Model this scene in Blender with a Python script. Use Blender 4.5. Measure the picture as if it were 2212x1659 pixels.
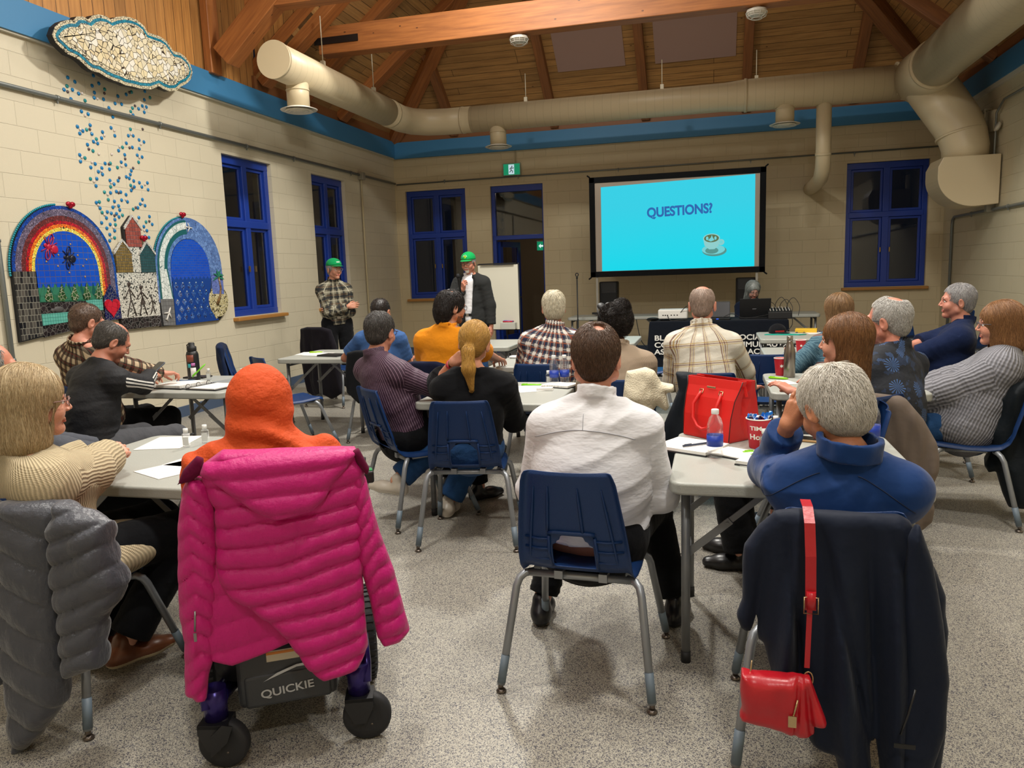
import bpy, math, random
import numpy as np
from mathutils import Vector, Matrix, Euler
C = bpy.context.scene
for o in list(bpy.data.objects): bpy.data.objects.remove(o)
rad = math.radians
random.seed(5); RNG = np.random.RandomState(11)
PI = math.pi
# ------------------------------------------------------------------ camera
cam_d = bpy.data.cameras.new('camera'); cam = bpy.data.objects.new('camera', cam_d); C.collection.objects.link(cam)
cam_d.sensor_width = 36.0; cam_d.lens = 1653.49/2212*36.0; cam_d.clip_start = .05; cam_d.clip_end = 100
CR = Vector((0.96734309, 0.25117493, -0.03403668)); CU = Vector((-0.00392593, 0.14911365, 0.98881227)); CF = Vector((-0.25344018, 0.9563871, -0.14523015))
mw = Matrix.Identity(4)
for i in range(3):
    mw[i][0] = CR[i]; mw[i][1] = CU[i]; mw[i][2] = -CF[i]
mw[2][3] = 1.5
cam.matrix_world = mw
C.camera = cam
# ------------------------------------------------------------------ world, exposure
w = bpy.data.worlds.new('night'); C.world = w; w.use_nodes = True
w.node_tree.nodes['Background'].inputs[0].default_value = (.25, .32, .5, 1); w.node_tree.nodes['Background'].inputs[1].default_value = .02
C.view_settings.view_transform = 'Standard'; C.view_settings.look = 'None'; C.view_settings.gamma = 1; C.view_settings.use_curve_mapping = False
C.view_settings.exposure = -0.15
# ------------------------------------------------------------------ ceiling lamps of the hall (hung above the frame) and corridor, plus an added fill
def lamp(loc, size, power, col=(1, .965, .89), rot=(0, 0, 0), sy=None):
    l = bpy.data.lights.new('ceiling_lamp_or_fill_light', 'AREA'); l.energy = power; l.color = col; l.size = size
    l.shape = 'DISK'
    if sy: l.shape = 'RECTANGLE'; l.size_y = sy
    o = bpy.data.objects.new('ceiling_lamp_or_fill_light', l); o.location = loc; o.rotation_euler = rot; C.collection.objects.link(o); return o
LAMPS = [(-2.4, -0.9, 4.8, 45), (0.9, -1.0, 4.8, 75), (-1.8, 2.6, 5.4, 110), (0.9, 2.4, 5.4, 115), (-1.9, 7.3, 5.4, 310), (1.2, 5.6, 5.6, 130), (-4.2, 5.6, 6.1, 18), (-2.6, 9.0, 5.8, 45)]
for x, y, z, pw in LAMPS: lamp((x, y, z), .45, pw*1.0)
lamp((-1.1, 3.5, 6.2), 6.0, 240, (1, .95, .88), sy=7)  # broad fill light added to lift the shadows, not a lamp of the hall
lamp((-3.6, 15.4, 3.15), .4, 9, (1, .85, .7))
# ------------------------------------------------------------------ helpers
def lin(c):
    if isinstance(c, str):
        c = c.lstrip('#'); c = [int(c[i:i+2], 16)/255 for i in (0, 2, 4)]
    return tuple((x/12.92 if x <= .04045 else ((x+.055)/1.055)**2.4) for x in c[:3]) + (1,)
def link(o): C.collection.objects.link(o); return o
def tag(o, label=None, cat=None, group=None, kind=None):
    if label: o['label'] = label
    if cat: o['category'] = cat
    if group: o['group'] = group
    if kind: o['kind'] = kind
    return o
def empty(name, loc=(0, 0, 0), rz=0, label=None, cat=None, group=None, parent=None):
    o = bpy.data.objects.new(name, None); o.location = loc; o.rotation_euler = (0, 0, rad(rz)); o.empty_display_size = .1
    link(o); o.parent = parent
    return tag(o, label, cat, group)
def copy_tree(o, parent=None):
    c = o.copy(); C.collection.objects.link(c); c.parent = parent
    for ch in [x for x in bpy.data.objects if x.parent == o]: copy_tree(ch, c)
    return c
class NT:
    def __init__(s, name):
        s.m = bpy.data.materials.new(name); s.m.use_nodes = True; s.n = s.m.node_tree.nodes; s.l = s.m.node_tree.links
        s.b = s.n['Principled BSDF']
    def add(s, t, **kw):
        n = s.n.new(t)
        for k, v in kw.items(): setattr(n, k, v)
        return n
    def set(s, node, key, v):
        if hasattr(v, 'links') or hasattr(v, 'is_linked'): s.l.new(v, node.inputs[key])
        else: node.inputs[key].default_value = v
    def math(s, op, a, b=None, c=None):
        n = s.add('ShaderNodeMath', operation=op)
        for i, v in enumerate((a, b, c)):
            if v is not None: s.set(n, i, v)
        return n.outputs[0]
    def mix(s, f, a, b, mode='MIX'):
        n = s.add('ShaderNodeMix', data_type='RGBA', blend_type=mode)
        s.set(n, 0, f); s.set(n, 6, a); s.set(n, 7, b); return n.outputs[2]
    def uv(s): return s.add('ShaderNodeTexCoord').outputs['UV']
    def obj(s): return s.add('ShaderNodeTexCoord').outputs['Object']
    def mapping(s, v, scale=(1, 1, 1), rot=(0, 0, 0)):
        n = s.add('ShaderNodeMapping'); s.l.new(v, n.inputs[0]); n.inputs['Scale'].default_value = scale; n.inputs['Rotation'].default_value = rot; return n.outputs[0]
    def noise(s, v, scale, detail=3, rough=.55, out=0):
        n = s.add('ShaderNodeTexNoise'); s.l.new(v, n.inputs['Vector']); n.inputs['Scale'].default_value = scale; n.inputs['Detail'].default_value = detail; n.inputs['Roughness'].default_value = rough; return n.outputs[out]
    def ramp(s, f, stops):
        n = s.add('ShaderNodeValToRGB'); s.l.new(f, n.inputs[0]); e = n.color_ramp.elements
        while len(e) < len(stops): e.new(.5)
        for i, (p, c) in enumerate(stops): e[i].position = p; e[i].color = c if len(c) == 4 else tuple(c)+(1,)
        return n.outputs[0]
    def bump(s, h, strength=.3, dist=.01):
        n = s.add('ShaderNodeBump'); n.inputs['Strength'].default_value = strength; n.inputs['Distance'].default_value = dist
        s.l.new(h, n.inputs['Height']); s.l.new(n.outputs[0], s.b.inputs['Normal']); return n
    def done(s, col=None, rough=.6, metal=0, **kw):
        if col is not None: s.set(s.b, 'Base Color', col)
        s.set(s.b, 'Roughness', rough); s.set(s.b, 'Metallic', metal)
        for k, v in kw.items(): s.set(s.b, k.replace('_', ' '), v)
        return s.m
MC = {}
def plain(name, col, rough=.6, metal=0, bump=0, bscale=60, var=0, **kw):
    key = (name, str(col), rough, metal)
    if key in MC: return MC[key]
    t = NT(name); c = lin(col)
    o = t.obj()
    cc = c
    if var: cc = t.mix(t.noise(o, 9, 4), tuple(x*(1-var) for x in c[:3])+(1,), tuple(min(1, x*(1+var)) for x in c[:3])+(1,))
    if bump: t.bump(t.noise(o, bscale, 4), bump, .004)
    MC[key] = t.done(cc, rough, metal, **kw); return MC[key]
def emis(name, col, s):
    t = NT(name); t.set(t.b, 'Emission Color', lin(col)); t.set(t.b, 'Emission Strength', s); return t.done((0.01, .01, .01, 1), .5)
def cloth(name, col, rough=.9, wr=.35, wscale=9, weave=700, wst=.12, sheen=.05, aniso=(1, 1, 1), var=.06):
    """fabric: soft wrinkles and a fine weave"""
    key = ('cloth', name)
    if key in MC: return MC[key]
    t = NT(name); c = lin(col); o = t.obj()
    w1 = t.noise(t.mapping(o, aniso), wscale, 4, .6); w2 = t.noise(o, weave, 2)
    hgt = t.math('ADD', t.math('MULTIPLY', w1, 3.0), t.math('MULTIPLY', w2, wst))
    t.bump(hgt, wr, .012)
    cc = t.mix(t.noise(o, 5, 3), tuple(x*(1-var) for x in c[:3])+(1,), tuple(min(1, x*(1+var)) for x in c[:3])+(1,))
    m = t.done(cc, rough); t.b.inputs['Sheen Weight'].default_value = sheen; t.b.inputs['Specular IOR Level'].default_value = .12
    MC[key] = m; return m
def plaid(name, base, stripes, rough=.9, wr=.3):
    t = NT(name); uv = t.uv(); sx = t.add('ShaderNodeSeparateXYZ'); t.l.new(uv, sx.inputs[0]); o = t.obj()
    col = lin(base)
    for ax, per, ph, wd, c, a in stripes:
        f = t.math('LESS_THAN', t.math('FRACT', t.math('ADD', t.math('MULTIPLY', sx.outputs[ax], 1/per), ph)), wd)
        col = t.mix(t.math('MULTIPLY', f, a), col, lin(c))
    t.bump(t.math('ADD', t.math('MULTIPLY', t.noise(o, 8, 4, .6), 3), t.math('MULTIPLY', t.noise(o, 600, 2), .12)), wr, .012)
    m = t.done(col, rough); t.b.inputs['Specular IOR Level'].default_value = .2; return m
def knit(name, col, per=.009, ax=0, dark=.6, rough=.95, strength=.9, rows=.006, wob=0.0):
    t = NT(name); uv = t.uv(); sx = t.add('ShaderNodeSeparateXYZ'); t.l.new(uv, sx.inputs[0])
    wv = t.math('ADD', sx.outputs[ax], t.math('MULTIPLY', t.noise(uv, 12, 2), .012+wob))
    a = t.math('SINE', t.math('MULTIPLY', wv, 2*PI/per)); b = t.math('SINE', t.math('MULTIPLY', sx.outputs[1-ax], 2*PI/rows))
    h = t.math('ADD', t.math('MULTIPLY', a, .5), t.math('MULTIPLY', b, .18))
    t.bump(t.math('ADD', t.math('MULTIPLY', h, .5), t.math('MULTIPLY', t.noise(t.obj(), 8, 3), 2)), strength, .006)
    c = lin(col); f = t.math('MULTIPLY_ADD', a, .5, .5)
    return t.done(t.mix(f, tuple(x*dark for x in c[:3])+(1,), c), rough)
def glassy(name, col=(1, 1, 1), alpha=.25, rough=.05):
    t = NT(name); t.b.inputs['Transmission Weight'].default_value = .9; t.b.inputs['Alpha'].default_value = alpha
    return t.done(lin(col) if isinstance(col, str) else tuple(col)+(1,), rough, IOR=1.33)
# ---- mesh from arrays
def mk(name, V, F, mats=None, parent=None, uv=None, mi=None, smooth=True, tris=False):
    me = bpy.data.meshes.new(name)
    if isinstance(F, np.ndarray):
        V = np.asarray(V, dtype=np.float32); k = F.shape[1]
        me.vertices.add(len(V)); me.vertices.foreach_set('co', V.ravel())
        me.loops.add(F.size); me.loops.foreach_set('vertex_index', F.ravel().astype(np.int32))
        me.polygons.add(len(F)); me.polygons.foreach_set('loop_start', np.arange(0, F.size, k, dtype=np.int32))
        me.update(calc_edges=True)
    else:
        me.from_pydata([tuple(v) for v in V], [], F)
    if uv is not None:
        l = me.uv_layers.new(name='UVMap'); l.data.foreach_set('uv', np.asarray(uv, dtype=np.float32).ravel())
    if mats is not None:
        for m in (mats if isinstance(mats, (list, tuple)) else [mats]): me.materials.append(m)
    if mi is not None: me.polygons.foreach_set('material_index', np.asarray(mi, dtype=np.int32))
    if smooth: me.polygons.foreach_set('use_smooth', np.ones(len(me.polygons), dtype=bool))
    me.update()
    o = bpy.data.objects.new(name, me); link(o); o.parent = parent; return o
class MB:
    """collects boxes, tubes, lathes and prisms into ONE mesh; each shape can have its own material slot"""
    def __init__(s): s.v = []; s.f = []; s.mi = []; s.sm = []; s.cur = 0; s.M = None
    def _add(s, vs, fs, smooth=False):
        b = len(s.v)
        if s.M is not None: vs = [s.M @ Vector(v) for v in vs]
        s.v += [tuple(v) for v in vs]
        for f in fs: s.f.append([b+i for i in f]); s.mi.append(s.cur); s.sm.append(smooth)
        return s
    def box(s, c, d, rz=0, bev=0, R=None):
        x, y, z = d[0]/2, d[1]/2, d[2]/2
        if bev: return s.rbox(c, d, bev, rz, R)
        vs = [(a*x, b*y, e*z) for e in (-1, 1) for a, b in ((-1, -1), (1, -1), (1, 1), (-1, 1))]
        R = R or Matrix.Rotation(rad(rz), 3, 'Z')
        vs = [R @ Vector(v)+Vector(c) for v in vs]
        return s._add(vs, [(3, 2, 1, 0), (4, 5, 6, 7), (0, 1, 5, 4), (1, 2, 6, 5), (2, 3, 7, 6), (3, 0, 4, 7)])
    def rbox(s, c, d, r, rz=0, R=None, n=3, rc=None):
        """box with rounded corners in plan (rc) and softened edges (r)"""
        R = R or Matrix.Rotation(rad(rz), 3, 'Z'); rc = rc or r
        def ring(ins, z):
            out = []; rr = max(rc-ins, .0005)
            for qx, qy, a0 in ((1, 1, 0), (-1, 1, 90), (-1, -1, 180), (1, -1, 270)):
                for k in range(n+3):
                    a = rad(a0+90*k/(n+2)); out.append(R @ Vector((qx*(d[0]/2-ins-rr)+rr*math.cos(a), qy*(d[1]/2-ins-rr)+rr*math.sin(a), z))+Vector(c))
            return out
        rings = [ring(r*(1-math.sin(PI/2*k/n)), -d[2]/2+r*(1-math.cos(PI/2*k/n))) for k in range(n+1)]
        rings += [ring(r*(1-math.cos(PI/2*k/n)), d[2]/2-r*(1-math.sin(PI/2*k/n))) for k in range(n+1)]
        m = len(rings[0]); vs = [v for q in rings for v in q]; fs = []
        for i in range(len(rings)-1):
            for k in range(m): fs.append((i*m+k, i*m+(k+1) % m, (i+1)*m+(k+1) % m, (i+1)*m+k))
        fs.append(tuple(range(m))[::-1]); fs.append(tuple((len(rings)-1)*m+k for k in range(m)))
        return s._add(vs, fs, False)
    def tube(s, pts, r, n=10, caps=True, closed=False):
        pts = [Vector(p) for p in pts]; rs = r if isinstance(r, (list, tuple)) else [r]*len(pts)
        T = []
        for i in range(len(pts)):
            a = pts[i-1] if (i or closed) else pts[0]; b = pts[(i+1) % len(pts)] if (i < len(pts)-1 or closed) else pts[-1]
            T.append((b-a).normalized() if (b-a).length > 1e-9 else Vector((0, 0, 1)))
        up = Vector((0, 0, 1)) if abs(T[0].z) < .9 else Vector((1, 0, 0)); N = (up-T[0]*up.dot(T[0])).normalized(); vs = []
        for i, p in enumerate(pts):
            N = (N-T[i]*N.dot(T[i])).normalized(); B = T[i].cross(N)
            for k in range(n):
                a = 2*PI*k/n; vs.append(p+(N*math.cos(a)+B*math.sin(a))*rs[i])
        fs = []; L = len(pts)
        for i in range(L-1+(1 if closed else 0)):
            j = (i+1) % L
            for k in range(n): fs.append((i*n+k, i*n+(k+1) % n, j*n+(k+1) % n, j*n+k))
        s._add(vs, fs, True)
        if caps and not closed:
            b0 = len(s.v)-len(vs)
            for f in (tuple(range(n))[::-1], tuple((L-1)*n+k for k in range(n))): s.f.append([b0+i for i in f]); s.mi.append(s.cur); s.sm.append(False)
        return s
    def lathe(s, c, prof, n=24, R=None):
        R = R or Matrix.Identity(3); vs = []; fs = []
        for r, z in prof:
            for k in range(n): vs.append(R @ Vector((r*math.cos(2*PI*k/n), r*math.sin(2*PI*k/n), z))+Vector(c))
        for i in range(len(prof)-1):
            for k in range(n): fs.append((i*n+k, i*n+(k+1) % n, (i+1)*n+(k+1) % n, (i+1)*n+k))
        if prof[0][0] > 1e-6: fs.append(tuple(range(n))[::-1])
        if prof[-1][0] > 1e-6: fs.append(tuple((len(prof)-1)*n+k for k in range(n)))
        return s._add(vs, fs, True)
    def prism(s, poly, h, O=(0, 0, 0), X=(1, 0, 0), Y=(0, 1, 0), smooth=False):
        """extrude a 2-D outline (X, Y axes) by h along X x Y"""
        O, X, Y = Vector(O), Vector(X), Vector(Y); N = X.cross(Y); n = len(poly)
        ar = sum(poly[i][0]*poly[(i+1) % n][1]-poly[(i+1) % n][0]*poly[i][1] for i in range(n))
        if ar < 0: poly = poly[::-1]
        vs = [O+X*a+Y*b for a, b in poly]+[O+X*a+Y*b+N*h for a, b in poly]
        return s._add(vs, [tuple(range(n))[::-1], tuple(range(n, 2*n))]+[(i, (i+1) % n, n+(i+1) % n, n+i) for i in range(n)], smooth)
    def sphere(s, c, r, n=12, sc=(1, 1, 1)):
        prof = [(max(math.sin(PI*k/n), 1e-7 if k in (0, n) else 0), -math.cos(PI*k/n)) for k in range(n+1)]
        R = Matrix.Diagonal(Vector((r*sc[0], r*sc[1], r*sc[2]))); return s.lathe(c, prof, n*2, R)
    def build(s, name, mats, parent=None, auto=True):
        me = bpy.data.meshes.new(name); me.from_pydata(s.v, [], s.f)
        for m in (mats if isinstance(mats, (list, tuple)) else [mats]): me.materials.append(m)
        me.polygons.foreach_set('material_index', s.mi); me.polygons.foreach_set('use_smooth', s.sm); me.update()
        o = bpy.data.objects.new(name, me); link(o); o.parent = parent; return o
def part(name, mb, mats, parent=None, label=None):
    o = mb.build(name, mats, parent)
    if label: o['label'] = label
    return o
def bevel(o, w=.004, seg=2):
    m = o.modifiers.new('bevel', 'BEVEL'); m.width = w; m.segments = seg; m.limit_method = 'ANGLE'; return o
def text_mesh(name, s, size, mat, parent=None, loc=(0, 0, 0), rot=(0, 0, 0), depth=.0008, align='LEFT', bold=.0, sx=1.0):
    cu = bpy.data.curves.new(name, 'FONT'); cu.body = s; cu.size = size; cu.extrude = depth; cu.align_x = align; cu.offset = bold
    t = bpy.data.objects.new(name, cu); link(t); dg = bpy.context.evaluated_depsgraph_get(); me = bpy.data.meshes.new_from_object(t.evaluated_get(dg))
    bpy.data.objects.remove(t); me.materials.clear(); me.materials.append(mat)
    o = bpy.data.objects.new(name, me); link(o); o.parent = parent; o.location = loc; o.rotation_euler = rot; o.scale = (sx, 1, 1); return o
# ------------------------------------------------------------------ distance-field modelling
RT = RNG.rand(32, 32, 32).astype(np.float32)*2-1
def vn(p):
    """smooth value noise, N x 3 -> N in -1..1"""
    f = np.floor(p); t = (p-f).astype(np.float32); t = t*t*(3-2*t); i = f.astype(np.int64) & 31; j = (i+1) & 31
    x, y, z = t[:, 0], t[:, 1], t[:, 2]
    def g(a, b, c): return RT[a, b, c]
    a = g(i[:, 0], i[:, 1], i[:, 2])*(1-x)+g(j[:, 0], i[:, 1], i[:, 2])*x; b = g(i[:, 0], j[:, 1], i[:, 2])*(1-x)+g(j[:, 0], j[:, 1], i[:, 2])*x
    c = g(i[:, 0], i[:, 1], j[:, 2])*(1-x)+g(j[:, 0], i[:, 1], j[:, 2])*x; d = g(i[:, 0], j[:, 1], j[:, 2])*(1-x)+g(j[:, 0], j[:, 1], j[:, 2])*x
    return (a*(1-y)+b*y)*(1-z)+(c*(1-y)+d*y)*z
A = lambda *v: np.array(v, dtype=np.float32)
def cap(a, b, r1, r2=None):
    a = A(*a); b = A(*b); r2 = r1 if r2 is None else r2; ab = b-a; L = float(ab@ab)+1e-9
    def f(p):
        q = p-a; t = np.clip(q@ab/L, 0, 1)
        return np.sqrt(((q-t[:, None]*ab)**2).sum(1))-(r1+(r2-r1)*t)
    return f
def ell(c, r, M=None):
    c = A(*c); r = A(*r)
    if M is not None: M = np.array(M, dtype=np.float32)
    def f(p):
        q = p-c
        if M is not None: q = q@M
        k0 = np.sqrt(((q/r)**2).sum(1)); k1 = np.sqrt(((q/(r*r))**2).sum(1))+1e-9
        return k0*(k0-1)/k1
    return f
def tap(a, b, side, ra, rb):
    """elliptic tapered limb or trunk: half widths (side, depth) at each end"""
    a = A(*a); b = A(*b); w_ = b-a; L = float(np.sqrt(w_@w_)); w_ = w_/L; u = A(*side); u = u-w_*(u@w_); u /= np.sqrt(u@u); v = np.cross(w_, u)
    def f(p):
        q = p-a; t = q@w_; tc = np.clip(t/L, 0, 1); e = t-tc*L
        rx = ra[0]+(rb[0]-ra[0])*tc; ry = ra[1]+(rb[1]-ra[1])*tc; rz = (rx+ry)*.5
        qu = q@u; qv = q@v
        k0 = np.sqrt((qu/rx)**2+(qv/ry)**2+(e/rz)**2); k1 = np.sqrt((qu/rx**2)**2+(qv/ry**2)**2+(e/rz**2)**2)+1e-9
        return k0*(k0-1)/k1
    return f
def smin(a, b, k):
    if k <= 0: return np.minimum(a, b)
    h = np.clip(.5+.5*(b-a)/k, 0, 1); return b+(a-b)*h-k*h*(1-h)
def fuse(prims, infl=0.0):
    def F(p):
        d = None
        for f, k in prims:
            e = f(p)
            if k is None or isinstance(k, str):            # cutters: ('cut') subtract, None = intersect
                d = np.maximum(d, e) if k is None else -smin(-d, e, .006) if k == 'cut' else d
            else: d = e if d is None else smin(d, e, k)
        return d-infl
    return F
def nets(F, lo, hi, h, slack=.02):
    lo = A(*lo); hi = A(*hi); nb = np.maximum(1, np.ceil((hi-lo)/h/8).astype(int)); n = nb*8
    g = [np.arange(k) for k in nb]; B = np.stack(np.meshgrid(*g, indexing='ij'), -1).reshape(-1, 3)
    ctr = (lo+(B*8+3.5)*h).astype(np.float32); d = np.concatenate([F(ctr[i:i+200000]) for i in range(0, len(ctr), 200000)])
    keep = np.abs(d) < 8*h*.9*1.25+slack
    V = np.repeat(np.repeat(np.repeat(np.where(d < 0, -1., 1.).reshape(nb).astype(np.float32), 8, 0), 8, 1), 8, 2)
    off = np.stack(np.meshgrid(*[np.arange(8)]*3, indexing='ij'), -1).reshape(-1, 3); KB = B[keep]
    for i in range(0, len(KB), 400):
        idx = (KB[i:i+400, None, :]*8+off[None]).reshape(-1, 3); V[idx[:, 0], idx[:, 1], idx[:, 2]] = F((lo+idx*h).astype(np.float32))
    S = V < 0; c = np.zeros([k-1 for k in n], dtype=np.int8)
    cr = [(a, b, e) for a in (0, 1) for b in (0, 1) for e in (0, 1)]
    sl = lambda a, k: slice(a, k-1+a)
    for a, b, e in cr: c += S[sl(a, n[0]), sl(b, n[1]), sl(e, n[2])]
    I = np.stack(np.nonzero((c > 0) & (c < 8)), -1)
    if len(I) == 0: return np.zeros((0, 3), np.float32), np.zeros((0, 4), np.int64)
    ids = -np.ones([k-1 for k in n], dtype=np.int64); ids[I[:, 0], I[:, 1], I[:, 2]] = np.arange(len(I))
    cv = {q: V[I[:, 0]+q[0], I[:, 1]+q[1], I[:, 2]+q[2]] for q in cr}; acc = np.zeros((len(I), 3)); cnt = np.zeros(len(I))
    for q in cr:
        for ax in range(3):
            if q[ax]: continue
            r = list(q); r[ax] = 1; r = tuple(r); a, b = cv[q], cv[r]; m = (a < 0) != (b < 0)
            t = np.where(m, a/np.where(m, a-b, 1), 0); pt = np.tile(np.array(q, float), (len(I), 1)); pt[:, ax] = t
            acc[m] += pt[m]; cnt += m
    P = lo+(I+acc/cnt[:, None])*h; Q = []
    for ax in range(3):
        u, v = [(1, 2), (2, 0), (0, 1)][ax]; s0 = [slice(None)]*3; s1 = [slice(None)]*3; s0[ax] = slice(0, -1); s1[ax] = slice(1, None)
        a, b = S[tuple(s0)], S[tuple(s1)]
        for flip, mk_ in ((0, a & ~b), (1, ~a & b)):
            E = np.stack(np.nonzero(mk_), -1); ok = (E[:, u] > 0) & (E[:, v] > 0) & (E[:, u] < n[u]-1) & (E[:, v] < n[v]-1); E = E[ok]
            if not len(E): continue
            du = np.zeros(3, int); du[u] = 1; dv = np.zeros(3, int); dv[v] = 1
            q = [ids[tuple((E-s_).T)] for s_ in (du+dv, dv, du*0, du)]
            Q.append(np.stack(q if not flip else q[::-1], -1))
    Q = np.concatenate(Q); Q = Q[(Q >= 0).all(1)]
    return P.astype(np.float32), Q
def vnorm(V, Q):
    n = np.cross(V[Q[:, 2]]-V[Q[:, 0]], V[Q[:, 3]]-V[Q[:, 1]]); N = np.zeros_like(V)
    for k in range(4): np.add.at(N, Q[:, k], n)
    return N/(np.linalg.norm(N, axis=1)[:, None]+1e-12)
def join(parts):
    V = []; Q = []; b = 0
    for v, q in parts: V.append(v); Q.append(q+b); b += len(v)
    return np.concatenate(V), np.concatenate(Q)
def poly_sd(poly):
    P = np.array(poly, dtype=np.float32); Pn = np.roll(P, -1, 0)
    def f(x, y):
        d = np.full(len(x), 1e9, np.float32); s = np.zeros(len(x), bool)
        for a, b in zip(P, Pn):
            ex, ey = b-a; wx, wy = x-a[0], y-a[1]; t = np.clip((wx*ex+wy*ey)/(ex*ex+ey*ey+1e-12), 0, 1)
            d = np.minimum(d, (wx-ex*t)**2+(wy-ey*t)**2)
            c = ((a[1] <= y) != (b[1] <= y)) & (x < (b[0]-a[0])*(y-a[1])/((b[1]-a[1]) if b[1] != a[1] else 1e-9)+a[0]); s ^= c
        d = np.sqrt(d); return np.where(s, -d, d)
    return f
def slab(poly, yc, half, r, fold=None):
    """cloth slab: outline in x-z, middle surface y = yc(x,z), rounded rim, folds push its surface"""
    sd = poly_sd(poly)
    def f(p):
        x, y, z = p[:, 0], p[:, 1], p[:, 2]; d2 = sd(x, z)+r; yy = y-yc(x, z)
        hh = half(x, z) if callable(half) else half
        g = fold(x, z) if fold else 0
        dy = np.abs(yy)-(hh+g)+r
        return np.minimum(np.maximum(d2, dy), 0)+np.sqrt(np.maximum(d2, 0)**2+np.maximum(dy, 0)**2)-r
    return f
def bounds(pts, m): P = np.array(pts); return P.min(0)-m, P.max(0)+m
# ------------------------------------------------------------------ people
def unit(v): v = A(*v); return v/(np.sqrt(v@v)+1e-9)
def plane(c, n):
    c = A(*c); n = unit(n)
    return lambda p: (p-c)@n
def ringd(c, n, R, hh, th):
    c = A(*c); n = unit(n)
    def f(p):
        q = p-c; t = q@n; ra = np.sqrt(np.maximum(((q-t[:, None]*n)**2).sum(1), 0)); a = np.abs(ra-R)-th; b = np.abs(t)-hh
        return np.minimum(np.maximum(a, b), 0)+np.sqrt(np.maximum(a, 0)**2+np.maximum(b, 0)**2)
    return f
def skin_mat(col, rough=.5, red=.05):
    key = ('skin', col)
    if key in MC: return MC[key]
    t = NT('skin'); c = lin(col); g_ = (c[0]+c[1]+c[2])/3; c = tuple(x*.80+y*.20 for x, y in zip(c[:3], (g_*1.32, g_*.98, g_*.80)))+(1,); o = t.obj(); r = (min(1, c[0]*1.08), c[1]*(1-red*1.6), c[2]*(1-red*1.6), 1)
    t.bump(t.math('ADD', t.noise(o, 260, 3), t.math('MULTIPLY', t.noise(o, 40, 3), 2)), .22, .003)
    m = t.done(t.mix(t.noise(o, 14, 3), c, r), rough); t.b.inputs['Subsurface Weight'].default_value = .06; t.b.inputs['Subsurface Radius'].default_value = (.02, .008, .004)
    MC[key] = m; return m
HM = {}
def hair_mats(cols):
    if cols in HM: return HM[cols]
    out = []
    L_ = [lin(c) for c in cols]; av = [sum(c[k] for c in L_)/len(L_) for k in range(3)]
    for i, c in enumerate(L_):
        t = NT('hair'); o = t.obj(); t.bump(t.noise(t.mapping(o, (1, 1, .25)), 180, 3), .5, .003)
        cc = tuple(x*.6+y*.4 for x, y in zip(c[:3], av)); out.append(t.done(t.mix(t.noise(o, 40, 3), tuple(x*.85 for x in cc)+(1,), tuple(min(1, x*1.15) for x in cc)+(1,)), .42))
    HM[cols] = out; return out
def head_prims(fem=0, full=0.0, chin=1.0):
    P = [(ell((0, -.015, .035), (.076, .096, .086)), 0), (ell((0, .026, -.015), (.062+full*.006, .068, .088)), .02),
         (cap((-.046-full*.006, .005, -.058), (0, .055, -.094), .022+full*.006, .018), .02), (cap((.046+full*.006, .005, -.058), (0, .055, -.094), .022+full*.006, .018), .02),
         (ell((0, .068, -.096*chin), (.021, .018, .018)), .015), (ell((-.036, .062, -.035), (.022+full*.008, .022, .024)), .02), (ell((.036, .062, -.035), (.022+full*.008, .022, .024)), .02),
         (cap((-.034, .080, .020), (.034, .080, .020), .011 if fem else .0135), .014)]
    for s in (-1, 1):
        P.append((ell((s*.031, .099, .000), (.017, .014, .011)), 'cut'))
    P += [(cap((0, .088, .012), (0, .107, -.026), .0068, .0088), .008), (ell((-.010, .097, -.031), (.0068, .009, .0062)), .005), (ell((.010, .097, -.031), (.0068, .009, .0062)), .005),
          (cap((-.021, .083, -.060), (.021, .083, -.060), .0055), .004), (cap((-.017, .0835, -.0685), (.017, .0835, -.0685), .0062), .003),
          (cap((-.012, .089, -.0645), (.012, .089, -.0645), .0012), 'cut')]
    for s in (-1, 1):
        M = Matrix.Rotation(rad(s*-22), 3, 'Z') @ Matrix.Rotation(rad(-12), 3, 'X'); Mn = np.array(M)
        P += [(ell((s*.082, -.012, -.010), (.009, .020, .034), Mn), .006), (ell((s*.092, -.005, -.006), (.007, .011, .019), Mn), 'cut')]
        P.append((cap((s*.018, .079, .008), (s*.045, .074, .007), .006), .004))
    return P
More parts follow.
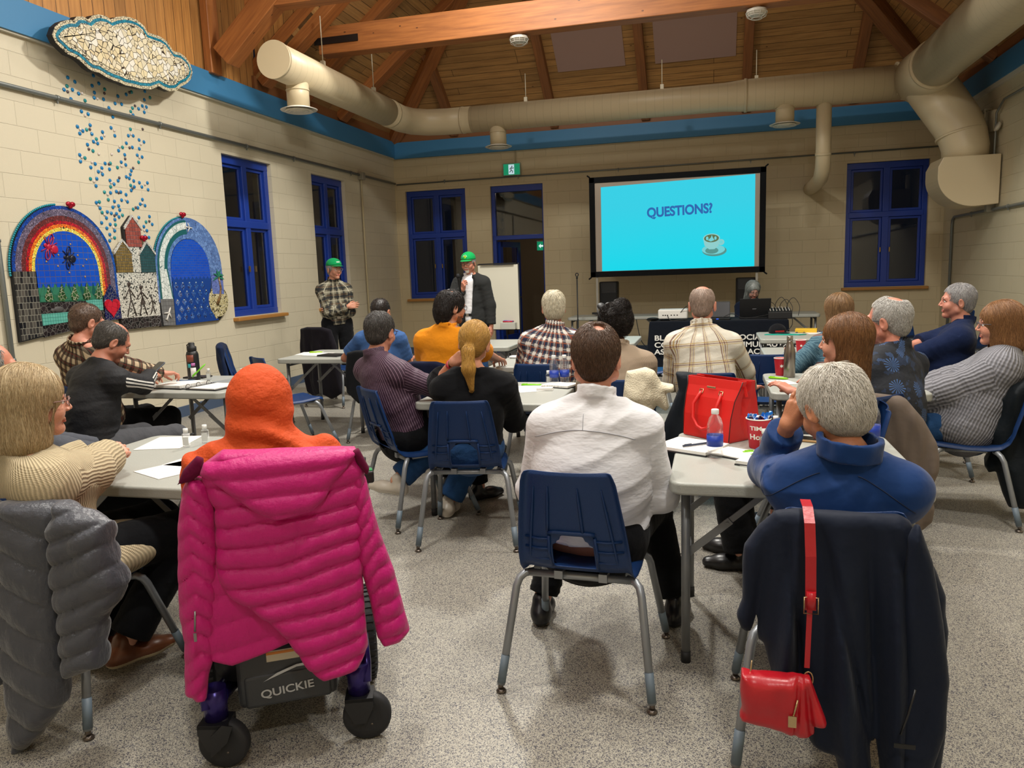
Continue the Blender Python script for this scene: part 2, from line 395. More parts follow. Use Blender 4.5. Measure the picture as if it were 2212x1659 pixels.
def hand_prims(w, f, n, right, curl=.4, spread=.05, sc=1.0, thumb=.5, curls=None):
    w = A(*w); f = unit(f); n = A(*n); n = unit(n-f*(n@f)); x = np.cross(f, n); x = x if right else -x   # x: away from the thumb
    P = lambda a, b, c: w+(x*a+f*b+n*c)*sc
    out = []
    X = (-.031, -.0105, .0105, .030); L = (.070, .080, .073, .056); R_ = (.0088, .0092, .0088, .0076); BY = (.090, .095, .091, .082)
    for i in range(4): out.append((cap(P(X[i]*.55, .012, 0), P(X[i], BY[i]-.006, .002), .0155*sc, .0115*sc), .012))
    out.append((cap(P(-.022, .02, -.006), P(-.028, .055, -.006), .014*sc, .012*sc), .012)); out.append((cap(P(.022, .018, -.006), P(.026, .06, -.005), .013*sc, .011*sc), .012))
    for i in range(4):
        cu = curls[i] if curls else curl; p = np.array([X[i], BY[i], 0.]); a = cu*.5; sx = (i-1.5)*spread
        for j, fr in enumerate((.45, .31, .24)):
            q = p+L[i]*fr*np.array([math.sin(sx)*math.cos(a), math.cos(a)*math.cos(sx), -math.sin(a)]); r0 = R_[i]*(1-.12*j); out.append((cap(P(*p), P(*q), r0*sc, r0*.9*sc), .0035 if j else .006)); p = q; a += cu*(1.0 if j == 0 else .8)
    p = np.array([-.026, .022, -.008]); d = np.array([-.62, .72, -.3-.4*thumb]); d /= np.linalg.norm(d)
    for j, (l, r0) in enumerate(((.042, .0125), (.034, .0105), (.026, .0092))):
        q = p+d*l; out.append((cap(P(*p), P(*q), r0*sc, r0*.88*sc), .005 if j else .012)); p = q; d = d+np.array([.35*thumb+.15, .25, -.15*thumb]); d /= np.linalg.norm(d)
    return out, P(0, .07, -.01)
def ik(S, W, l1, l2, pole):
    S, W = A(*S), A(*W); d = W-S; L = float(np.sqrt(d@d))
    if L > (l1+l2)*.995: W = S+d/L*(l1+l2)*.995; d = W-S; L = float(np.sqrt(d@d))
    u = d/L; a = (l1*l1-l2*l2+L*L)/(2*L); h = math.sqrt(max(l1*l1-a*a, 0)); v = A(*pole); v = v-u*(v@u); v = unit(v)
    return S+u*a+v*h, W
def near_bone(Pt, bones):
    """per face centre: index of the nearest bone and its frame"""
    D = []
    for i, b in enumerate(bones):
        d = cap(b[0], b[1], b[2])(Pt)
        if len(bones) == 5 and i in (1, 3): w_ = unit(A(*b[1])-A(*b[0])); t = (Pt-A(*b[0]))@w_; d = d+np.where(t < .04, .04+.6*np.maximum(.04-t, 0), 0)
        D.append(d)
    return np.stack(D, 0).argmin(0)
def bone_uv(V, Q, bones):
    c = V[Q].mean(1); k = near_bone(c.astype(np.float32), bones); uv = np.zeros((len(Q), 4, 2), np.float32)
    for i, b in enumerate(bones):
        m = k == i
        if not m.any(): continue
        a, e = A(*b[0]), A(*b[1]); w_ = unit(e-a); s = A(*b[3]); s = unit(s-w_*(s@w_)); t = np.cross(w_, s); q = V[Q[m]]-a
        cc = c[m]-a; ang0 = np.arctan2(cc@s, cc@t); ang = np.arctan2(q@s, q@t); dl = ang-ang0[:, None]; ang = ang0[:, None]+(dl+PI) % (2*PI)-PI
        uv[m, :, 0] = ang*b[2]; uv[m, :, 1] = q@w_+b[4]
    return uv.reshape(-1, 2), k
def garment(name, F, lo, hi, h, mats, parent, bones, folds=.006, fsc=(7, 24), seed=0, mi=None):
    V, Q = nets(F, lo, hi, h); N = vnorm(V, Q)
    if folds:
        b = bones; k = near_bone(V, b); a = np.zeros(len(V), np.float32)
        for i, bb in enumerate(b):
            m = k == i
            if not m.any(): continue
            A0, E0 = A(*bb[0]), A(*bb[1]); w_ = unit(E0-A0); q = V[m]-A0; t = q@w_; s = A(*bb[3]); s = unit(s-w_*(s@w_)); th = np.arctan2(q@s, q@np.cross(w_, s))*bb[2]
            g = np.stack([th*fsc[0]+seed, t*fsc[1]+th*6, t*0+i*3.7+seed], -1); n1 = vn(g); g2 = g*2.1+5; a[m] = (1-np.abs(n1)*2.2)*.6+vn(g2)*.35
        a = a*(.6+.4*vn(V*4+seed))
        V = V+N*(a*folds)[:, None]
    uv, k = bone_uv(V, Q, bones)
    return mk(name, V, Q, mats, parent, uv, mi(V[Q].mean(1)) if mi else None)
def strands(F, V, N, flow, L, n, w, off, lift, steps=6, seed=1, zmin=-9, nm=3, jit=.25, keep=None, trim=None):
    rs = np.random.RandomState(seed); ok = np.nonzero(keep(V) if keep else np.ones(len(V), bool))[0]
    if not len(ok): return None
    i = ok[rs.randint(0, len(ok), n)]; P = V[i].astype(np.float32)+rs.randn(n, 3).astype(np.float32)*.0015; pts = [P]; e = .002; LL = L*(.55+.6*rs.rand(n)).astype(np.float32); jd = rs.randn(n, 3).astype(np.float32)*jit
    for k in range(steps):
        base = F(P); G = np.stack([F(P+A(e, 0, 0))-base, F(P+A(0, e, 0))-base, F(P+A(0, 0, e))-base], -1); G /= np.linalg.norm(G, axis=1)[:, None]+1e-9
        d = flow(P); d = d/(np.linalg.norm(d, axis=1)[:, None]+1e-9)+jd; d = d-G*(d*G).sum(1)[:, None]; d /= np.linalg.norm(d, axis=1)[:, None]+1e-9
        P = P+d*(LL/steps)[:, None]; P = P-G*(np.clip(F(P), -.02, .02)-(off+lift*((k+1)/steps)**1.5))[:, None]; P = P.astype(np.float32); pts.append(P)
    pts = np.stack(pts, 1); T = np.gradient(pts, axis=1); T /= np.linalg.norm(T, axis=2)[:, :, None]+1e-9; r = rs.randn(n, 1, 3); U = np.cross(T, r); U /= np.linalg.norm(U, axis=2)[:, :, None]+1e-9; W = np.cross(T, U)
    m = steps+1; tp = np.sin(np.linspace(.35, PI*.97, m))[None, :, None]*w*(.6+.8*rs.rand(n, 1, 1))
    if trim: tp = tp*np.cumprod(np.stack([trim(pts[:, q].astype(np.float32)) < .016 for q in range(m)], 1), 1)[:, :, None]
    vs = np.stack([pts+U*tp*math.cos(a)+W*tp*math.sin(a) for a in (0, 2.094, 4.189)], 2)   # n, m, 3, 3
    vs = vs.reshape(-1, 3); b = (np.arange(n)*m*3)[:, None, None]+(np.arange(steps)*3)[None, :, None]; k3 = np.arange(3)[None, None, :]; k4 = (k3+1) % 3
    Q = np.stack([b+k3, b+k4, b+3+k4, b+3+k3], -1).reshape(-1, 4); mi = np.repeat(rs.randint(0, nm, n), steps*3); return vs.astype(np.float32), Q, mi
CRN = A(0, -.03, .13)
def flow_rad(g=.4, crown=CRN):
    def f(p): d = p-crown; d = d/(np.linalg.norm(d, axis=1)[:, None]+1e-6); return d+A(0, 0, -g)
    return f
def flow_part(px=0.0, g=1.0):
    def f(p): d = np.stack([(p[:, 0]-px)*10*np.clip((p[:, 2]-.02)*12, 0, 1), -.25*np.clip((p[:, 2])*10, 0, 1), -np.ones(len(p))*g*np.clip(1.2-(p[:, 2]-.06)*9, .1, 1.2)], -1); return d
    return f
def hair_spec(st, o):
    """returns prims (no cut), cutters, flow, strand length, lift, volume noise, box"""
    i = o.get('infl', .008); base = (ell((0, -.018, .036), (.078+i, .098+i, .088+i)), 0); nape = (ell((0, -.055, -.02), (.058+i*.6, .052+i*.6, .062)), .02)
    face = (ell((0, .082, -.040), (.078, .068, .108)), 'cut'); low = (lambda p: -.072-p[:, 2]+np.maximum(p[:, 1]+.03, 0)*1.1, None)
    ears = [(ell((s*.088, .004, -.014), (.022, .020, .034)), 'cut') for s in (-1, 1)]
    B = (A(-.16, -.2, -.16), A(.16, .14, .2))
    if st == 'short': return [base, nape], [face, low]+ears, flow_rad(.55), o.get('len', .03), o.get('lift', .004), o.get('noise', .002), B
    if st == 'bald': return [base, nape], [face, low, (ell((0, .025, .125), (.066, .105, .062)), 'cut'), (ell((0, .092, .05), (.10, .066, .065)), 'cut')]+ears, flow_rad(.8), .018, .001, .001, B
    if st == 'fluffy': return [(ell((0, -.022, .04), (.080+i, .104+i, .090+i)), 0), (ell((0, -.062, -.02), (.07+i, .058+i, .07)), .03)], [(ell((0, .098, -.05), (.082, .074, .105)), 'cut'), (lambda p: -.088-p[:, 2]+np.maximum(p[:, 1]+.02, 0)*.8, None)]+ears[:], o.get('flow', flow_rad(.5, A(.0, -.055, .135))), .055, .010, .007, B
    if st == 'mullet': return [base, nape, (ell((0, -.075, -.07), (.06, .045, .06)), .03), (ell((0, -.08, -.02), (.078, .05, .07)), .03)], [face, (ell((.02, -.02, .13), (.03, .035, .02)), 'cut')]+ears, flow_rad(.9), .07, .012, .008, B
    if st == 'bob':
        z = o.get('z', -.13); yb = -.03
        pr = [(ell((0, -.018, .038), (.088, .108, .096)), 0), (tap((0, yb, .04), (0, yb-.015, z), (1, 0, 0), (.094, .10), (.104, .092)), .04)]
        return pr, [(ell((0, .115, -.08), (.080, .105, .15)), 'cut'), (lambda p: (z-.01)-p[:, 2], None)], flow_part(.0, 1.2), .10, .004, .0025, (A(-.18, -.22, z-.06), A(.18, .16, .2))
    if st == 'long':
        z = o.get('z', -.22)
        pr = [(ell((0, -.018, .038), (.085, .106, .094)), 0), (tap((0, -.03, .04), (0, -.055, z), (1, 0, 0), (.090, .094), (.096, .06)), .04)]
        return pr, [(ell((0, .120, -.10), (.076, .105, .17)), 'cut'), (lambda p: z-.03-p[:, 2]+.015*np.sin(p[:, 0]*60), None)], flow_part(.0, 1.2), .13, .006, .004, (A(-.2, -.24, z-.08), A(.2, .16, .2))
    if st == 'bun': return [base, nape, (ell((0, -.085, .105), (.050, .048, .050)), .012), (ell((0, -.075, .03), (.075, .055, .07)), .03)], [face, low]+ears, (lambda p: np.where((p[:, 2:3] > .07) & (p[:, 1:2] < -.05), np.cross(p-A(0, -.085, .105), A(.3, 1, .2)), A(0, -.085, .09)-p)), .05, .008, .010, B
    if st == 'pony':
        tl = [(cap((0, -.112, -.02), (0, -.135, -.045), .018, .026), .015), (cap((0, -.135, -.045), (.015, -.15, -.14), .03, .032), .02), (cap((.015, -.15, -.14), (.04, -.14, -.25), .030, .008), .02)]
        def fl(p): h = (p[:, 1:2] > -.118); return np.where(h, A(0, -.14, -.03)-p, A(.12, -.05, -1.)+0*p)
        return [(ell((0, -.018, .036), (.084, .104, .094)), 0), nape]+tl, [face]+ears, fl, .09, .004, .005, (A(-.16, -.26, -.3), A(.16, .14, .2))
def glasses_mesh(parent, H, Mh, mat, wide=.0):
    g = MB()
    M4 = Matrix.Identity(4)
    for i in range(3):
        for j in range(3): M4[i][j] = float(Mh[i][j])
        M4[i][3] = float(H[i])
    g.M = M4
    for s in (-1, 1):
        g.tube([(s*.033+.023*math.cos(a), .104-.006*abs(math.cos(a)), .000+.017*math.sin(a)) for a in [2*PI*k/16 for k in range(16)]], .0014+wide, 6, closed=True)
        g.tube([(s*.056, .100, .006), (s*.074, .085, .008), (s*.081, .02, .006), (s*.082, -.012, .003), (s*.078, -.03, -.014)], .0014+wide*.7, 6)
    g.tube([(-.010, .108, .004), (0, .112, .007), (.010, .108, .004)], .0012+wide*.5, 6)
    return g.build('glasses', mat, parent)
def seam(p, pts, r, mat, name='seam', off=.001):
    """fine cord laid on the back of a garment: points in x, z are dropped onto the cloth"""
    from mathutils.bvhtree import BVHTree
    me = p['top'].data; V = np.zeros(len(me.vertices)*3, np.float32); me.vertices.foreach_get('co', V); q = np.zeros(len(me.loops), np.int32); me.loops.foreach_get('vertex_index', q)
    t = BVHTree.FromPolygons(V.reshape(-1, 3).tolist(), q.reshape(-1, 4).tolist()); out = []
    for x, z in pts:
        h = t.ray_cast(Vector((x, -1, z)), Vector((0, 1, 0)))
        if h[0] is not None: out.append(h[0]+h[1]*off)
    if len(out) > 2: b = MB(); b.tube(out, r, 5); b.build(name, mat, p['root'])
def person(label, pos, yaw, head, hy, pitch=0, roll=0, seated=True, res=1.0, g=1.0, sh=.185, skin='#d9a27e', top=None, bottom=None, shoes='#15151a', hair=None, R=None, L=None,
           twist=0, glasses=None, fem=0, full=0, legs=None, back=.02, knees=None, hs=1.0, lip='#b56a5c', beard=None, group=None, sole='#101010', feet=True, base=0, headonly=False, armr=1.0, shirt2=None):
    """pos: floor point under the pelvis (world); head: head centre (world); yaw, hy: facing of body and head"""
    root = empty('person', (pos[0], pos[1], base), yaw, label, 'person', group)
    cy, sy = math.cos(rad(yaw)), math.sin(rad(yaw))
    def loc(p): x, y = p[0]-pos[0], p[1]-pos[1]; return A(cy*x+sy*y, -sy*x+cy*y, p[2]-base)
    H = loc(head); pz = .54 if seated else .95; P = A(0, 0, pz)
    Rh = Matrix.Rotation(rad(hy-yaw), 3, 'Z') @ Matrix.Rotation(rad(-pitch), 3, 'X') @ Matrix.Rotation(rad(roll), 3, 'Y'); Mh = np.array(Rh, dtype=np.float32)
    hd = lambda a, b, c: H+Mh@A(a, b, c)*hs
    N = hd(0, -.035, -.10); N = N+A(0, -.01, -.06); S_ax = A(math.cos(rad(twist)), math.sin(rad(twist)), 0); bk = A(-S_ax[1], S_ax[0], 0)*-1.0
    sp = N-P; sd = unit(sp); e = .0
    up = N-sd*.085
    SR = up+S_ax*sh-sd*.01; SL = up-S_ax*sh-sd*.01
    l1, l2 = .285, .25
    def arm(a, S, s):
        a = dict(a or {}); wt = a.get('w', (s*.14, .36, .70)); 
        if a.get('world'): wt = loc(a['world'])
        pole = a.get('pole', (s*.35, -.45, -1)); E, W = ik(S, wt, l1, l2, pole); f = a.get('f'); f = unit(W-E) if f is None else unit(f); n = a.get('n', (0, 0, 1) if abs(f[2]) < .85 else (0, 1, 0)); return E, W, f, n, a
    ER, WR, fR, nR, aR = arm(R, SR, 1); EL, WL, fL, nL, aL = arm(L, SL, -1)
    hx = .095*(1 if not fem else .95)
    HR, HL = P+A(hx, .01, -.02), P+A(-hx, .01, -.02)
    if seated:
        kn = knees or ((.14, .44, .50), (-.14, .44, .50)); lg = legs or ((.15, .46, .09), (-.15, .46, .09))
    else:
        kn = knees or ((.11, .04, .50), (-.11, .04, .50)); lg = legs or ((.12, .0, .09), (-.12, .0, .09))
    KR, KL = [A(*k) for k in kn]; FR, FL = [A(*k) for k in lg]
    m1 = P+sp*.42+bk*back
    def torso(i, w=1.0): return [(tap(P+A(0, -.005, -.02), m1, S_ax, (.158*g*w+i, .118*g*w+i), (.148*g*w+i, .112*g*w+i)), 0), (tap(m1, N-sd*.15+bk*back*.6, S_ax, (.150*g*w+i, .112*g*w+i), (.158*max(g, .95)*w+i, .105*w+i)), .05),
            (cap(SL+S_ax*.03+sd*.005, SR-S_ax*.03+sd*.005, .052+i), .05), (cap(N+sd*.03, SR-S_ax*.02, .042+i*.6, .052+i), .035), (cap(N+sd*.03, SL+S_ax*.02, .042+i*.6, .052+i), .035)]
    def armp(S, E, W, i, k=.03): r = armr; return [(cap(S, E, .054*r+i, .044*r+i*.9), k), (cap(E, W, .042*r+i*.9, .029+i*.7), .02)]
    def legp(Hh, K, F, i): return [(cap(Hh, K, .088*max(.9, g*.97)+i, .062+i), .03), (cap(K, F, .058+i, .043+i), .02)]
    neck = [(cap(N-sd*.03, hd(0, -.018, -.045), .058 if not fem else .05, .054 if not fem else .046), .02)]
    # --- body, one mesh: trunk and limbs coarse, head and hands fine, same distance field
    hp = fuse(head_prims(fem, full)); nk = fuse(neck+[(tap(P, N-sd*.12, S_ax, (.13*g, .09*g), (.14, .085)), .02), (cap(SL, SR, .05), .03), (cap(N+sd*.03, SR-S_ax*.02, .04, .045), .03), (cap(N+sd*.03, SL+S_ax*.02, .04, .045), .03)])
    def headF(p): return smin(hp(((p-H)@Mh)/hs)*hs, nk(p), .018)
    hr, hcR = hand_prims(WR, fR, nR, True, aR.get('curl', .45), sc=.97 if not fem else .88, thumb=aR.get('thumb', .5), curls=aR.get('curls'), spread=aR.get('spread', .05))
    hl, hcL = hand_prims(WL, fL, nL, False, aL.get('curl', .45), sc=.97 if not fem else .88, thumb=aL.get('thumb', .5), curls=aL.get('curls'), spread=aL.get('spread', .05))
    armsF = fuse(armp(SR, ER, WR, -.004)[:2]+armp(SL, EL, WL, -.004, 0.0)[:2])
    legsF = fuse(legp(HR, KR, FR, -.006)+legp(HL, KL, FL, -.006))
    def restF(p): return smin(smin(nk(p), armsF(p), .02), legsF(p), .02)
    pts = [P, N, SR, SL, ER, EL, WR, WL, KR, KL, FR, FL]; lo, hi = bounds(pts, .13)
    parts = []; V, Q = nets(restF, lo, hi, .013*res)
    c = V[Q].mean(1); ok = ~((np.abs(c-H) < .15).all(1) & (c[:, 2] > H[2]-.12))
    for hc in (hcR, hcL): ok &= ~(np.abs(c-hc) < .10).all(1)
    parts.append((V, Q[ok])); nrest = int(ok.sum())
    V, Q = nets(headF, H-.165*hs, H+.165*hs, .0032*res, .01); c = V[Q].mean(1); ok = (c[:, 2] > H[2]-.152*hs); parts.append((V, Q[ok])); hq = (V, Q[ok])
    for hn, hc, (E_, W_) in ((hr, hcR, (ER, WR)), (hl, hcL, (EL, WL))):
        Fh = fuse(hn+[(cap(E_, W_, .038, .025), .018)]); parts.append(nets(Fh, hc-.115, hc+.115, (.0028 if res < 1.4 else .0038), .01))
    V, Q = join(parts); mats = [skin_mat(skin), plain('lip', lip, .45), plain('brow', (beard or {}).get('brow', '#5a4030'), .8), plain('beard', (beard or {}).get('col', '#888880'), .9, bump=.6, bscale=250)]
    mi = np.zeros(len(Q), int); c = ((hq[0][hq[1]].mean(1)-H)@Mh)/hs; k0 = nrest; x, y, z = c[:, 0], c[:, 1], c[:, 2]; m = np.zeros(len(c), int)
    m[(np.abs(z-.022-.12*np.abs(x)+2.2*np.maximum(np.abs(x)-.036, 0)) < .0045) & (np.abs(x) > .013) & (np.abs(x) < .05) & (y > .06)] = 2
    if beard and 'col' in beard:
        bf = beard.get('f', lambda x, y, z: (z < -.045) & (y > .045)); m[bf(x, y, z)] = 3
    m[(np.abs(z+.0645+.1*np.abs(x)) < .0095) & (np.abs(x) < .024) & (y > .078)] = 1
    mi[k0:k0+len(c)] = m
    mk('body', V, Q, mats, root, mi=mi)
    for s in (-1, 1):
        e_ = MB(); q = hd(s*.031, .0755, .0005); e_.sphere(q, .0125*hs, 8); e_.cur = 1; q2 = hd(s*.0315, .0845, -.0005); e_.sphere(q2, .0053*hs, 6); e_.build('eye', [plain('eye white', '#d8d2cc', .25), plain('iris', '#2b2420', .2)], root)
    out = dict(root=root, H=H, Mh=Mh, N=N, SR=SR, SL=SL, WR=WR, WL=WL, ER=ER, EL=EL, hd=hd, sd=sd, loc=loc, P=P)
    if glasses: glasses_mesh(root, H, Mh*hs, plain('glasses frame', glasses if isinstance(glasses, str) else '#222228', .3), .0004)
    # --- clothes
    sb = A(*S_ax)
    bonesT = [(P-sd*.05, N, .15*g, bk, 0.0)]; bonesA = [(SR, ER, .055, S_ax, 1.3), (ER, WR, .045, S_ax, 1.6), (SL, EL, .055, S_ax, 2.3), (EL, WL, .045, S_ax, 2.6)]
    t = top; i = t.get('i', .013); F1 = fuse(torso(i)+([(t['x'](out), t.get('xk', .03))] if 'x' in t else [])+[(plane(N+sd*(t.get('nk', .028)), sd+A(0, .25, 0)), None)]+([(plane(P-sd*t.get('hem', .0), -sd), None)] if t.get('hem', 0) is not None else []))
    sl = t.get('sleeve', 1.9); fr = min(sl, 1.0); fs = []
    for S, E, W in ((SR, ER, WR), (SL, EL, WL)):
        if sl <= 1: q = S+(E-S)*fr; fs.append(fuse([(cap(S, S+(E-S)*(fr+.15), .054*armr+i*1.2, .050*armr+i*1.4), 0), (plane(q, E-S), None)]))
        else: q = E+(W-E)*min(sl-1, 1.05); fs.append(fuse([(cap(S, E, .054*armr+i, .046*armr+i), 0), (cap(E, W, .045*armr+i*t.get('loose', 1.0), .031+i*t.get('loose', 1.0)), .03), (plane(q, W-E), None) if sl < 2.2 else (cap(E, W, .03), .01)]))
    F2 = fs[0]; F3 = fs[1]; kk = t.get('k', .045)
    col = t.get('collar', 0); cf = ringd(N+sd*.042+A(0, .004, 0), sd+A(0, .25, 0), .066, .017*max(col, .01), .0045) if col else None
    def topF(p):
        d = smin(smin(F1(p), F2(p), kk), F3(p), kk)
        if cf: d = smin(d, cf(p), .01)
        return d
    lo, hi = bounds([P-A(0, 0, .05), N, SR, SL, ER, EL, WR, WL], .16*max(g, 1))
    out['top'] = garment(t.get('name', 'shirt'), topF, lo, hi, t.get('h', .0075)*res, t['mat'], root, bonesT+bonesA, t.get('folds', .006), t.get('fsc', (7, 24)), seed=pos[0]*3)
    b = bottom
    if b:
        i = b.get('i', .008); pel = [(tap(P+A(0, -.02, -.035), P+A(0, 0, .05) if seated else P+A(0, 0, .06), (1, 0, 0), (.162*g+i, .125*g+i), (.148*g+i, .112*g+i)), 0), (ell(P+A(0, -.045 if seated else -.05, -.02), (.15*g+i, .11*g+i, .11)), .03)]
        lf = b.get('len', .93)
        FRc, FLc = KR+(FR-KR)*lf, KL+(FL-KL)*lf; w = b.get('wide', 0)
        LF = [fuse([(cap(Hh, K, .090*max(.9, g*.97)+i, .066+i+w*.5), 0), (cap(K, F, .064+i+w*.5, .050+i+w), .03), (plane(Fc, F-K), None)]) for Hh, K, F, Fc in ((HR, KR, FR, FRc), (HL, KL, FL, FLc))]
        pf = fuse(pel)
        botF = lambda p: smin(smin(pf(p), LF[0](p), .03), LF[1](p), .012)
        lo, hi = bounds([P, KR, KL, FR, FL], .17)
        garment('trousers', botF, lo, hi, .0105*res, b['mat'], root, [(HR, KR, .09, (0, 0, 1), 0), (KR, FR, .06, (0, 1, 0), .5), (HL, KL, .09, (0, 0, 1), 0), (KL, FL, .06, (0, 1, 0), .5)], .006, (6, 26), seed=pos[1])
    if feet:
        for s, F_, fd in ((1, FR, aR.get('foot')), (-1, FL, aL.get('foot'))):
            fd = unit(fd) if fd is not None else unit((s*.12, 1, 0)); up_ = A(0, 0, 1)-fd*fd[2]; up_ = unit(up_); sdv = np.cross(fd, up_); q = lambda a, c: F_+fd*a+up_*(c-.09)
            sh_ = fuse([(cap(q(-.02, .06), q(-.01, .10), .042, .038), 0), (tap(q(-.045, .04), q(.10, .034), sdv, (.038, .040), (.046, .034)), .03), (tap(q(.09, .034), q(.165, .028), sdv, (.044, .034), (.034, .026)), .03), (plane(q(0, .006), -up_), None)])
            lo, hi = bounds([q(-.1, .0), q(.21, .0), q(0, .14)], .06); V, Q = nets(sh_, lo, hi, .006*res); cc = (V[Q].mean(1)-F_)@up_
            mk('shoe', V, Q, [plain('shoe'+shoes, shoes, .35, bump=.2, bscale=30), plain('sole'+sole, sole, .7)], root, mi=((cc+.09) < .024).astype(int))
    # --- hair
    if hair:
        st = hair['st']; pr, cut, flow, Ls, lift, nz, (lo, hi) = hair_spec(st, hair); Fu = fuse(pr); Fc = fuse(pr+cut+hair.get('cut', [])); hh = (.0045 if res < 1.3 else .006)
        V, Q = nets(Fc, lo, hi, hh, .015); Nn = vnorm(V, Q); sc_ = hair.get('nsc', 18 if st in ('bob', 'long', 'pony') else 45)
        V = V+Nn*(vn(V*sc_)*nz+vn(V*sc_*2.2+4)*nz*.5)[:, None].astype(np.float32)
        mats = hair_mats(hair['cols']); vs = V@(Mh.T*hs)+H; n = int(hair.get('n', 2200)/max(res, .85)**2.2); kp = hair.get('keep')
        S = strands(Fu, V, Nn, flow, hair.get('L', Ls), n, hair.get('w', .0011)*max(1, res*.9), .0015, hair.get('lift', lift), seed=3, nm=len(mats), jit=hair.get('jit', .25), trim=fuse([(lambda q: np.full(len(q), -1., np.float32), 0)]+[c for c in cut+hair.get('cut', []) if c[1] == 'cut']), keep=lambda v: np.abs(Fu(v)) < .006+nz*1.5)
        sv, sq, sm = S; sv = sv@(Mh.T*hs)+H
        mk('hair', *join([(vs, Q), (sv, sq)]), mats, root, mi=np.concatenate([np.zeros(len(Q), int), sm]))
    return out
# ------------------------------------------------------------------ the hall
LX, RX, FY, BY = -5.8, 3.55, 13.78, -3.2
def wall_mat(name, ax, col='#d3c8ac', st=.55, seam=.1):
    t = NT(name); o = t.obj(); sx = t.add('ShaderNodeSeparateXYZ'); t.l.new(o, sx.inputs[0]); cb = t.add('ShaderNodeCombineXYZ')
    t.l.new(sx.outputs[ax], cb.inputs[0]); t.l.new(sx.outputs[2], cb.inputs[1])
    b = t.add('ShaderNodeTexBrick'); t.l.new(cb.outputs[0], b.inputs['Vector']); b.inputs['Scale'].default_value = 1; b.inputs['Brick Width'].default_value = .412; b.inputs['Row Height'].default_value = .206
    b.inputs['Mortar Size'].default_value = .004; b.inputs['Mortar Smooth'].default_value = .6; b.offset = .5
    c = lin(col); b.inputs['Color1'].default_value = c; b.inputs['Color2'].default_value = tuple(x*.97 for x in c[:3])+(1,); b.inputs['Mortar'].default_value = tuple(x*(1-seam) for x in c[:3])+(1,)
    n1 = t.noise(o, 90, 4); n2 = t.noise(o, 1.3, 3)
    h = t.math('ADD', t.math('MULTIPLY', b.outputs['Fac'], -1.6), t.math('MULTIPLY', n1, .35)); t.bump(h, st, .006)
    return t.done(t.mix(t.math('MULTIPLY', n2, .16), b.outputs['Color'], (c[0]*.72, c[1]*.7, c[2]*.62, 1)), .55)
M_wl, M_wf, M_wr = wall_mat('painted block', 1, '#d2c9b1'), wall_mat('painted block', 0, '#c9ba98', .5), wall_mat('painted block', 1, '#c9bfa2', .8, -.14)  # front wall: same paint as left, dimmer light mixed into its colour
def wall(name, axis, pos, a0, a1, z0, z1, holes, th, mat):
    """block wall in the plane axis=pos, th thick outwards, with openings (u0, u1, z0, z1)"""
    us = sorted({a0, a1}|{h[0] for h in holes}|{h[1] for h in holes}); zs = sorted({z0, z1}|{h[2] for h in holes}|{h[3] for h in holes}); b = MB()
    for i in range(len(us)-1):
        for j in range(len(zs)-1):
            u, z = (us[i]+us[i+1])/2, (zs[j]+zs[j+1])/2
            if any(h[0] < u < h[1] and h[2] < z < h[3] for h in holes): continue
            c = (pos+th/2, u, z) if axis == 'x' else (u, pos+th/2, z); d = (abs(th), us[i+1]-us[i], zs[j+1]-zs[j]) if axis == 'x' else (us[i+1]-us[i], abs(th), zs[j+1]-zs[j]); b.box(c, d)
    return tag(b.build(name, mat), kind='structure')
W_L = [(8.44, 9.53, 1.05, 3.05), (10.62, 11.70, 1.05, 3.05)]
W_F = [(-5.60, -4.42, 1.05, 3.05), (2.10, 3.32, 1.05, 3.05)]; DOOR = (-3.94, -2.96, 0, 3.05)
wall('wall_left', 'x', LX, BY, FY+.3, 0, 3.95, W_L, -.3, M_wl)
wall('wall_front', 'y', FY, LX-.3, RX+.3, 0, 3.95, W_F+[DOOR], .3, M_wf)
wall('wall_right', 'x', RX, BY, FY+.3, 0, 3.95, [], .3, M_wr)
wall('wall_back', 'y', BY, LX-.3, RX+.3, 0, 6.2, [], -.3, wall_mat('painted block', 0))
# floor: pale resin floor with dark and cream flecks
t = NT('flecked resin floor'); o_ = t.obj(); v1 = t.add('ShaderNodeTexVoronoi'); t.l.new(o_, v1.inputs['Vector']); v1.inputs['Scale'].default_value = 400
v2 = t.add('ShaderNodeTexVoronoi'); t.l.new(o_, v2.inputs['Vector']); v2.inputs['Scale'].default_value = 240
sx = t.add('ShaderNodeSeparateColor'); t.l.new(v1.outputs['Color'], sx.inputs[0]); sy_ = t.add('ShaderNodeSeparateColor'); t.l.new(v2.outputs['Color'], sy_.inputs[0])
c0 = t.ramp(sx.outputs[0], [(0, lin('#2f3244')), (.13, lin('#3b3c46')), (.2, lin('#8f8a7e')), (.5, lin('#aaa598')), (.8, lin('#b9b4a6')), (1, lin('#d8d2c2'))]); c0.node.color_ramp.interpolation = 'CONSTANT'
c1 = t.mix(t.math('MULTIPLY', t.math('LESS_THAN', sy_.outputs[1], .10), .8), c0, lin('#34364a')); c1 = t.mix(t.math('MULTIPLY', t.noise(o_, .9, 4), .22), c1, lin('#75716a'))
t.bump(t.noise(o_, 140, 2), .15, .002); M_floor = t.done(c1, .42); t.b.inputs['Specular IOR Level'].default_value = .35
f = MB(); f.box((-1.125, 5.29, -.05), (9.95, 17.58, .1)); tag(f.build('floor', M_floor), kind='structure')
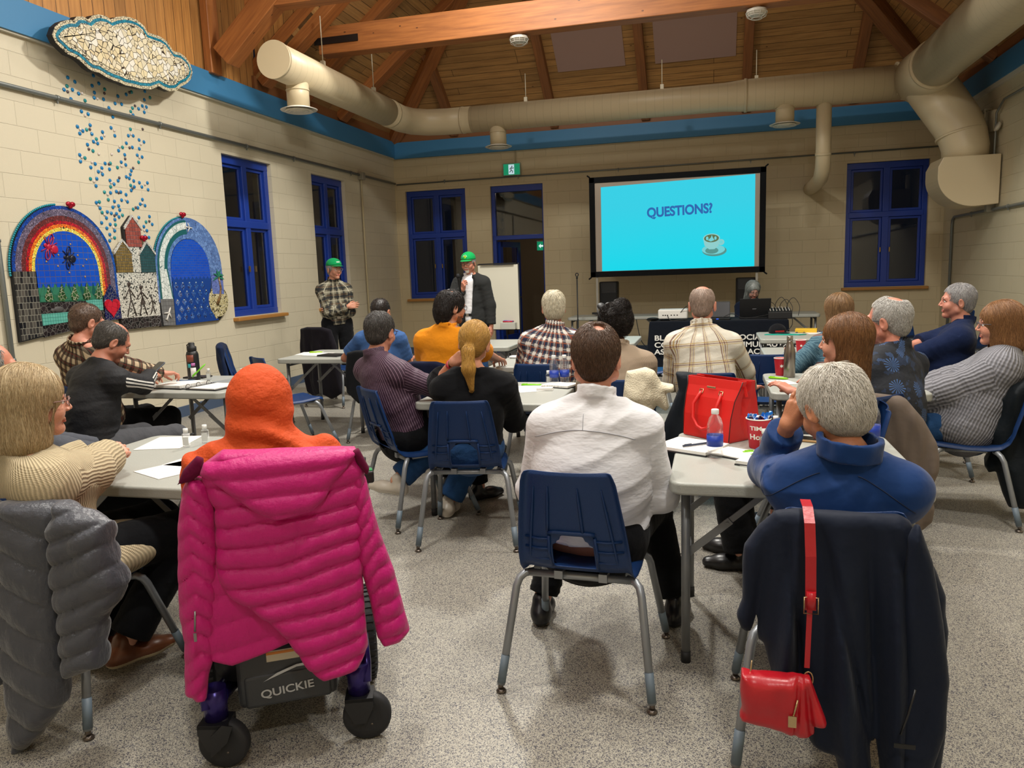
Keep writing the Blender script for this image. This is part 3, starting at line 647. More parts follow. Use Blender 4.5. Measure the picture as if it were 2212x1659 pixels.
# corridor beyond the door
cd = MB(); cw = plain('corridor wall', '#8a7a62', .7)
cd.box((-2.55, 15.9, 1.6), (.1, 3.7, 3.2)); cd.box((-4.75, 15.9, 1.6), (.1, 3.7, 3.2)); cd.box((-3.6, 17.7, 1.6), (2.2, .1, 3.2)); cd.box((-3.6, 15.9, 3.25), (2.3, 3.8, .1)); tag(cd.build('wall_corridor', cw), kind='structure')
cf = MB(); cf.box((-3.6, 15.9, -.051), (2.3, 3.7, .1)); tag(cf.build('floor_corridor', plain('dark floor mat', '#2c2824', .7, bump=.3)), kind='structure')
# timber
def wood_mat(name, c1, c2, plank=0, along=0, ax=(1, 0, 0), rough=.55, knots=1):
    """uv.x runs along the grain, uv.y across; plank = board width (0 for a solid timber)"""
    t = NT(name); uv = t.uv(); sx = t.add('ShaderNodeSeparateXYZ'); t.l.new(uv, sx.inputs[0])
    m = t.mapping(uv, (1.2, 22, 1)); g = t.noise(m, 1.6, 5, .62); g2 = t.noise(t.mapping(uv, (.7, 6, 1)), 2.2, 3)
    fac = t.math('ADD', t.math('MULTIPLY', g, .65), t.math('MULTIPLY', g2, .35)); col = t.ramp(fac, [(.28, lin(c1)), (.72, lin(c2))])
    v = t.add('ShaderNodeTexVoronoi'); t.l.new(t.mapping(uv, (1, 1.7, 1)), v.inputs['Vector']); v.inputs['Scale'].default_value = 3.4
    kf = t.math('MULTIPLY', t.math('LESS_THAN', v.outputs['Distance'], .055), .75*knots); col = t.mix(kf, col, lin('#3a1c0c'))
    if plank:
        b = t.add('ShaderNodeTexBrick'); t.l.new(uv, b.inputs['Vector']); b.inputs['Scale'].default_value = 1; b.inputs['Brick Width'].default_value = 3.1; b.inputs['Row Height'].default_value = plank; b.inputs['Mortar Size'].default_value = .004; b.offset = .37; b.offset_frequency = 3
        b.inputs['Color1'].default_value = (.78, .78, .78, 1); b.inputs['Color2'].default_value = (1.12, 1.1, 1.08, 1); b.inputs['Mortar'].default_value = (.22, .2, .18, 1); col = t.mix(1.0, col, b.outputs['Color'], 'MULTIPLY'); t.bump(t.math('MULTIPLY', b.outputs['Fac'], -1), .5, .006)
    else: t.bump(g, .25, .004)
    return t.done(col, rough)
M_plank = wood_mat('cedar ceiling boards', '#8a6236', '#c99a5c', .125); M_plankv = wood_mat('cedar wall boards', '#8f5c2c', '#cb9450', .15)
M_beam = wood_mat('cedar timber', '#7a4520', '#b8743a'); M_beamd = wood_mat('fir rafter', '#6a4226', '#9c6538')
def quad(name, pts, uvs, mat, th=.04, kind='structure', parent=None):
    P = [Vector(p) for p in pts]; n = (P[1]-P[0]).cross(P[2]-P[0]).normalized()*th; k = len(P)
    V = P+[p+n for p in P]; F = [list(range(k))[::-1], list(range(k, 2*k))]+[[i, (i+1) % k, k+(i+1) % k, k+i] for i in range(k)]
    uv = []
    for f in F: uv += [uvs[i % k] for i in f]
    return tag(mk(name, V, F, mat, parent, uv=uv, smooth=False), kind=kind)
def beam(name, a, b, wd, ht, mat, up=(0, 0, 1), cl=True):
    """a, b: centre line ends; box timber with the grain along it"""
    a, b, up = Vector(a), Vector(b), Vector(up); d = b-a; L = d.length; d.normalize(); s = d.cross(up).normalized(); u = s.cross(d)
    V = []; k = random.random()*7
    for e in (0, 1):
        for i, j in ((-1, -1), (1, -1), (1, 1), (-1, 1)): V.append(a+d*L*e+s*wd/2*i+u*ht/2*j)
    F = [(3, 2, 1, 0), (4, 5, 6, 7)]+[(i, (i+1) % 4, 4+(i+1) % 4, 4+i) for i in range(4)]; uv = [(k, 0), (k, wd), (k+.1, wd), (k+.1, 0)]*2; off = 0
    for i in range(4):
        w_ = wd if i % 2 == 0 else ht; uv += [(k, off), (k, off+w_), (k+L, off+w_), (k+L, off)]; off += w_+.013
    o = mk(name, V, F, mat, None, uv=uv, smooth=False); bevel(o, .006, 1); return tag(o, kind='structure')
Z0 = 4.12; S_ = .8; RT_ = 7.2; t_ = 4.45; sl = math.hypot(1, S_)
apexL, apexR = LX+4.3, RX-4.3
T = 4.3; zt = Z0+S_*T
quad('ceiling', [(LX, FY, Z0), (LX+T, FY-T, zt), (RX-T, FY-T, zt), (RX, FY, Z0)][::-1], [(x, (FY-y)*sl) for x, y in ((LX, FY), (LX+T, FY-T), (RX-T, FY-T), (RX, FY))][::-1], M_plank)
quad('ceiling', [(LX, 9.3, Z0), (LX+T, 9.3, zt), (LX+T, FY-T, zt), (LX, FY, Z0)][::-1], [(y, (x-LX)*sl) for x, y in ((LX, 9.3), (LX+T, 9.3), (LX+T, FY-T), (LX, FY))][::-1], M_plank)
quad('ceiling', [(RX, BY, Z0), (RX, FY, Z0), (RX-T, FY-T, zt), (RX-T, BY, zt)], [(y, (RX-x)*sl) for x, y in ((RX, BY), (RX, FY), (RX-T, FY-T), (RX-T, BY))], M_plank)
quad('ceiling', [(LX, BY, zt), (LX, 9.35, zt), (RX-T, 9.35, zt), (RX-T, BY, zt)], [(BY, 0), (9.35, 0), (9.35, 6), (BY, 6)], M_plank)
quad('wall_left', [(LX-.01, BY, 3.93), (LX-.01, 9.34, 3.93), (LX-.01, 9.34, zt), (LX-.01, BY, zt)][::-1], [(3.93, BY), (3.93, 9.34), (zt, 9.34), (zt, BY)][::-1], M_plankv)
quad('wall_gable', [(LX, 9.36, Z0+.1), (LX, 9.36, zt), (LX+T, 9.36, zt)], [(0, 0), (zt, 0), (zt, T)], M_plankv)
beam('roof_beam', (LX-.02, FY+.02, Z0-.08), (LX+T, FY-T, zt-.13), .22, .34, M_beam); beam('roof_beam', (RX+.02, FY+.02, Z0-.08), (RX-T, FY-T, zt-.13), .22, .34, M_beamd)
for x, d_ in ((-4.55, 1.2), (-2.7, 3.1), (-1.12, 4.2), (.51, 3), (2.14, 1.4)): beam('rafter', (x, FY, Z0-.06), (x, FY-d_-.15, Z0+S_*(d_+.15)-.08), .14, .24, M_beamd)
for y in (11.66, 10.35): beam('rafter', (LX, y, Z0-.06), (LX+FY-y-.05, y, Z0+S_*(FY-y)-.12), .24, .24, M_beam)
for y in (11.66, 10.2, 8.7, 7.2): beam('rafter', (RX, y, Z0-.06), (RX-(FY-y)*.9, y, Z0+S_*(FY-y)*.9-.08), .14, .24, M_beamd)
beam('rafter', (LX, 9.42, Z0+.02), (LX+T, 9.42, zt-.05), .22, .34, M_beam)
tb = beam('tie_beam', (-5.0, 9.7, 4.56), (RX-.85, 9.7, 4.56), .22, .34, M_beam)
beam('tie_beam', (-5.2, 8.35, 4.72), (RX-1.0, 8.35, 4.72), .2, .3, M_beam)
beam('brace', (-5.56, 8.35, 4.10), (-4.5, 8.35, 5.03), .24, .26, M_beam); beam('post', (LX+.06, 8.35, 3.93), (LX+.06, 8.35, 6.5), .2, .1, M_beam, up=(1, 0, 0)); beam('brace', (LX+.12, 6.6, 4.4), (LX+.12, 7.25, 5.2), .1, .22, M_beamd, up=(1, 0, 0))
p = MB(); p.box((-4.74, 9.58, 4.55), (.62, .012, .085)); p.box((-4.74, 9.82, 4.55), (.62, .012, .085)); p.build('beam_plate', plain('black steel plate', '#1d1512', .5, .3)).parent = tb
for q_, (c, d) in enumerate((((-1.125, FY-.005, 4.03), (9.35, .05, .2)), ((RX-.005, 5.3, 4.03), (.05, 16.96, .2)), ((LX+.005, 11.5, 4.03), (.05, 4.5, .2)))):
    b = MB(); b.box(c, d); tag(b.build('trim_%d' % (q_+6), M_beamd), kind='structure')
# blue band round the room, pale strip under it, base rail
M_band = plain('blue painted band', '#3a7ba8', .55, bump=.06, bscale=20); M_strip = plain('white strip', '#c9c4b4', .6); M_base = plain('blue rubber base', '#46566e', .6)
for i, (c, d) in enumerate((((LX+.03, 5.3, 3.805), (.06, 16.96, .29)), ((-1.125, FY-.03, 3.79), (9.35, .06, .29)), ((RX-.03, 5.3, 3.84), (.06, 16.96, .28)))):
    b = MB(); b.box(c, d); tag(b.build('trim_%d' % (i+1), M_band), kind='structure')
b = MB(); b.box((LX+.02, 5.3, 3.652), (.04, 16.96, .016)); tag(b.build('trim_4', M_strip), kind='structure'); b = MB(); b.box((RX-.02, 5.3, 3.67), (.04, 16.96, .06)); tag(b.build('trim_5', M_strip), kind='structure')
b = MB(); b.box((LX+.008, 5.3, .06), (.016, 16.96, .12)); tag(b.build('baseboard_left', M_base), kind='structure')
b = MB(); b.box(((LX+DOOR[0])/2, FY-.008, .06), (DOOR[0]-LX, .016, .12)); b.box(((RX+DOOR[1])/2, FY-.008, .06), (RX-DOOR[1], .016, .12)); tag(b.build('baseboard_front', M_base), kind='structure')
b = MB(); b.box((RX-.008, 5.3, .06), (.016, 16.96, .12)); tag(b.build('baseboard_right', M_base), kind='structure')
# windows
M_blue = plain('blue window paint', '#1b3a94', .35, bump=.08, bscale=30); M_pane = NT('window glass'); M_pane.b.inputs['Transmission Weight'].default_value = 1.0; M_pane = M_pane.done((.5, .52, .55, 1), .02, IOR=1.5)
M_sill = wood_mat('varnished sill', '#8a5a26', '#c08a44', knots=0); M_night = plain('night backing', '#0a0a0c', .9)
wn = [0]
def window(axis, pos, sgn, u0, u1, z0, z1):
    wn[0] += 1; uc, zc = (u0+u1)/2, (z0+z1)/2; e = empty('window_%d' % wn[0], (pos+sgn*.10, uc, z0) if axis == 'x' else (uc, pos+sgn*.10, z0)); e['kind'] = 'structure'
    if axis == 'x': e.rotation_euler[2] = rad(90 if sgn < 0 else -90)
    W, H = u1-u0, z1-z0; f = MB(); zm = H*.585; r = .055
    def bar(x, z, w_, h_, d=.09, y=0): f.rbox((x, y, z), (w_, d, h_), .008)
    bar(-W/2+.04, H/2, .08, H, .082); bar(W/2-.04, H/2, .08, H, .082); bar(0, .04, W, .08); bar(0, H-.05, W, .10); bar(0, H/2, .10, H-.04, .086); bar(0, zm, W-.1, .09, .096)
    for sx_ in (-1, 1):
        for a, b_ in ((.08, zm-.045), (zm+.045, H-.10)):
            x0, x1 = sx_*.05, sx_*(W/2-.08); xa, xb = min(x0, x1), max(x0, x1)
            for xx in (xa+.02, xb-.02): bar(xx, (a+b_)/2, .04, b_-a, .046, .012)
            for zz in (a+.02, b_-.02): bar((xa+xb)/2, zz, xb-xa, .04, .05, .012)
    fo = f.build('window_frame', M_blue, e)
    for sx_ in (-1, 1):
        for a, b_ in ((.12, zm-.085), (zm+.085, H-.14)):
            g = MB(); g.box((sx_*(W/4-.015), .012, (a+b_)/2), (W/2-.20, .006, b_-a)); g.build('pane', M_pane, fo)
    for sx_ in (-1, 1): h = MB(); h.box((sx_*.07, -.055, H*.30), (.016, .02, .075)); h.build('handle', plain('brass', '#a98a50', .35, .8), fo)
    s = MB(); s.rbox((0, -.085, -.028), (W+.08, .2, .045), .01); so = s.build('window_sill', M_sill, e)
    sh_ = MB(); sh_.box((0, .6, H/2), (W+1.4, .02, H+1.4)); return e
for h in W_L: window('x', LX, -1, *h)
for h in W_F: window('y', FY, 1, *h)
# door with transom
e = empty('door_1', (-3.45, FY+.1, 0)); e['kind'] = 'structure'; d = MB()
for x in (-.455, .475): d.rbox((x, 0, 1.525), (.07 if x < 0 else .035, .092, 3.05), .008)
d.rbox((0, 0, 2.12), (.95, .1, .08), .008); d.rbox((0, 0, 3.0), (.95, .1, .12), .008); fr = d.build('door_frame', M_blue, e); g = MB(); g.box((.01, .01, 2.56), (.88, .006, .8)); g.build('pane', M_pane, fr)
lf = MB(); R_ = Matrix.Rotation(rad(78), 3, 'Z')
hx, hy = -.40, .06
for cx, cz, w_, h_ in ((.055, 1.04, .11, 2.04), (.80, 1.04, .11, 2.04), (.43, .16, .8, .28), (.43, 1.0, .8, .12), (.43, 2.01, .8, .1)): lf.box(Vector((hx, hy, cz))+R_@Vector((cx, 0, 0)), (w_, .045, h_), R=R_)
lo_ = lf.build('door_leaf', M_blue, e); g = MB(); g.box(Vector((hx, hy, 1.5))+R_@Vector((.43, 0, 0)), (.66, .006, .9), R=R_); g.build('pane', M_pane, lo_); g = MB(); g.tube([Vector((hx, hy, 1.0))+R_@Vector((x_, -.06, 0)) for x_ in (.1, .76)], .012); g.build('door_handle', plain('steel', '#9a9a98', .3, .9), lo_)
# far second door frame in the corridor
d2 = MB(); d2.box((-4.35, 15.6, 1.05), (.1, .1, 2.1)); d2.box((-4.0, 15.6, 1.05), (.06, .1, 2.1)); tag(d2.build('door_2', M_blue), kind='structure')
# exit signs
def exit_sign(loc, rz, wd, ht, arrow, label):
    e = empty('exit_sign', loc, rz, label, 'sign'); h = MB(); h.rbox((0, 0, 0), (wd, .05, ht), .006); h.build('housing', plain('sign housing', '#8f9a8c', .5), e)
    f = MB(); f.box((0, -.027, 0), (wd-.03, .004, ht-.03)); fo = f.build('lit_face', emis('green sign', '#0f8f62', .9), e); m = MB(); Y_ = -.031
    if arrow:
        m.prism([(-.055, 0), (-.01, .045), (-.01, .018), (.06, .018), (.06, -.018), (-.01, -.018), (-.01, -.045)], .003, (0, Y_, 0), (1, 0, 0), (0, 0, 1))
        m.build('arrow', emis('white sign', '#e8fff4', 1.0), fo)
    else:
        d = MB(); d.box((-.005, -.0305, 0), (.105, .003, ht-.05)); d.build('door_symbol', emis('white sign', '#cfe8f0', .9), fo)
        for a, b_ in (((0, .03), (-.012, -.01)), ((-.012, -.01), (.018, -.03)), ((.018, -.03), (.012, -.062)), ((-.012, -.01), (-.02, -.04)), ((-.02, -.04), (-.045, -.045)), ((0, .03), (.03, .015)), ((.03, .015), (.038, .03)), ((0, .03), (-.025, .02)), ((-.025, .02), (-.03, -.002))): m.tube([(a[0], -.034, a[1]), (b_[0], -.034, b_[1])], .006, 6)
        m.sphere((.008, -.034, .05), .011, 6); m.build('running_figure', plain('sign dark green', '#0a4a40', .5), fo)
    return e
exit_sign((-3.505, FY-.035, 3.315), 0, .33, .22, False, 'green running-figure exit sign on the front wall above the blue doorway')
c = MB(); c.tube([(-3.44, FY-.02, 3.43), (-3.44, FY-.02, 3.66)], .012, 8); c.build('conduit', plain('painted conduit', '#b8ab8a', .5)); bpy.data.objects['conduit']['label'] = 'short beige conduit rising from the exit sign to the blue band'; bpy.data.objects['conduit']['category'] = 'pipe'
exit_sign((-3.34, 15.3, 1.99), 0, .2, .2, True, 'green arrow exit sign inside the dark corridor beyond the door')
# conduits
M_con = plain('grey conduit', '#858a88', .4, .6)
def conduit(pts, r, label, clips=(), mat=None, box=None):
    c = MB(); c.tube(pts, r, 8); o = c.build('conduit', mat or M_con); tag(o, label, 'pipe')
    for q, dv in clips: k = MB(); k.tube([Vector(q)-Vector(dv)*.012, Vector(q)+Vector(dv)*.012], r+.006, 8); k.box((q[0], q[1], q[2]-.035), (.012, .012, .03)); k.build('clip', M_con, o)
    if box: k = MB(); k.rbox(box, (.10, .10, .12), .008); k.build('junction_box', plain('junction box', '#9b978a', .5, .3), o)
    return o
conduit([(LX+.03, -3, 3.2), (LX+.03, FY-.05, 3.2)], .021, 'long grey conduit running along the left wall above the windows', [((LX+.03, y, 3.2), (0, 1, 0)) for y in (6.0, 7.35, 8.95, 10.1, 11.9)], box=(LX+.05, 12.25, 3.18))
conduit([(LX+.03, 5.2, .1), (LX+.03, 5.2, 3.17)], .021, 'upright grey conduit left of the rainbow mosaic', [((LX+.03, 5.2, z), (0, 0, 1)) for z in (.9, 1.9)])
conduit([(LX+.04, 12.25, 3.12), (LX+.04, 12.25, .15)], .017, 'pale upright conduit on the left wall near the front corner', mat=plain('painted conduit', '#b8ab8a', .5))
conduit([(LX+.05, FY-.03, 3.18), (RX-.1, FY-.03, 3.22)], .013, 'thin grey conduit along the front wall above the projection screen', [((x, FY-.03, 3.2), (1, 0, 0)) for x in (-4.8, -3.4, -1.6, .6, 2.2)])
conduit([(RX-.03, 13.2, .2), (RX-.03, 13.2, 1.99), (RX-.03, 13.17, 2.06), (RX-.03, 13.1, 2.09), (RX-.03, -2, 2.09)], .02, 'grey conduit bending along the right wall to a junction box', [((RX-.03, y, 2.09), (0, 1, 0)) for y in (12.3, 10.9)], box=(RX-.05, 11.5, 2.12))
conduit([(RX-.045, 11.47, 2.15), (RX-.045, 11.45, 3.05), (RX-.045, 11.45, 3.3), (RX-.045, 11.2, 3.42), (RX-.045, 9.0, 3.42)], .014, 'upright conduit pair from the junction box to the emergency light')
e = empty('emergency_light', (RX-.06, 11.36, 3.12), 0, 'round emergency lamp head on the right wall beside the duct', 'light')
k = MB(); k.lathe((0, 0, 0), [(0, -.04), (.05, -.03), (.065, 0), (.055, .01), (0, .012)], 16, Matrix.Rotation(rad(-65), 3, 'Y')); k.build('lamp_head', plain('lamp head', '#cfcabb', .25, .2), e); k = MB(); k.box((.03, .25, .1), (.06, .24, .26)); k.build('mount', plain('beige mount', '#b4a98d', .6), e)
e = empty('wall_grille', (RX-.06, 11.75, 3.2), 0, 'small wire cage grille on the right wall behind the duct', 'grille'); k = MB()
for i in range(5): k.tube([(0, -.2+.1*i, -.17), (-.09, -.2+.1*i, -.17), (-.09, -.2+.1*i, .17), (0, -.2+.1*i, .17)], .007, 6)
for z in (-.17, -.05, .06, .17): k.tube([(-.09, -.2, z), (-.09, .2, z)], .006, 6)
k.build('cage', plain('cage wire', '#a59b84', .5, .4), e)
# ducts
def duct_mat(name, ax):
    t = NT(name); o = t.obj(); sx = t.add('ShaderNodeSeparateXYZ'); t.l.new(o, sx.inputs[0]); s = t.math('FRACT', t.math('MULTIPLY', sx.outputs[ax], 1/.13)); h = t.math('LESS_THAN', s, .07) if ax < 3 else None
    t.bump(t.math('ADD', h, t.math('MULTIPLY', t.noise(o, 30, 2), .1)), .35, .006); c = lin('#cdbd9c'); return t.done(t.mix(t.math('MULTIPLY', h, .25), c, lin('#9a8b6c')), .4)
M_dy, M_dx, M_dp = duct_mat('painted duct', 1), duct_mat('painted duct', 0), plain('painted duct fitting', '#cdbd9c', .4, bump=.05, bscale=20)
XD, YD, ZD = -4.75, 12.2, 3.93
e = empty('air_duct', (XD, YD, ZD), 0, 'long beige spiral duct running along the left side and front of the ceiling', 'duct')
k = MB(); k.tube([(0, -4.15, 0), (0, -1.0, 0)], .2, 32); k.tube([(0, -4.17, 0), (0, -4.13, 0)], .207, 32); k.build('left_run', M_dy, e)
k = MB(); k.tube([(0, -1.1, 0), (0, -.55, 0), (.08, -.26, 0), (.28, -.07, 0), (.6, 0, 0), (1.0, 0, 0)], .203, 32); [k.tube([p_, q_], .209, 32) for p_, q_ in (((0, -1.0, 0), (0, -.96, 0)), ((.84, 0, 0), (.88, 0, 0)))]; k.build('elbow', M_dp, e)
k = MB(); k.tube([(.95, 0, 0), (4.9, 0, .0), (5.2, 0, .0), (7.5, 0, .0)], [.2, .2, .225, .235], 32); k.tube([(5.18, 0, 0), (5.22, 0, 0)], .236, 32); k.build('front_run', M_dx, e)
def drop(loc, top, parent, n='drop'):
    k = MB(); x, y, z = loc; k.tube([(x, y, top), (x, y, z+.02)], .13, 24); k.tube([(x, y, z+.2), (x, y, z+.215)], .136, 24); d = k.build('duct_drop', M_dp, parent); q = MB()
    for r0, r1, z0, z1 in ((.13, .215, .02, -.01), (.15, .165, -.012, -.03), (.10, .115, -.006, -.034), (.05, .066, -.0, -.036)): q.lathe((x, y, z), [(r0, z0), (r1, z1), (r1-.004, z1-.006), (r0-.01, z0-.01)], 32)
    q.lathe((x, y, z-.03), [(0, 0), (.03, 0), (.03, .01), (0, .01)], 16); q.build('diffuser', plain('white diffuser', '#d9d4c6', .4), d); q = MB(); q.lathe((x, y, z+.014), [(0, 0), (.128, 0), (.128, .004), (0, .004)], 24); q.build('diffuser_inside', plain('diffuser inside', '#3a352e', .8), d)
drop((0, -3.68, -.44), -.15, e); drop((XD*-1-3.32, 0, -.44), -.15, e); drop((-XD+1.0, 0, -.44), -.15, e)
k = MB(); k.tube([(-XD+1.53, 0, -.1), (-XD+1.54, .05, -.95), (-XD+1.54, .1, -1.1), (-XD+1.54, .3, -1.22), (-XD+1.54, 1.0, -1.25), (-XD+1.54, 1.57, -1.25)], .105, 24); k.tube([(-XD+1.54, .045, -.88), (-XD+1.54, .052, -.92)], .112, 24); k.build('down_pipe', M_dp, e)
for x, y in ((0, -3.0), (0, -1.5), (1.9, 0), (4.0, 0), (5.35, 0)):
    k = MB(); k.tube([(x, y, .2), (x, y, .8 if y else .62)], .007, 6); k.box((x, y, .23), (.05, .05, .07)); k.build('hanger', plain('hanger', '#c9bfa6', .5), e)
XB = 2.75
e = empty('air_duct', (XB, 12.1, 3.95), 0, 'wide beige duct on the right with a bent leg down to a grey box', 'duct')
k = MB(); k.tube([(0, -14.5, .0), (0, -.75, 0)], .29, 40); k.build('main_run', M_dy, e)
k = MB(); k.tube([(0, -.8, 0), (0, -.55, -.01), (.0, -.1, -.02), (-.02, .12, 0), (-.28, .1, -.0)], [.30, .33, .36, .30, .24], 36); k.tube([(0, -.78, 0), (0, -.74, 0)], .315, 36); k.tube([(-.3, .1, 0), (-.26, .1, 0)], .25, 32); k.build('collar', M_dp, e)
k = MB(); k.tube([(0, -.2, -.02), (.08, -.25, -.2), (.36, -.45, -.72), (.42, -.5, -.9), (.45, -.52, -1.05), (.45, -.52, -1.22)], [.31, .31, .30, .29, .28, .27], 36); [k.tube([(x1, y1, z1), (x1+.005, y1-.005, z1-.03)], .305, 36) for x1, y1, z1 in ((.33, -.42, -.66), (.40, -.48, -.86))]; k.build('bent_leg', M_dp, e)
k = MB(); n = 14; pr = [(.78, -1.8), (.78, -1.18), (.12, -1.18), (.06, -1.3)]+[(.10+.45-.45*math.cos(a)-.04, -1.42-.40*math.sin(a)) for a in [PI/2*i/n for i in range(n+1)]]
k.prism(pr, .62, (0, -.22, 0), (1, 0, 0), (0, 0, 1)); o = k.build('duct_box', M_dp, e); bevel(o, .01)
for x, y, z, lb in ((-2.33, 9.7, 4.33, 'round white smoke detector in a wire guard below the tie beam, left'), (.47, 9.7, 4.33, 'round white smoke detector in a wire guard below the tie beam, right')):
    e = empty('smoke_detector', (x, y, z), 0, lb, 'smoke detector'); k = MB(); k.lathe((0, 0, 0), [(0, .06), (.05, .06), (.05, .03), (.11, .03), (.115, -.0), (.09, -.03), (0, -.035)], 24); k.build('housing', plain('white plastic', '#cfcabd', .5), e); k = MB()
    for r, zz in ((.118, -.0), (.105, -.04), (.06, -.065)): k.tube([(r*math.cos(a), r*math.sin(a), zz) for a in [2*PI*i/20 for i in range(20)]], .004, 5, closed=True)
    for i in range(10): a = 2*PI*i/10; k.tube([(.118*math.cos(a), .118*math.sin(a), 0), (.105*math.cos(a), .105*math.sin(a), -.04), (.06*math.cos(a), .06*math.sin(a), -.065)], .003, 5)
    k.build('wire_guard', plain('guard wire', '#dedad0', .4), e)
for x0, x1, y0, y1, lb in ((-2.47, -1.37, 11.85, 12.98, 'left'), (-.90, .33, 11.7, 13.0, 'right')):
    z = lambda y: Z0+S_*(FY-y)-.03; quad('acoustic_panel', [(x0, y1, z(y1)), (x1, y1, z(y1)), (x1, y0, z(y0)), (x0, y0, z(y0))], [(0, 0)]*4, plain('pink panel', '#a4877c', .9), .03, None); tag(bpy.context.scene.collection.objects[-1], 'flat pinkish panel fixed to the sloped board ceiling, %s of the two' % lb, 'panel')
# ------------------------------------------------------------------ mosaics on the left wall (u = along wall, z)
def tile_mat(name, cols, scale, grout='#2a2826', gw=.06, ax=1, rough=.2, brick=None):
    t = NT(name); o = t.obj(); sx = t.add('ShaderNodeSeparateXYZ'); t.l.new(o, sx.inputs[0]); cb = t.add('ShaderNodeCombineXYZ'); t.l.new(sx.outputs[1], cb.inputs[0]); t.l.new(sx.outputs[2], cb.inputs[1])
    if brick:
        b = t.add('ShaderNodeTexBrick'); t.l.new(cb.outputs[0], b.inputs['Vector']); b.inputs['Scale'].default_value = 1; b.inputs['Brick Width'].default_value = brick[0]; b.inputs['Row Height'].default_value = brick[1]; b.inputs['Mortar Size'].default_value = brick[2]; b.offset = brick[3] if len(brick) > 3 else 0
        b.inputs['Color1'].default_value = lin(cols[0]); b.inputs['Color2'].default_value = lin(cols[-1]); b.inputs['Mortar'].default_value = lin(grout); t.bump(t.math('MULTIPLY', b.outputs['Fac'], -1), .4, .003); return t.done(b.outputs['Color'], rough)
    v = t.add('ShaderNodeTexVoronoi', feature='DISTANCE_TO_EDGE', distance='EUCLIDEAN'); t.l.new(cb.outputs[0], v.inputs['Vector']); v.inputs['Scale'].default_value = scale; v2 = t.add('ShaderNodeTexVoronoi'); t.l.new(cb.outputs[0], v2.inputs['Vector']); v2.inputs['Scale'].default_value = scale
    s2 = t.add('ShaderNodeSeparateColor'); t.l.new(v2.outputs['Color'], s2.inputs[0]); n = len(cols); rp = t.ramp(s2.outputs[0], [(i/n, lin(c)) for i, c in enumerate(cols)]); rp.node.color_ramp.interpolation = 'CONSTANT'
    g = t.math('LESS_THAN', v.outputs['Distance'], gw); t.bump(t.math('MULTIPLY', g, -1), .5, .003); return t.done(t.mix(g, rp, lin(grout)), rough)
MX = LX+.03
def flat(b, poly, x=0.0, th=.006): b.prism([(u, z) for u, z in poly], th, (x, 0, 0), (0, 1, 0), (0, 0, 1)); return b
def arc(c, r, a0, a1, n=24): return [(c[0]+r*math.cos(rad(a0+(a1-a0)*i/n)), c[1]+r*math.sin(rad(a0+(a1-a0)*i/n))) for i in range(n+1)]
def band(b, c, r0, r1, zl, zr, x):
    o_ = [(c[0]+r1, zr)]+arc(c, r1, 0, 180)+[(c[0]-r1, zl)]; i_ = [(c[0]-r0, zl)]+arc(c, r0, 180, 0)+[(c[0]+r0, zr)]; n = len(o_); P_ = o_+i_[::-1]
    vs = [(x+.006, u, z) for u, z in P_]+[(x, u, z) for u, z in P_]; m = n
    fs = []
    for k in range(n-1): fs += [(k, k+1, m+k+1, m+k), (2*m+k, 2*m+k+1, k+1, k), (2*m+m+k+1, 2*m+m+k, m+k, m+k+1)]
    b._add(vs, fs)
def gemrow(b, c, r, a0, a1, n, x, s):
    for i in range(n): a = rad(a0+(a1-a0)*i/n); b.sphere((x, c[0]+r*math.cos(a), c[1]+r*math.sin(a)), s, 5)
TB = dict(blue='#1740a0', pur='#6a5f78', mar='#6d2a2a', red='#b01020', org='#f0701a', yel='#f0d850', sky='#1546b8', teal='#5aa89a')
bk = plain('mosaic backing', '#1c1c1e', .7)
c1 = (5.895, 1.645)
e = empty('mosaic', (0, 0, 0), 0, 'arched rainbow mosaic with two bees, trees and a beaver, left of the houses', 'mosaic'); e.location = (MX, c1[0], 1.04)
def ploc(o, parent): o.parent = parent; o.matrix_parent_inverse = Matrix.Translation(-Vector(parent.location)); return o
B_ = MB(); flat(B_, [(5.30, 1.04), (6.485, 1.17), (6.485, 1.645)]+arc(c1, .59, 0, 180)+[(5.305, 1.645)], MX-.03, .03); ploc(B_.build('backing', bk), e)
for nm, r0, r1, cl, cl2 in (('blue_band', .56, .59, '#16409c', '#1d4fb4'), ('purple_band', .50, .56, '#6a5f78', '#83768e'), ('maroon_band', .455, .50, '#6d2a2a', '#7d3a3a'), ('red_band', .425, .455, '#b01020', '#c41c2c'), ('orange_band', .395, .425, '#f0701a', '#ff8a2a'), ('yellow_band', .362, .395, '#f0d850', '#f6e67a')):
    B_ = MB(); band(B_, c1, r0, r1, 1.645, 1.40 if r1 < .47 else 1.25, MX); ploc(B_.build(nm, tile_mat('tile '+nm, (cl, cl2, cl), 55, gw=.05)), e)
B_ = MB(); flat(B_, [(5.53, 1.50), (6.26, 1.50), (6.26, 1.645)]+arc(c1, .362, 0, 180)+[(5.533, 1.645)], MX); ploc(B_.build('night_sky', tile_mat('tile sky', ('#1546b8', '#1a4cc0'), 20, '#5a5038', brick=(.058, .055, .0018))), e)
B_ = MB(); flat(B_, [(5.54, 1.37), (6.26, 1.36), (6.26, 1.50), (5.54, 1.50)], MX+.001)
B_.cur = 1
for i in range(10): u = 5.56+.072*i; flat(B_, [(u, 1.42), (u+.06, 1.42), (u+.03, 1.53)], MX+.004)
B_.cur = 0
for i in range(6): u = 5.545+.125*i; flat(B_, [(u, 1.375), (u+.1, 1.375), (u+.095, 1.44), (u+.05, 1.535), (u+.005, 1.44)], MX+.006)
B_.cur = 2
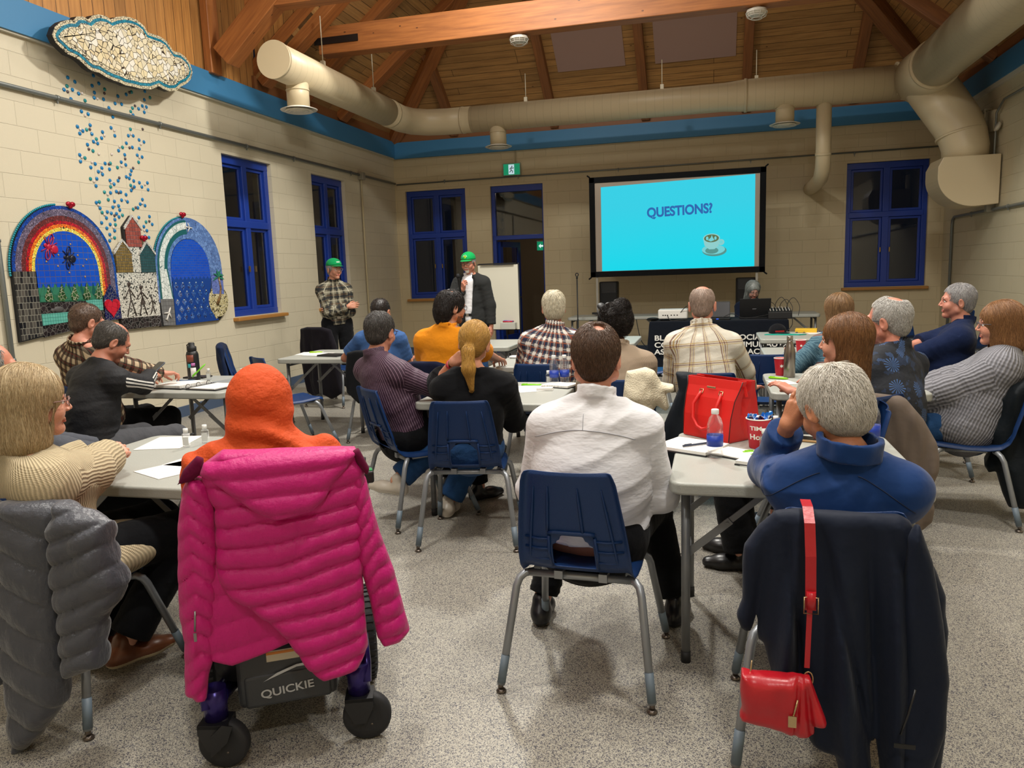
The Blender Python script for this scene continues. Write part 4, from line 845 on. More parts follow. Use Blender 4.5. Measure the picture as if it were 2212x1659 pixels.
for i in range(5): u = 5.60+.145*i; flat(B_, [(u, 1.38), (u+.05, 1.37), (u+.085, 1.40), (u+.06, 1.47), (u+.045, 1.53), (u+.02, 1.46), (u-.01, 1.42)], MX+.009)
ploc(B_.build('tree_line', [tile_mat('tile green', ('#2c6a4c', '#34745a'), 12, '#31594a', .02), plain('tile deep green', '#14504a', .3), tile_mat('tile dark green', ('#2c4a24', '#345a30', '#23401f'), 30, '#a7a890', .05)]), e)
B_ = MB(); flat(B_, [(5.31, 1.05), (5.54, 1.08), (5.54, 1.645), (5.31, 1.645)], MX); ploc(B_.build('mirror_tiles', [(lambda t: t)(tile_mat('mirror tile', ('#1b1c20', '#5a5650'), 20, '#8a887c', brick=(.034, .055, .0022, .3), rough=.08))]), e)
B_ = MB(); flat(B_, [(5.54, 1.06), (6.47, 1.17), (6.27, 1.37), (5.54, 1.375)], MX); ploc(B_.build('dark_bank', tile_mat('tile black', ('#181416', '#241c1e', '#2c2426'), 26, '#565350', .05)), e)
B_ = MB(); flat(B_, [(5.54, 1.165), (5.83, 1.18), (5.84, 1.265), (6.26, 1.265), (6.26, 1.37), (6.06, 1.37), (6.06, 1.272), (5.54, 1.268)], MX+.003); ploc(B_.build('teal_water', tile_mat('tile teal', ('#5aa89a', '#66b0a4'), 20, '#2f6f66', brick=(.028, .03, .0016))), e)
B_ = MB(); B_.sphere((MX+.008, 5.73, 1.30), .055, 8, (.2, 1, .5)); B_.sphere((MX+.008, 5.665, 1.295), .022, 6, (.3, 1, .7)); ploc(B_.build('beaver', plain('pebble grey', '#4a4848', .6, bump=.5)), e)
def bee(cu, cz, s, rot, mat, parent):
    b = MB(); R = Matrix.Rotation(rad(rot), 2); P_ = lambda a, c_: (MX+.012, cu+s*(R[0][0]*a+R[0][1]*c_), cz+s*(R[1][0]*a+R[1][1]*c_))
    b.sphere(P_(0, 0), s*.16, 6, (.3, 1, 1)); b.sphere(P_(.38, -.0), s*.24, 7, (.25, 1, 1)); b.sphere(P_(-.25, 0), s*.12, 6, (.3, 1, 1))
    for q in (1, -1):
        b.tube([P_(.02+.16*math.cos(a)-.0, q*(.42+.34*math.sin(a))) for a in [2*PI*i/14 for i in range(14)]], .004, 5, closed=True); b.tube([P_(-.02+.0, q*.1), P_(.04, q*.6)], .003, 5); b.tube([P_(-.05, q*.15), P_(.1, q*.55)], .003, 5)
        for a_, c_ in ((-.45, .35), (-.15, .55), (.45, .45)): b.tube([P_(a_*.3, q*.1), P_(a_*.7, q*.3), P_(a_, q*(.3+.1))], .004, 5)
    return ploc(b.build('bee', mat), parent)
bee(5.705, 1.86, .16, -20, plain('red bee', '#b3123a', .4), e); bee(5.905, 1.765, .14, -10, plain('black bee', '#0b0f24', .4), e)
B_ = MB()
for u, z in ((5.68, 1.95), (5.77, 1.94), (5.95, 1.89), (5.80, 1.79), (6.02, 1.79), (5.66, 1.73), (6.12, 1.75), (5.78, 1.69), (6.07, 1.69), (5.90, 1.63), (6.08, 1.59)): B_.sphere((MX+.008, u, z), .009, 5, (.5, 1, 1))
ploc(B_.build('star_pebbles', plain('gold pebble', '#a9895a', .4)), e)
B_ = MB(); gemrow(B_, c1, .6, 95, 185, 46, MX-.015, .011); ploc(B_.build('gem_edge', plain('teal gems', '#1f8a9a', .15)), e)
B_ = MB(); flat(B_, [(6.375, 1.515), (6.48, 1.375), (6.485, 1.17), (6.27, 1.15), (6.28, 1.39)], MX+.008); ploc(B_.build('heart_ground', tile_mat('tile navy', ('#14144a', '#191c5a'), 34, '#6a6868', .04)), e)
hb = [(16*math.sin(a)**3/34*.215+6.372, (13*math.cos(a)-5*math.cos(2*a)-2*math.cos(3*a)-math.cos(4*a))/34*.215+1.29) for a in [2*PI*i/40 for i in range(40)]]
B_ = MB(); flat(B_, hb, MX+.014, .008); ploc(B_.build('heart', tile_mat('tile crimson', ('#b8142a', '#c22034'), 20, '#8a0f20', .03)), e)
def ruby(u, z, lb):
    b = MB(); b.sphere((0, -.02, 0), .03, 8, (.6, 1, .8)); b.sphere((0, .025, 0), .03, 8, (.6, 1, .8)); b.sphere((0, 0, -.02), .024, 8, (.6, 1, .9)); o = b.build('red_ornament', plain('red foil', '#a3122a', .2, .4)); o.location = (LX+.05, u, z); tag(o, lb, 'ornament', None)
ruby(5.99, 2.255, 'small red foil ornament on top of the rainbow arch'); ruby(7.555, 2.26, 'small red foil ornament on top of the plane arch'); ruby(6.905, 1.98, 'small red foil ornament between the red and dark green houses')
# houses panel
e = empty('mosaic', (MX, 6.77, 1.05), 0, 'mosaic of three small houses above stick figures on white tiles', 'mosaic')
B_ = MB(); flat(B_, [(6.485, 1.05), (7.06, 1.05), (7.06, 1.64), (6.485, 1.64)], MX-.03, .03); flat(B_, [(6.645, 1.6), (6.88, 1.6), (6.885, 2.07), (6.77, 2.2), (6.645, 2.08)], MX-.03, .032); ploc(B_.build('backing', bk), e)
B_ = MB(); flat(B_, [(6.485, 1.165), (7.058, 1.163), (7.058, 1.625), (6.485, 1.627)], MX); flat(B_, [(6.70, 1.62), (6.84, 1.62), (6.84, 1.9), (6.70, 1.9)], MX); ploc(B_.build('white_ground', tile_mat('tile white chips', ('#d8d4c8', '#e6e2d6', '#cfccc2', '#e0dcd0', '#d8d4c8', '#e6e2d6', '#3a3734'), 60, '#77746c', .07)), e)
B_ = MB(); flat(B_, [(6.485, 1.05), (7.058, 1.05), (7.058, 1.163), (6.485, 1.165)], MX); ploc(B_.build('dark_strip', tile_mat('tile black', ('#181416', '#241c1e', '#2c2426'), 26, '#565350', .05)), e)
for nm, u0, u1, zb, ze, zp, col, br in (('red_house', 6.665, 6.878, 1.885, 2.065, 2.185, ('#a04a36', '#8a3c2c'), .04), ('gold_house', 6.49, 6.713, 1.625, 1.815, 1.935, ('#8a6a1e', '#6c5216'), .028), ('dark_house', 6.835, 7.052, 1.622, 1.812, 1.925, ('#263c3a', '#31494a'), .028)):
    um = (u0+u1)/2; B_ = MB(); flat(B_, [(u0, zb), (u1, zb), (u1, ze), (um, zp), (u0, ze)], MX+.004, .008); h = ploc(B_.build(nm, tile_mat('tile '+nm, col, 20, '#2a2420', brick=(br, br, .0018))), e); r_ = MB()
    for a, q in ((u0-.015, um), (u1+.015, um)): r_.prism([(a, ze-.012), (q, zp), (q, zp+.025), (a-(0 if a < q else 0), ze+.018)], .014, (MX+.004, 0, 0), (0, 1, 0), (0, 0, 1))
    ro = r_.build('roof_edge', tile_mat('tile white rim', ('#d8d6d0', '#c9c6c0'), 60, '#5a5854', .05)); ro.parent = h
def stick(cu, zt_, hgt, arms, parent, skirt=False):
    b = MB(); x = MX+.010; zs = zt_-hgt*.16; zh = zt_-hgt*.5; b.sphere((x, cu, zt_-hgt*.07), hgt*.07, 6, (.3, 1, 1)); b.tube([(x, cu, zs+.02), (x, cu+.008, zh)], .006, 5)
    for s in (-1, 1): b.tube([(x, cu+.008, zh), (x, cu+s*hgt*.18, zt_-hgt)], .006, 5); b.tube([(x, cu, zs-.01), (x, cu+s*arms, zs-hgt*.3)], .005, 5)
    if skirt: b.prism([(cu-.03, zh-.04), (cu+.045, zh-.04), (cu+.008, zh+.05)], .005, (MX+.008, 0, 0), (0, 1, 0), (0, 0, 1))
    ploc(b.build('stick_figure', plain('dark pebble', '#3a302a', .6)), parent)
stick(6.635, 1.53, .35, .07, e); stick(6.80, 1.49, .31, .08, e, True); stick(6.945, 1.37, .18, .05, e)
# plane arch
c2 = (7.63, 1.655)
e = empty('mosaic', (MX, 7.65, 1.04), 0, 'arched mosaic with sea waves, palm island and white plane trail, nearest the window', 'mosaic')
B_ = MB(); flat(B_, [(7.06, 1.04), (8.09, 1.04)]+arc((8.07, 1.27), .19, -60, 60, 12)+arc(c2, .575, 0, 180)+[(7.06, 1.645)], MX-.03, .03); ploc(B_.build('backing', bk), e)
B_ = MB(); band(B_, c2, .34, .575, 1.3, 1.3, MX-.001); ploc(B_.build('pale_blue_band', tile_mat('tile pale blue', ('#5f7fb8', '#6b8cc4', '#5674ac'), 26, '#3a4a78', .03)), e)
B_ = MB(); o_ = [(7.085, 1.335)]+[(c2[0]-.545, 1.655)]+arc(c2, .545, 180, 92, 16)+arc(c2, .39, 92, 180, 16)+[(c2[0]-.39, 1.655), (7.29, 1.33)]; flat(B_, o_, MX+.006, .002); B_.cur = 1
flat(B_, [(7.11, 1.335), (c2[0]-.52, 1.655)]+arc(c2, .52, 180, 92, 16)+arc(c2, .445, 92, 180, 16)+[(c2[0]-.415, 1.655), (7.27, 1.33)], MX+.008, .004); ploc(B_.build('plane_trail', [plain('tile sea green', '#1f5a5c', .3), tile_mat('tile white trail', ('#cfd6d2', '#dde2de'), 22, '#5a7470', .025)]), e)
B_ = MB(); flat(B_, [(7.29, 1.52), (7.97, 1.52), (c2[0]+.335, 1.655)]+arc(c2, .335, 0, 180)+[(7.29, 1.655)], MX+.004); ploc(B_.build('day_sky', tile_mat('tile sky2', ('#1546b8', '#1a4cc0'), 20, '#4a5a80', brick=(.075, .028, .0016, .5))), e)
wv = []; n = 10
for i in range(2*n+1): wv.append((7.295+.066/2*i*1.03, 1.535+(.035 if i % 2 == 0 else 0)))
B_ = MB(); flat(B_, [(8.05, 1.045), (7.95, 1.15), (7.91, 1.3), (7.96, 1.5)]+wv[::-1]+[(7.285, 1.04)], MX+.007); B_.cur = 1
for r in range(5):
    for c in range(6):
        u = 7.34+.115*c+(.057 if r % 2 else 0); z = 1.46-.085*r
        if u < 7.9+(.04 if r > 3 else 0): flat(B_, [(u-.038, z), (u, z+.045), (u+.038, z), (u, z-.045)], MX+.010, .005)
B_.cur = 2
for r in range(4):
    for c in range(6):
        u = 7.34+.115*c+(.057 if r % 2 else 0); z = 1.50-.095*r
        if u < 7.88: B_.sphere((MX+.015, u, z), .007, 5)
ploc(B_.build('sea_waves', [plain('tile royal blue', '#173f8c', .25), tile_mat('tile deep blue', ('#0c1f52', '#1d4a90', '#2f6ab8'), 60, '#27407c', .05), plain('glass bead', '#bcd0c8', .15)]), e)
B_ = MB(); flat(B_, [(7.09, 1.05), (7.28, 1.04), (7.285, 1.33), (7.075, 1.335)], MX+.004); ploc(B_.build('grey_runway', tile_mat('tile grey', ('#6b6b6c', '#747474'), 20, '#4a4a4a', brick=(.045, .045, .0016))), e)
def plane_toy(cu, cz, s, rot, parent):
    b = MB(); R = Matrix.Rotation(rad(rot), 2); P_ = lambda a, c_, x=.018: (MX+x, cu+s*(R[0][0]*a+R[0][1]*c_), cz+s*(R[1][0]*a+R[1][1]*c_)); b.tube([P_(-.5, 0), P_(-.4, 0), P_(.4, 0), P_(.55, 0)], [s*.03, s*.06, s*.06, s*.02], 8)
    for q in (1, -1): b.tube([P_(.1, 0), P_(-.15, q*.42)], [s*.07, s*.03], 6); b.tube([P_(-.42, 0), P_(-.5, q*.16)], [s*.04, s*.02], 6)
    ploc(b.build('toy_plane', plain('white enamel', '#d6d3cc', .3)), parent)
plane_toy(7.17, 1.17, .15, 60, e); plane_toy(7.645, 2.12, .12, -5, e)
B_ = MB(); flat(B_, arc((8.075, 1.27), .185, -100, 230, 30)+[(7.91, 1.2), (8.0, 1.06)], MX+.012); B_.cur = 1; flat(B_, [(7.97, 1.36), (8.19, 1.35), (8.19, 1.60), (8.09, 1.64), (7.97, 1.55)], MX+.013, .006)
ploc(B_.build('sand_island', [tile_mat('tile sand', ('#c9bc88', '#ddd3a8', '#d2c796', '#3a3528', '#e0d8b4', '#c0b280'), 62, '#7a7258', .06), tile_mat('tile pale blue b', ('#6576ba', '#6d80c2'), 30, '#45548a', .03)]), e)
B_ = MB(); B_.tube([(MX+.024, 8.03, 1.235), (MX+.024, 8.10, 1.33), (MX+.024, 8.125, 1.43), (MX+.024, 8.10, 1.56)], [.02, .014, .012, .010], 8); B_.build; to = ploc(B_.build('palm_trunk', tile_mat('tile brown', ('#7a5a34', '#8a683e'), 60, '#4a3a24', .06)), e)
B_ = MB()
for a in (15, 60, 100, 150, 200, 345): B_.prism([(8.09, 1.55), (8.09+.05*math.cos(rad(a+18)), 1.56+.05*math.sin(rad(a+18))+.01), (8.09+.115*math.cos(rad(a)), 1.56+.10*math.sin(rad(a))-.012), (8.09+.05*math.cos(rad(a-18)), 1.56+.05*math.sin(rad(a-18)))], .006, (MX+.026, 0, 0), (0, 1, 0), (0, 0, 1))
ploc(B_.build('palm_leaves', plain('tile palm green', '#2f7a62', .3)), e)
B_ = MB(); gemrow(B_, c2, .58, 95, 185, 42, MX-.015, .010); ploc(B_.build('gem_edge', plain('teal gems', '#1f8a9a', .15)), e)
# cloud
CLOUD = [(5.804, 3.669), (5.844, 3.745), (5.912, 3.803), (5.994, 3.846), (6.063, 3.862), (6.106, 3.906), (6.178, 3.927), (6.242, 3.921), (6.293, 3.968), (6.376, 4.005), (6.469, 4.016), (6.525, 4.003), (6.602, 4.047), (6.704, 4.085), (6.806, 4.102), (6.894, 4.102), (6.981, 4.074), (7.027, 4.024), (7.108, 4.029), (7.211, 4.034), (7.3, 4.017), (7.365, 3.969), (7.404, 3.937), (7.509, 3.949), (7.596, 3.923), (7.665, 3.873), (7.692, 3.792), (7.658, 3.716), (7.57, 3.643), (7.472, 3.594), (7.389, 3.533), (7.275, 3.505), (7.184, 3.509), (7.123, 3.524), (6.992, 3.464), (6.856, 3.44), (6.759, 3.437), (6.633, 3.428), (6.561, 3.438), (6.483, 3.438), (6.386, 3.45), (6.309, 3.47), (6.23, 3.464), (6.167, 3.482), (6.117, 3.511), (6.077, 3.529), (6.016, 3.542), (5.955, 3.546), (5.889, 3.58), (5.835, 3.612)]
GEMS = [(6.18, 3.42), (6.26, 3.4), (6.16, 3.34), (6.12, 3.3), (6.22, 3.32), (6.29, 3.3), (6.19, 3.23), (6.36, 3.25), (6.47, 3.41), (6.56, 3.45), (6.49, 3.35), (6.48, 3.3), (6.63, 3.41), (6.6, 3.31), (6.5, 3.51), (6.8, 3.38), (6.92, 3.42), (7.0, 3.46), (6.75, 3.3), (6.84, 3.31), (6.66, 3.24), (6.7, 3.16), (6.99, 3.3), (7.08, 3.31), (7.14, 3.35), (7.2, 3.35), (7.16, 3.29), (6.96, 3.26), (6.99, 3.23), (6.93, 3.21), (7.2, 3.51), (7.18, 3.42), (7.27, 3.46), (6.3, 3.14), (6.38, 3.13), (6.23, 2.99), (6.39, 3.03), (6.34, 2.98), (6.29, 2.96), (6.25, 2.93), (6.4, 2.95), (6.54, 2.99), (6.45, 2.91), (6.52, 2.93), (6.41, 2.88), (6.46, 2.87), (6.33, 2.84), (6.39, 2.79), (6.66, 3.05), (6.7, 2.98), (6.89, 3.01), (6.96, 3.02), (6.93, 3.08), (7.04, 2.99), (7.11, 2.98), (6.85, 2.93), (6.93, 2.9), (6.79, 2.88), (6.73, 2.84), (7.03, 2.9), (6.81, 2.81), (6.22, 2.73), (6.28, 2.71), (6.22, 2.67), (6.4, 2.67), (6.34, 2.63), (6.53, 2.69), (6.6, 2.7), (6.48, 2.64), (6.43, 2.6), (6.58, 2.64), (6.48, 2.58), (6.69, 2.67), (6.75, 2.73), (6.81, 2.71), (6.99, 2.83), (7.06, 2.82), (7.0, 2.76), (6.88, 2.66), (6.86, 2.62), (6.8, 2.59), (6.84, 2.58), (6.32, 2.52), (6.4, 2.53), (6.38, 2.46), (6.57, 2.53), (6.62, 2.5), (6.57, 2.47), (6.68, 2.54), (6.9, 2.56), (6.98, 2.55), (7.1, 2.56), (6.85, 2.51), (6.9, 2.5), (7.01, 2.51), (7.1, 2.49), (6.85, 2.46), (6.48, 2.41), (6.56, 2.41), (6.64, 2.43), (6.7, 2.43), (6.77, 2.41), (6.52, 2.34), (6.6, 2.33), (6.7, 2.35), (6.78, 2.34), (6.36, 2.3), (6.4, 2.31), (6.4, 2.25), (6.57, 2.27), (6.65, 2.29), (6.66, 2.25), (6.85, 2.27), (6.92, 2.29), (6.96, 2.33), (7.0, 2.38), (7.03, 2.32), (6.42, 2.21), (6.49, 2.22), (6.54, 2.21), (6.61, 2.21), (6.64, 2.18), (6.69, 2.2), (6.47, 2.16), (6.58, 2.15), (6.4, 2.11), (6.51, 2.1), (6.58, 2.1), (6.46, 2.06), (6.56, 2.04), (6.92, 2.19), (7.08, 2.21), (7.02, 2.15), (7.11, 2.13), (6.98, 2.1), (7.02, 2.06), (6.49, 2.0), (6.55, 1.97), (6.48, 1.94), (6.98, 2.0), (7.04, 1.99), (7.04, 1.89)]
PEARLS = [(6.16, 3.29), (6.33, 3.31), (6.52, 3.3), (6.62, 3.37), (6.8, 3.34), (6.7, 3.23), (7.03, 3.33), (7.17, 3.33), (6.95, 3.23), (6.97, 3.45), (6.34, 3.11), (6.26, 2.97), (6.38, 2.99), (6.56, 2.96), (6.43, 2.88), (6.34, 2.8), (6.7, 3.03), (6.93, 3.03), (7.11, 3.11), (7.06, 2.95), (6.75, 2.88), (6.89, 2.89), (6.46, 2.77), (6.63, 2.79), (6.81, 2.77), (6.24, 2.71), (6.36, 2.68), (6.58, 2.69), (6.47, 2.61), (6.75, 2.69), (6.91, 2.69), (7.02, 2.81), (6.36, 2.5), (6.7, 2.57), (6.58, 2.51), (7.06, 2.54), (6.87, 2.48), (6.52, 2.39), (6.76, 2.36), (6.67, 2.42), (6.38, 2.28), (6.6, 2.29), (6.89, 2.29), (6.99, 2.34), (6.45, 2.19), (6.58, 2.19), (6.89, 2.16), (6.55, 2.07), (7.07, 2.16), (6.98, 2.06), (6.51, 1.97)]
# 142 51
def inset(poly, d):
    n = len(poly); out = []
    for i in range(n):
        a, b, c = Vector(poly[i-1]), Vector(poly[i]), Vector(poly[(i+1) % n]); t1 = (b-a).normalized(); t2 = (c-b).normalized(); m = (t1+t2).normalized(); out.append(tuple(b+Vector((m.y, -m.x))*d))
    return out
ar = sum(CLOUD[i-1][0]*CLOUD[i][1]-CLOUD[i][0]*CLOUD[i-1][1] for i in range(len(CLOUD)))
dS = -1 if ar > 0 else 1
XC = -5.56; e = empty('cloud_mosaic', (XC, 6.83, 3.77), 0, 'large white tiled cloud with turquoise rim mounted over the blue band', 'mosaic')
for nm, d_, x, th, mt in (('backing', 0, XC-.06, .06, bk), ('outer_rim', 0, XC, .006, tile_mat('tile cream rim', ('#d2c9ac', '#c4ba9c'), 34, '#3a3a34', .05)), ('turquoise_rim', .03, XC+.004, .006, tile_mat('tile turquoise', ('#1d7f98', '#2590a8', '#16708c'), 60, '#12465a', .05)), ('inner_rim', .058, XC+.008, .006, tile_mat('tile cream rim b', ('#d8d0b6', '#cbc2a6'), 34, '#35352f', .06)), ('white_tiles', .10, XC+.012, .008, tile_mat('tile cloud white', ('#d9cfb2', '#cfc6ac', '#e0dccf', '#d6c9a4', '#dcd8cc', '#cdbf9c'), 17, '#2c2a28', .035))):
    B_ = MB(); flat(B_, inset(CLOUD, d_*dS), x, th); ploc(B_.build(nm, mt), e)
B_ = MB()
for y in (6.4, 7.3): B_.box((XC-.15, y, 3.75), (.2, .04, .04))
ploc(B_.build('wall_bracket', bk), e)
gm = [plain('blue glass gem', '#1b78b4', .1), plain('teal glass gem', '#258a90', .1), plain('pearl gem', '#cfc4bc', .15), plain('dark gem', '#5a4c50', .2)]
def gem(mat):
    b = MB(); b.lathe((0, 0, 0), [(.019, 0), (.017, .006), (.010, .010), (0, .011)], 10, Matrix.Rotation(rad(90), 3, 'Y')); return b.build('glass_gem', mat)
gp = [gem(m) for m in gm]; us = set()
def putgem(i, u, z, s=1):
    o = gp[i] if i not in us else gp[i].copy()
    if i in us: link(o)
    us.add(i); o.location = (LX+.001, u, z); o.scale = (1, s, s)
    lb, gr = (('round blue glass gem in the rain pattern below the cloud', 'blue glass gems in the rain pattern'), ('round teal glass gem in the rain pattern below the cloud', 'teal glass gems in the rain pattern'), ('small pearl white gem in the rain pattern below the cloud', 'pearl gems in the rain pattern'), ('small dark brown gem in the rain pattern below the cloud', 'dark gems in the rain pattern'))[i]
    tag(o, lb, 'gem', gr)
for k, (u, z) in enumerate(GEMS): putgem(1 if k % 5 == 2 else 0, u, z)
for k, (u, z) in enumerate(PEARLS): putgem(2 if k % 3 else 3, u, z, .8)
# ------------------------------------------------------------------ furniture
M_pl = plain('navy chair plastic', '#11305f', .42, bump=.3, bscale=260, Specular_IOR_Level=.35); M_tube = plain('grey chair tube', '#8d9196', .35, .5, bump=.1, bscale=80); M_sleeve = plain('pale blue sleeve', '#65737f', .5); M_glide = plain('steel glide', '#6e655e', .3, .8)
def chair_shell():
    prof = [(.225, .405, .150), (.215, .430, .175), (.18, .442, .195), (.10, .438, .205), (0, .430, .208), (-.10, .432, .208), (-.165, .445, .207), (-.205, .475, .206), (-.228, .52, .204), (-.246, .58, .198), (-.268, .66, .188), (-.288, .74, .176), (-.303, .80, .167), (-.310, .826, .158), (-.306, .838, .150)]
    from_ = np.array(prof); s = np.linspace(0, len(prof)-1, 57); P = np.stack([np.interp(s, np.arange(len(prof)), from_[:, k]) for k in range(3)], -1)
    nu = 29; U = np.linspace(-1, 1, nu); V = []; F = []
    for y, z, w_ in P:
        bk = np.clip((z-.45)/.1, 0, 1)*(1 if y < 0 else 0)
        for u in U:
            a = abs(u); edge = max(0, a-.86)/.14
            V.append((u*w_*(1 if a < .86 else 1-.02*edge), y+bk*(.030*a**2.2-.028*edge**1.5*1.0)+(0), z+(1-bk)*(.014*a**3-.028*edge**1.5)))
    def hole(i, j):
        y, z, w_ = P[i]; u = U[j]
        return y < -.18 and .462 < z < .600-.05*max(0, abs(u)-.18) and abs(u) < .37
    for i in range(len(P)-1):
        for j in range(nu-1):
            zc = (P[i][1]+P[i+1][1])/2; uc = abs((U[j]+U[j+1])/2)
            if P[i][0] < -.17 and .465 < zc < .605-.07*max(0, uc-.2)/.2 and uc < .38-.06*max(0, (.49-zc))/.03: continue
            F.append((i*nu+j, i*nu+j+1, (i+1)*nu+j+1, (i+1)*nu+j))
    return V, F, P
def make_chair(label='x', group=None):
    e = empty('classroom_chair', (0, 0, 0), 0, label, 'chair', group); V, F, P = chair_shell()
    o = mk('shell', V, F, M_pl, e); m = o.modifiers.new('thick', 'SOLIDIFY'); m.thickness = .0055; m.offset = 0; m = o.modifiers.new('sub', 'SUBSURF'); m.levels = 1; m.render_levels = 1
    r = MB()
    def on_back(u, z):
        i = np.interp(z, P[25:, 1], np.arange(25, len(P))) if z > .45 else 25; y = float(np.interp(z, P[25:, 1], P[25:, 0])); w_ = float(np.interp(z, P[25:, 1], P[25:, 2])); return (u*w_, y+.030*abs(u)**2.2-.006, z)
    for u, z0, z1 in ((-.70, .47, .78), (-.40, .62, .785), (.20, .615, .785), (.66, .47, .78), (-.98, .5, .80), (.98, .5, .80)):
        if abs(u) > .9: continue
        pts = [on_back(u*(1+.12*(z1-z)/.3), z) for z in np.linspace(z0, z1, 8)]; r.tube(pts, [.0055]*6+[.004, .0015], 6)
    for s in (-1, 1):
        for z in (.50, .545, .585): r.tube([on_back(s*(.42 if z < .59 else .45), z), on_back(s*.6, z-.004), on_back(s*.86, z)], .0045, 6)
    r.tube([on_back(u, .614-.03*max(0, abs(u)-.3)) for u in np.linspace(-.42, .42, 9)], .0075, 6); r.tube([on_back(s_, z_) for s_, z_ in ((-.41, .60), (-.42, .53), (-.40, .47))], .006, 6); r.tube([on_back(s_, z_) for s_, z_ in ((.41, .60), (.42, .53), (.40, .47))], .006, 6)
    r.build('rib', M_pl, o)
    f = MB()
    for s in (-1, 1): f.tube([(s*.17, -.10, .415), (s*.165, .12, .410)], .013, 10)
    f.tube([(-.19, -.145, .415), (.19, -.145, .415)], .014, 10); f.tube([(-.17, .13, .408), (.17, .13, .408)], .012, 10)
    for x in (-.07, .09): f.box((x, -.15, .425), (.03, .05, .03))
    f.build('frame', M_tube, e)
    for s in (-1, 1):
        for pts in ([(s*.17, -.135, .416), (s*.20, -.15, .413), (s*.217, -.165, .40), (s*.226, -.18, .372), (s*.27, -.265, .03)], [(s*.16, .11, .410), (s*.19, .135, .407), (s*.205, .15, .392), (s*.212, .165, .365), (s*.255, .29, .03)]):
            l = MB(); l.tube(pts, .0145, 12); lo = l.build('leg', M_tube, e); a, b = Vector(pts[-2]), Vector(pts[-1]); q = MB(); q.tube([b+(a-b)*.30, b+(a-b)*.02], .0158, 12); q.build('leg_sleeve', M_sleeve, lo)
            g = MB(); g.tube([b+(a-b)*.02, b-(a-b)*.035], .010, 10); g.lathe((b.x, b.y, .0), [(.0, 0), (.017, .001), (.019, .006), (.012, .014), (0, .016)], 14); g.build('foot_glide', M_glide, lo)
    return e
CH = {'n': 0}
def chair(x, y, yaw, label, group='navy plastic classroom chairs', src=[None]):
    if src[0] is None: src[0] = make_chair(); c = src[0]
    else: c = copy_tree(src[0])
    c.location = (x, y, 0); c.rotation_euler[2] = rad(yaw); tag(c, label, 'chair', group); return c
chair(-.45, 2.72, -3, 'navy plastic chair under the man in the white shirt')
chair(.34, 2.43, 0, 'navy plastic chair hidden under the dark navy jacket with the red bag')
chair(-1.33, 4.05, 9, 'navy plastic chair under the blonde woman in the black blazer')
chair(-1.80, 4.38, -43, 'navy plastic chair under the man in the purple striped shirt')
chair(-2.30, 2.17, 3, 'navy plastic chair with the grey puffer jacket, front left')
chair(-3.72, 3.75, -12, 'navy plastic chair under the bald man in the striped black top')
chair(-4.25, 4.5, -15, 'navy plastic chair under the man in the checked shirt by the wall')
chair(-3.0, 2.75, -35, 'navy plastic chair under the man at the far left edge')
chair(-3.66, 6.08, -35, 'empty navy plastic chair in front of the grey table by the left wall')
chair(-4.42, 6.75, -60, 'navy plastic chair with a blue jacket beside the left wall')
chair(-4.35, 8.25, -10, 'navy plastic chair with a black coat beside the standing man with crossed arms')
chair(-2.95, 6.5, 0, 'navy plastic chair under the man in the blue T-shirt')
chair(-1.98, 5.5, -6, 'navy plastic chair under the man in the orange polo')
chair(-1.22, 5.62, -2, 'navy plastic chair under the white-haired man in the blue plaid shirt')
chair(-.55, 4.85, 8, 'navy plastic chair under the woman with the dark bun')
chair(-.02, 5.15, 0, 'navy plastic chair under the bald man in the beige plaid shirt')
chair(-.62, 8.05, 85, 'empty navy plastic chair seen from the side before the black table, left one')
chair(.28, 8.0, -80, 'navy plastic chair holding the cream and green tote bag')
chair(.40, 6.15, 0, 'empty navy plastic chair with only its seat showing behind the red handbag')
chair(.47, 3.80, 85, 'navy plastic chair under the brown-haired woman with a pearl earring')
chair(.60, 4.23, 42, 'navy plastic chair with the taupe jacket')
chair(1.48, 5.9, 78, 'navy plastic chair under the grey-haired man in the navy polo')
chair(1.44, 4.9, 74, 'navy plastic chair under the woman in the grey knit')
chair(.98, 6.05, 25, 'navy plastic chair under the woman in the teal patterned sweater')
chair(.57, 11.35, 180, 'navy plastic chair behind the laptop at the black table')
chair(2.55, 11.45, -35, 'empty navy plastic chair below the right window, nearest the front wall')
chair(2.82, 10.75, 35, 'empty navy plastic chair just left of the head of the man in the navy polo')
chair(3.05, 9.95, 10, 'empty navy plastic chair by the right wall, between the navy polo and the brown bob')
chair(2.85, 8.6, 75, 'empty navy plastic chair behind the woman with the brown bob')
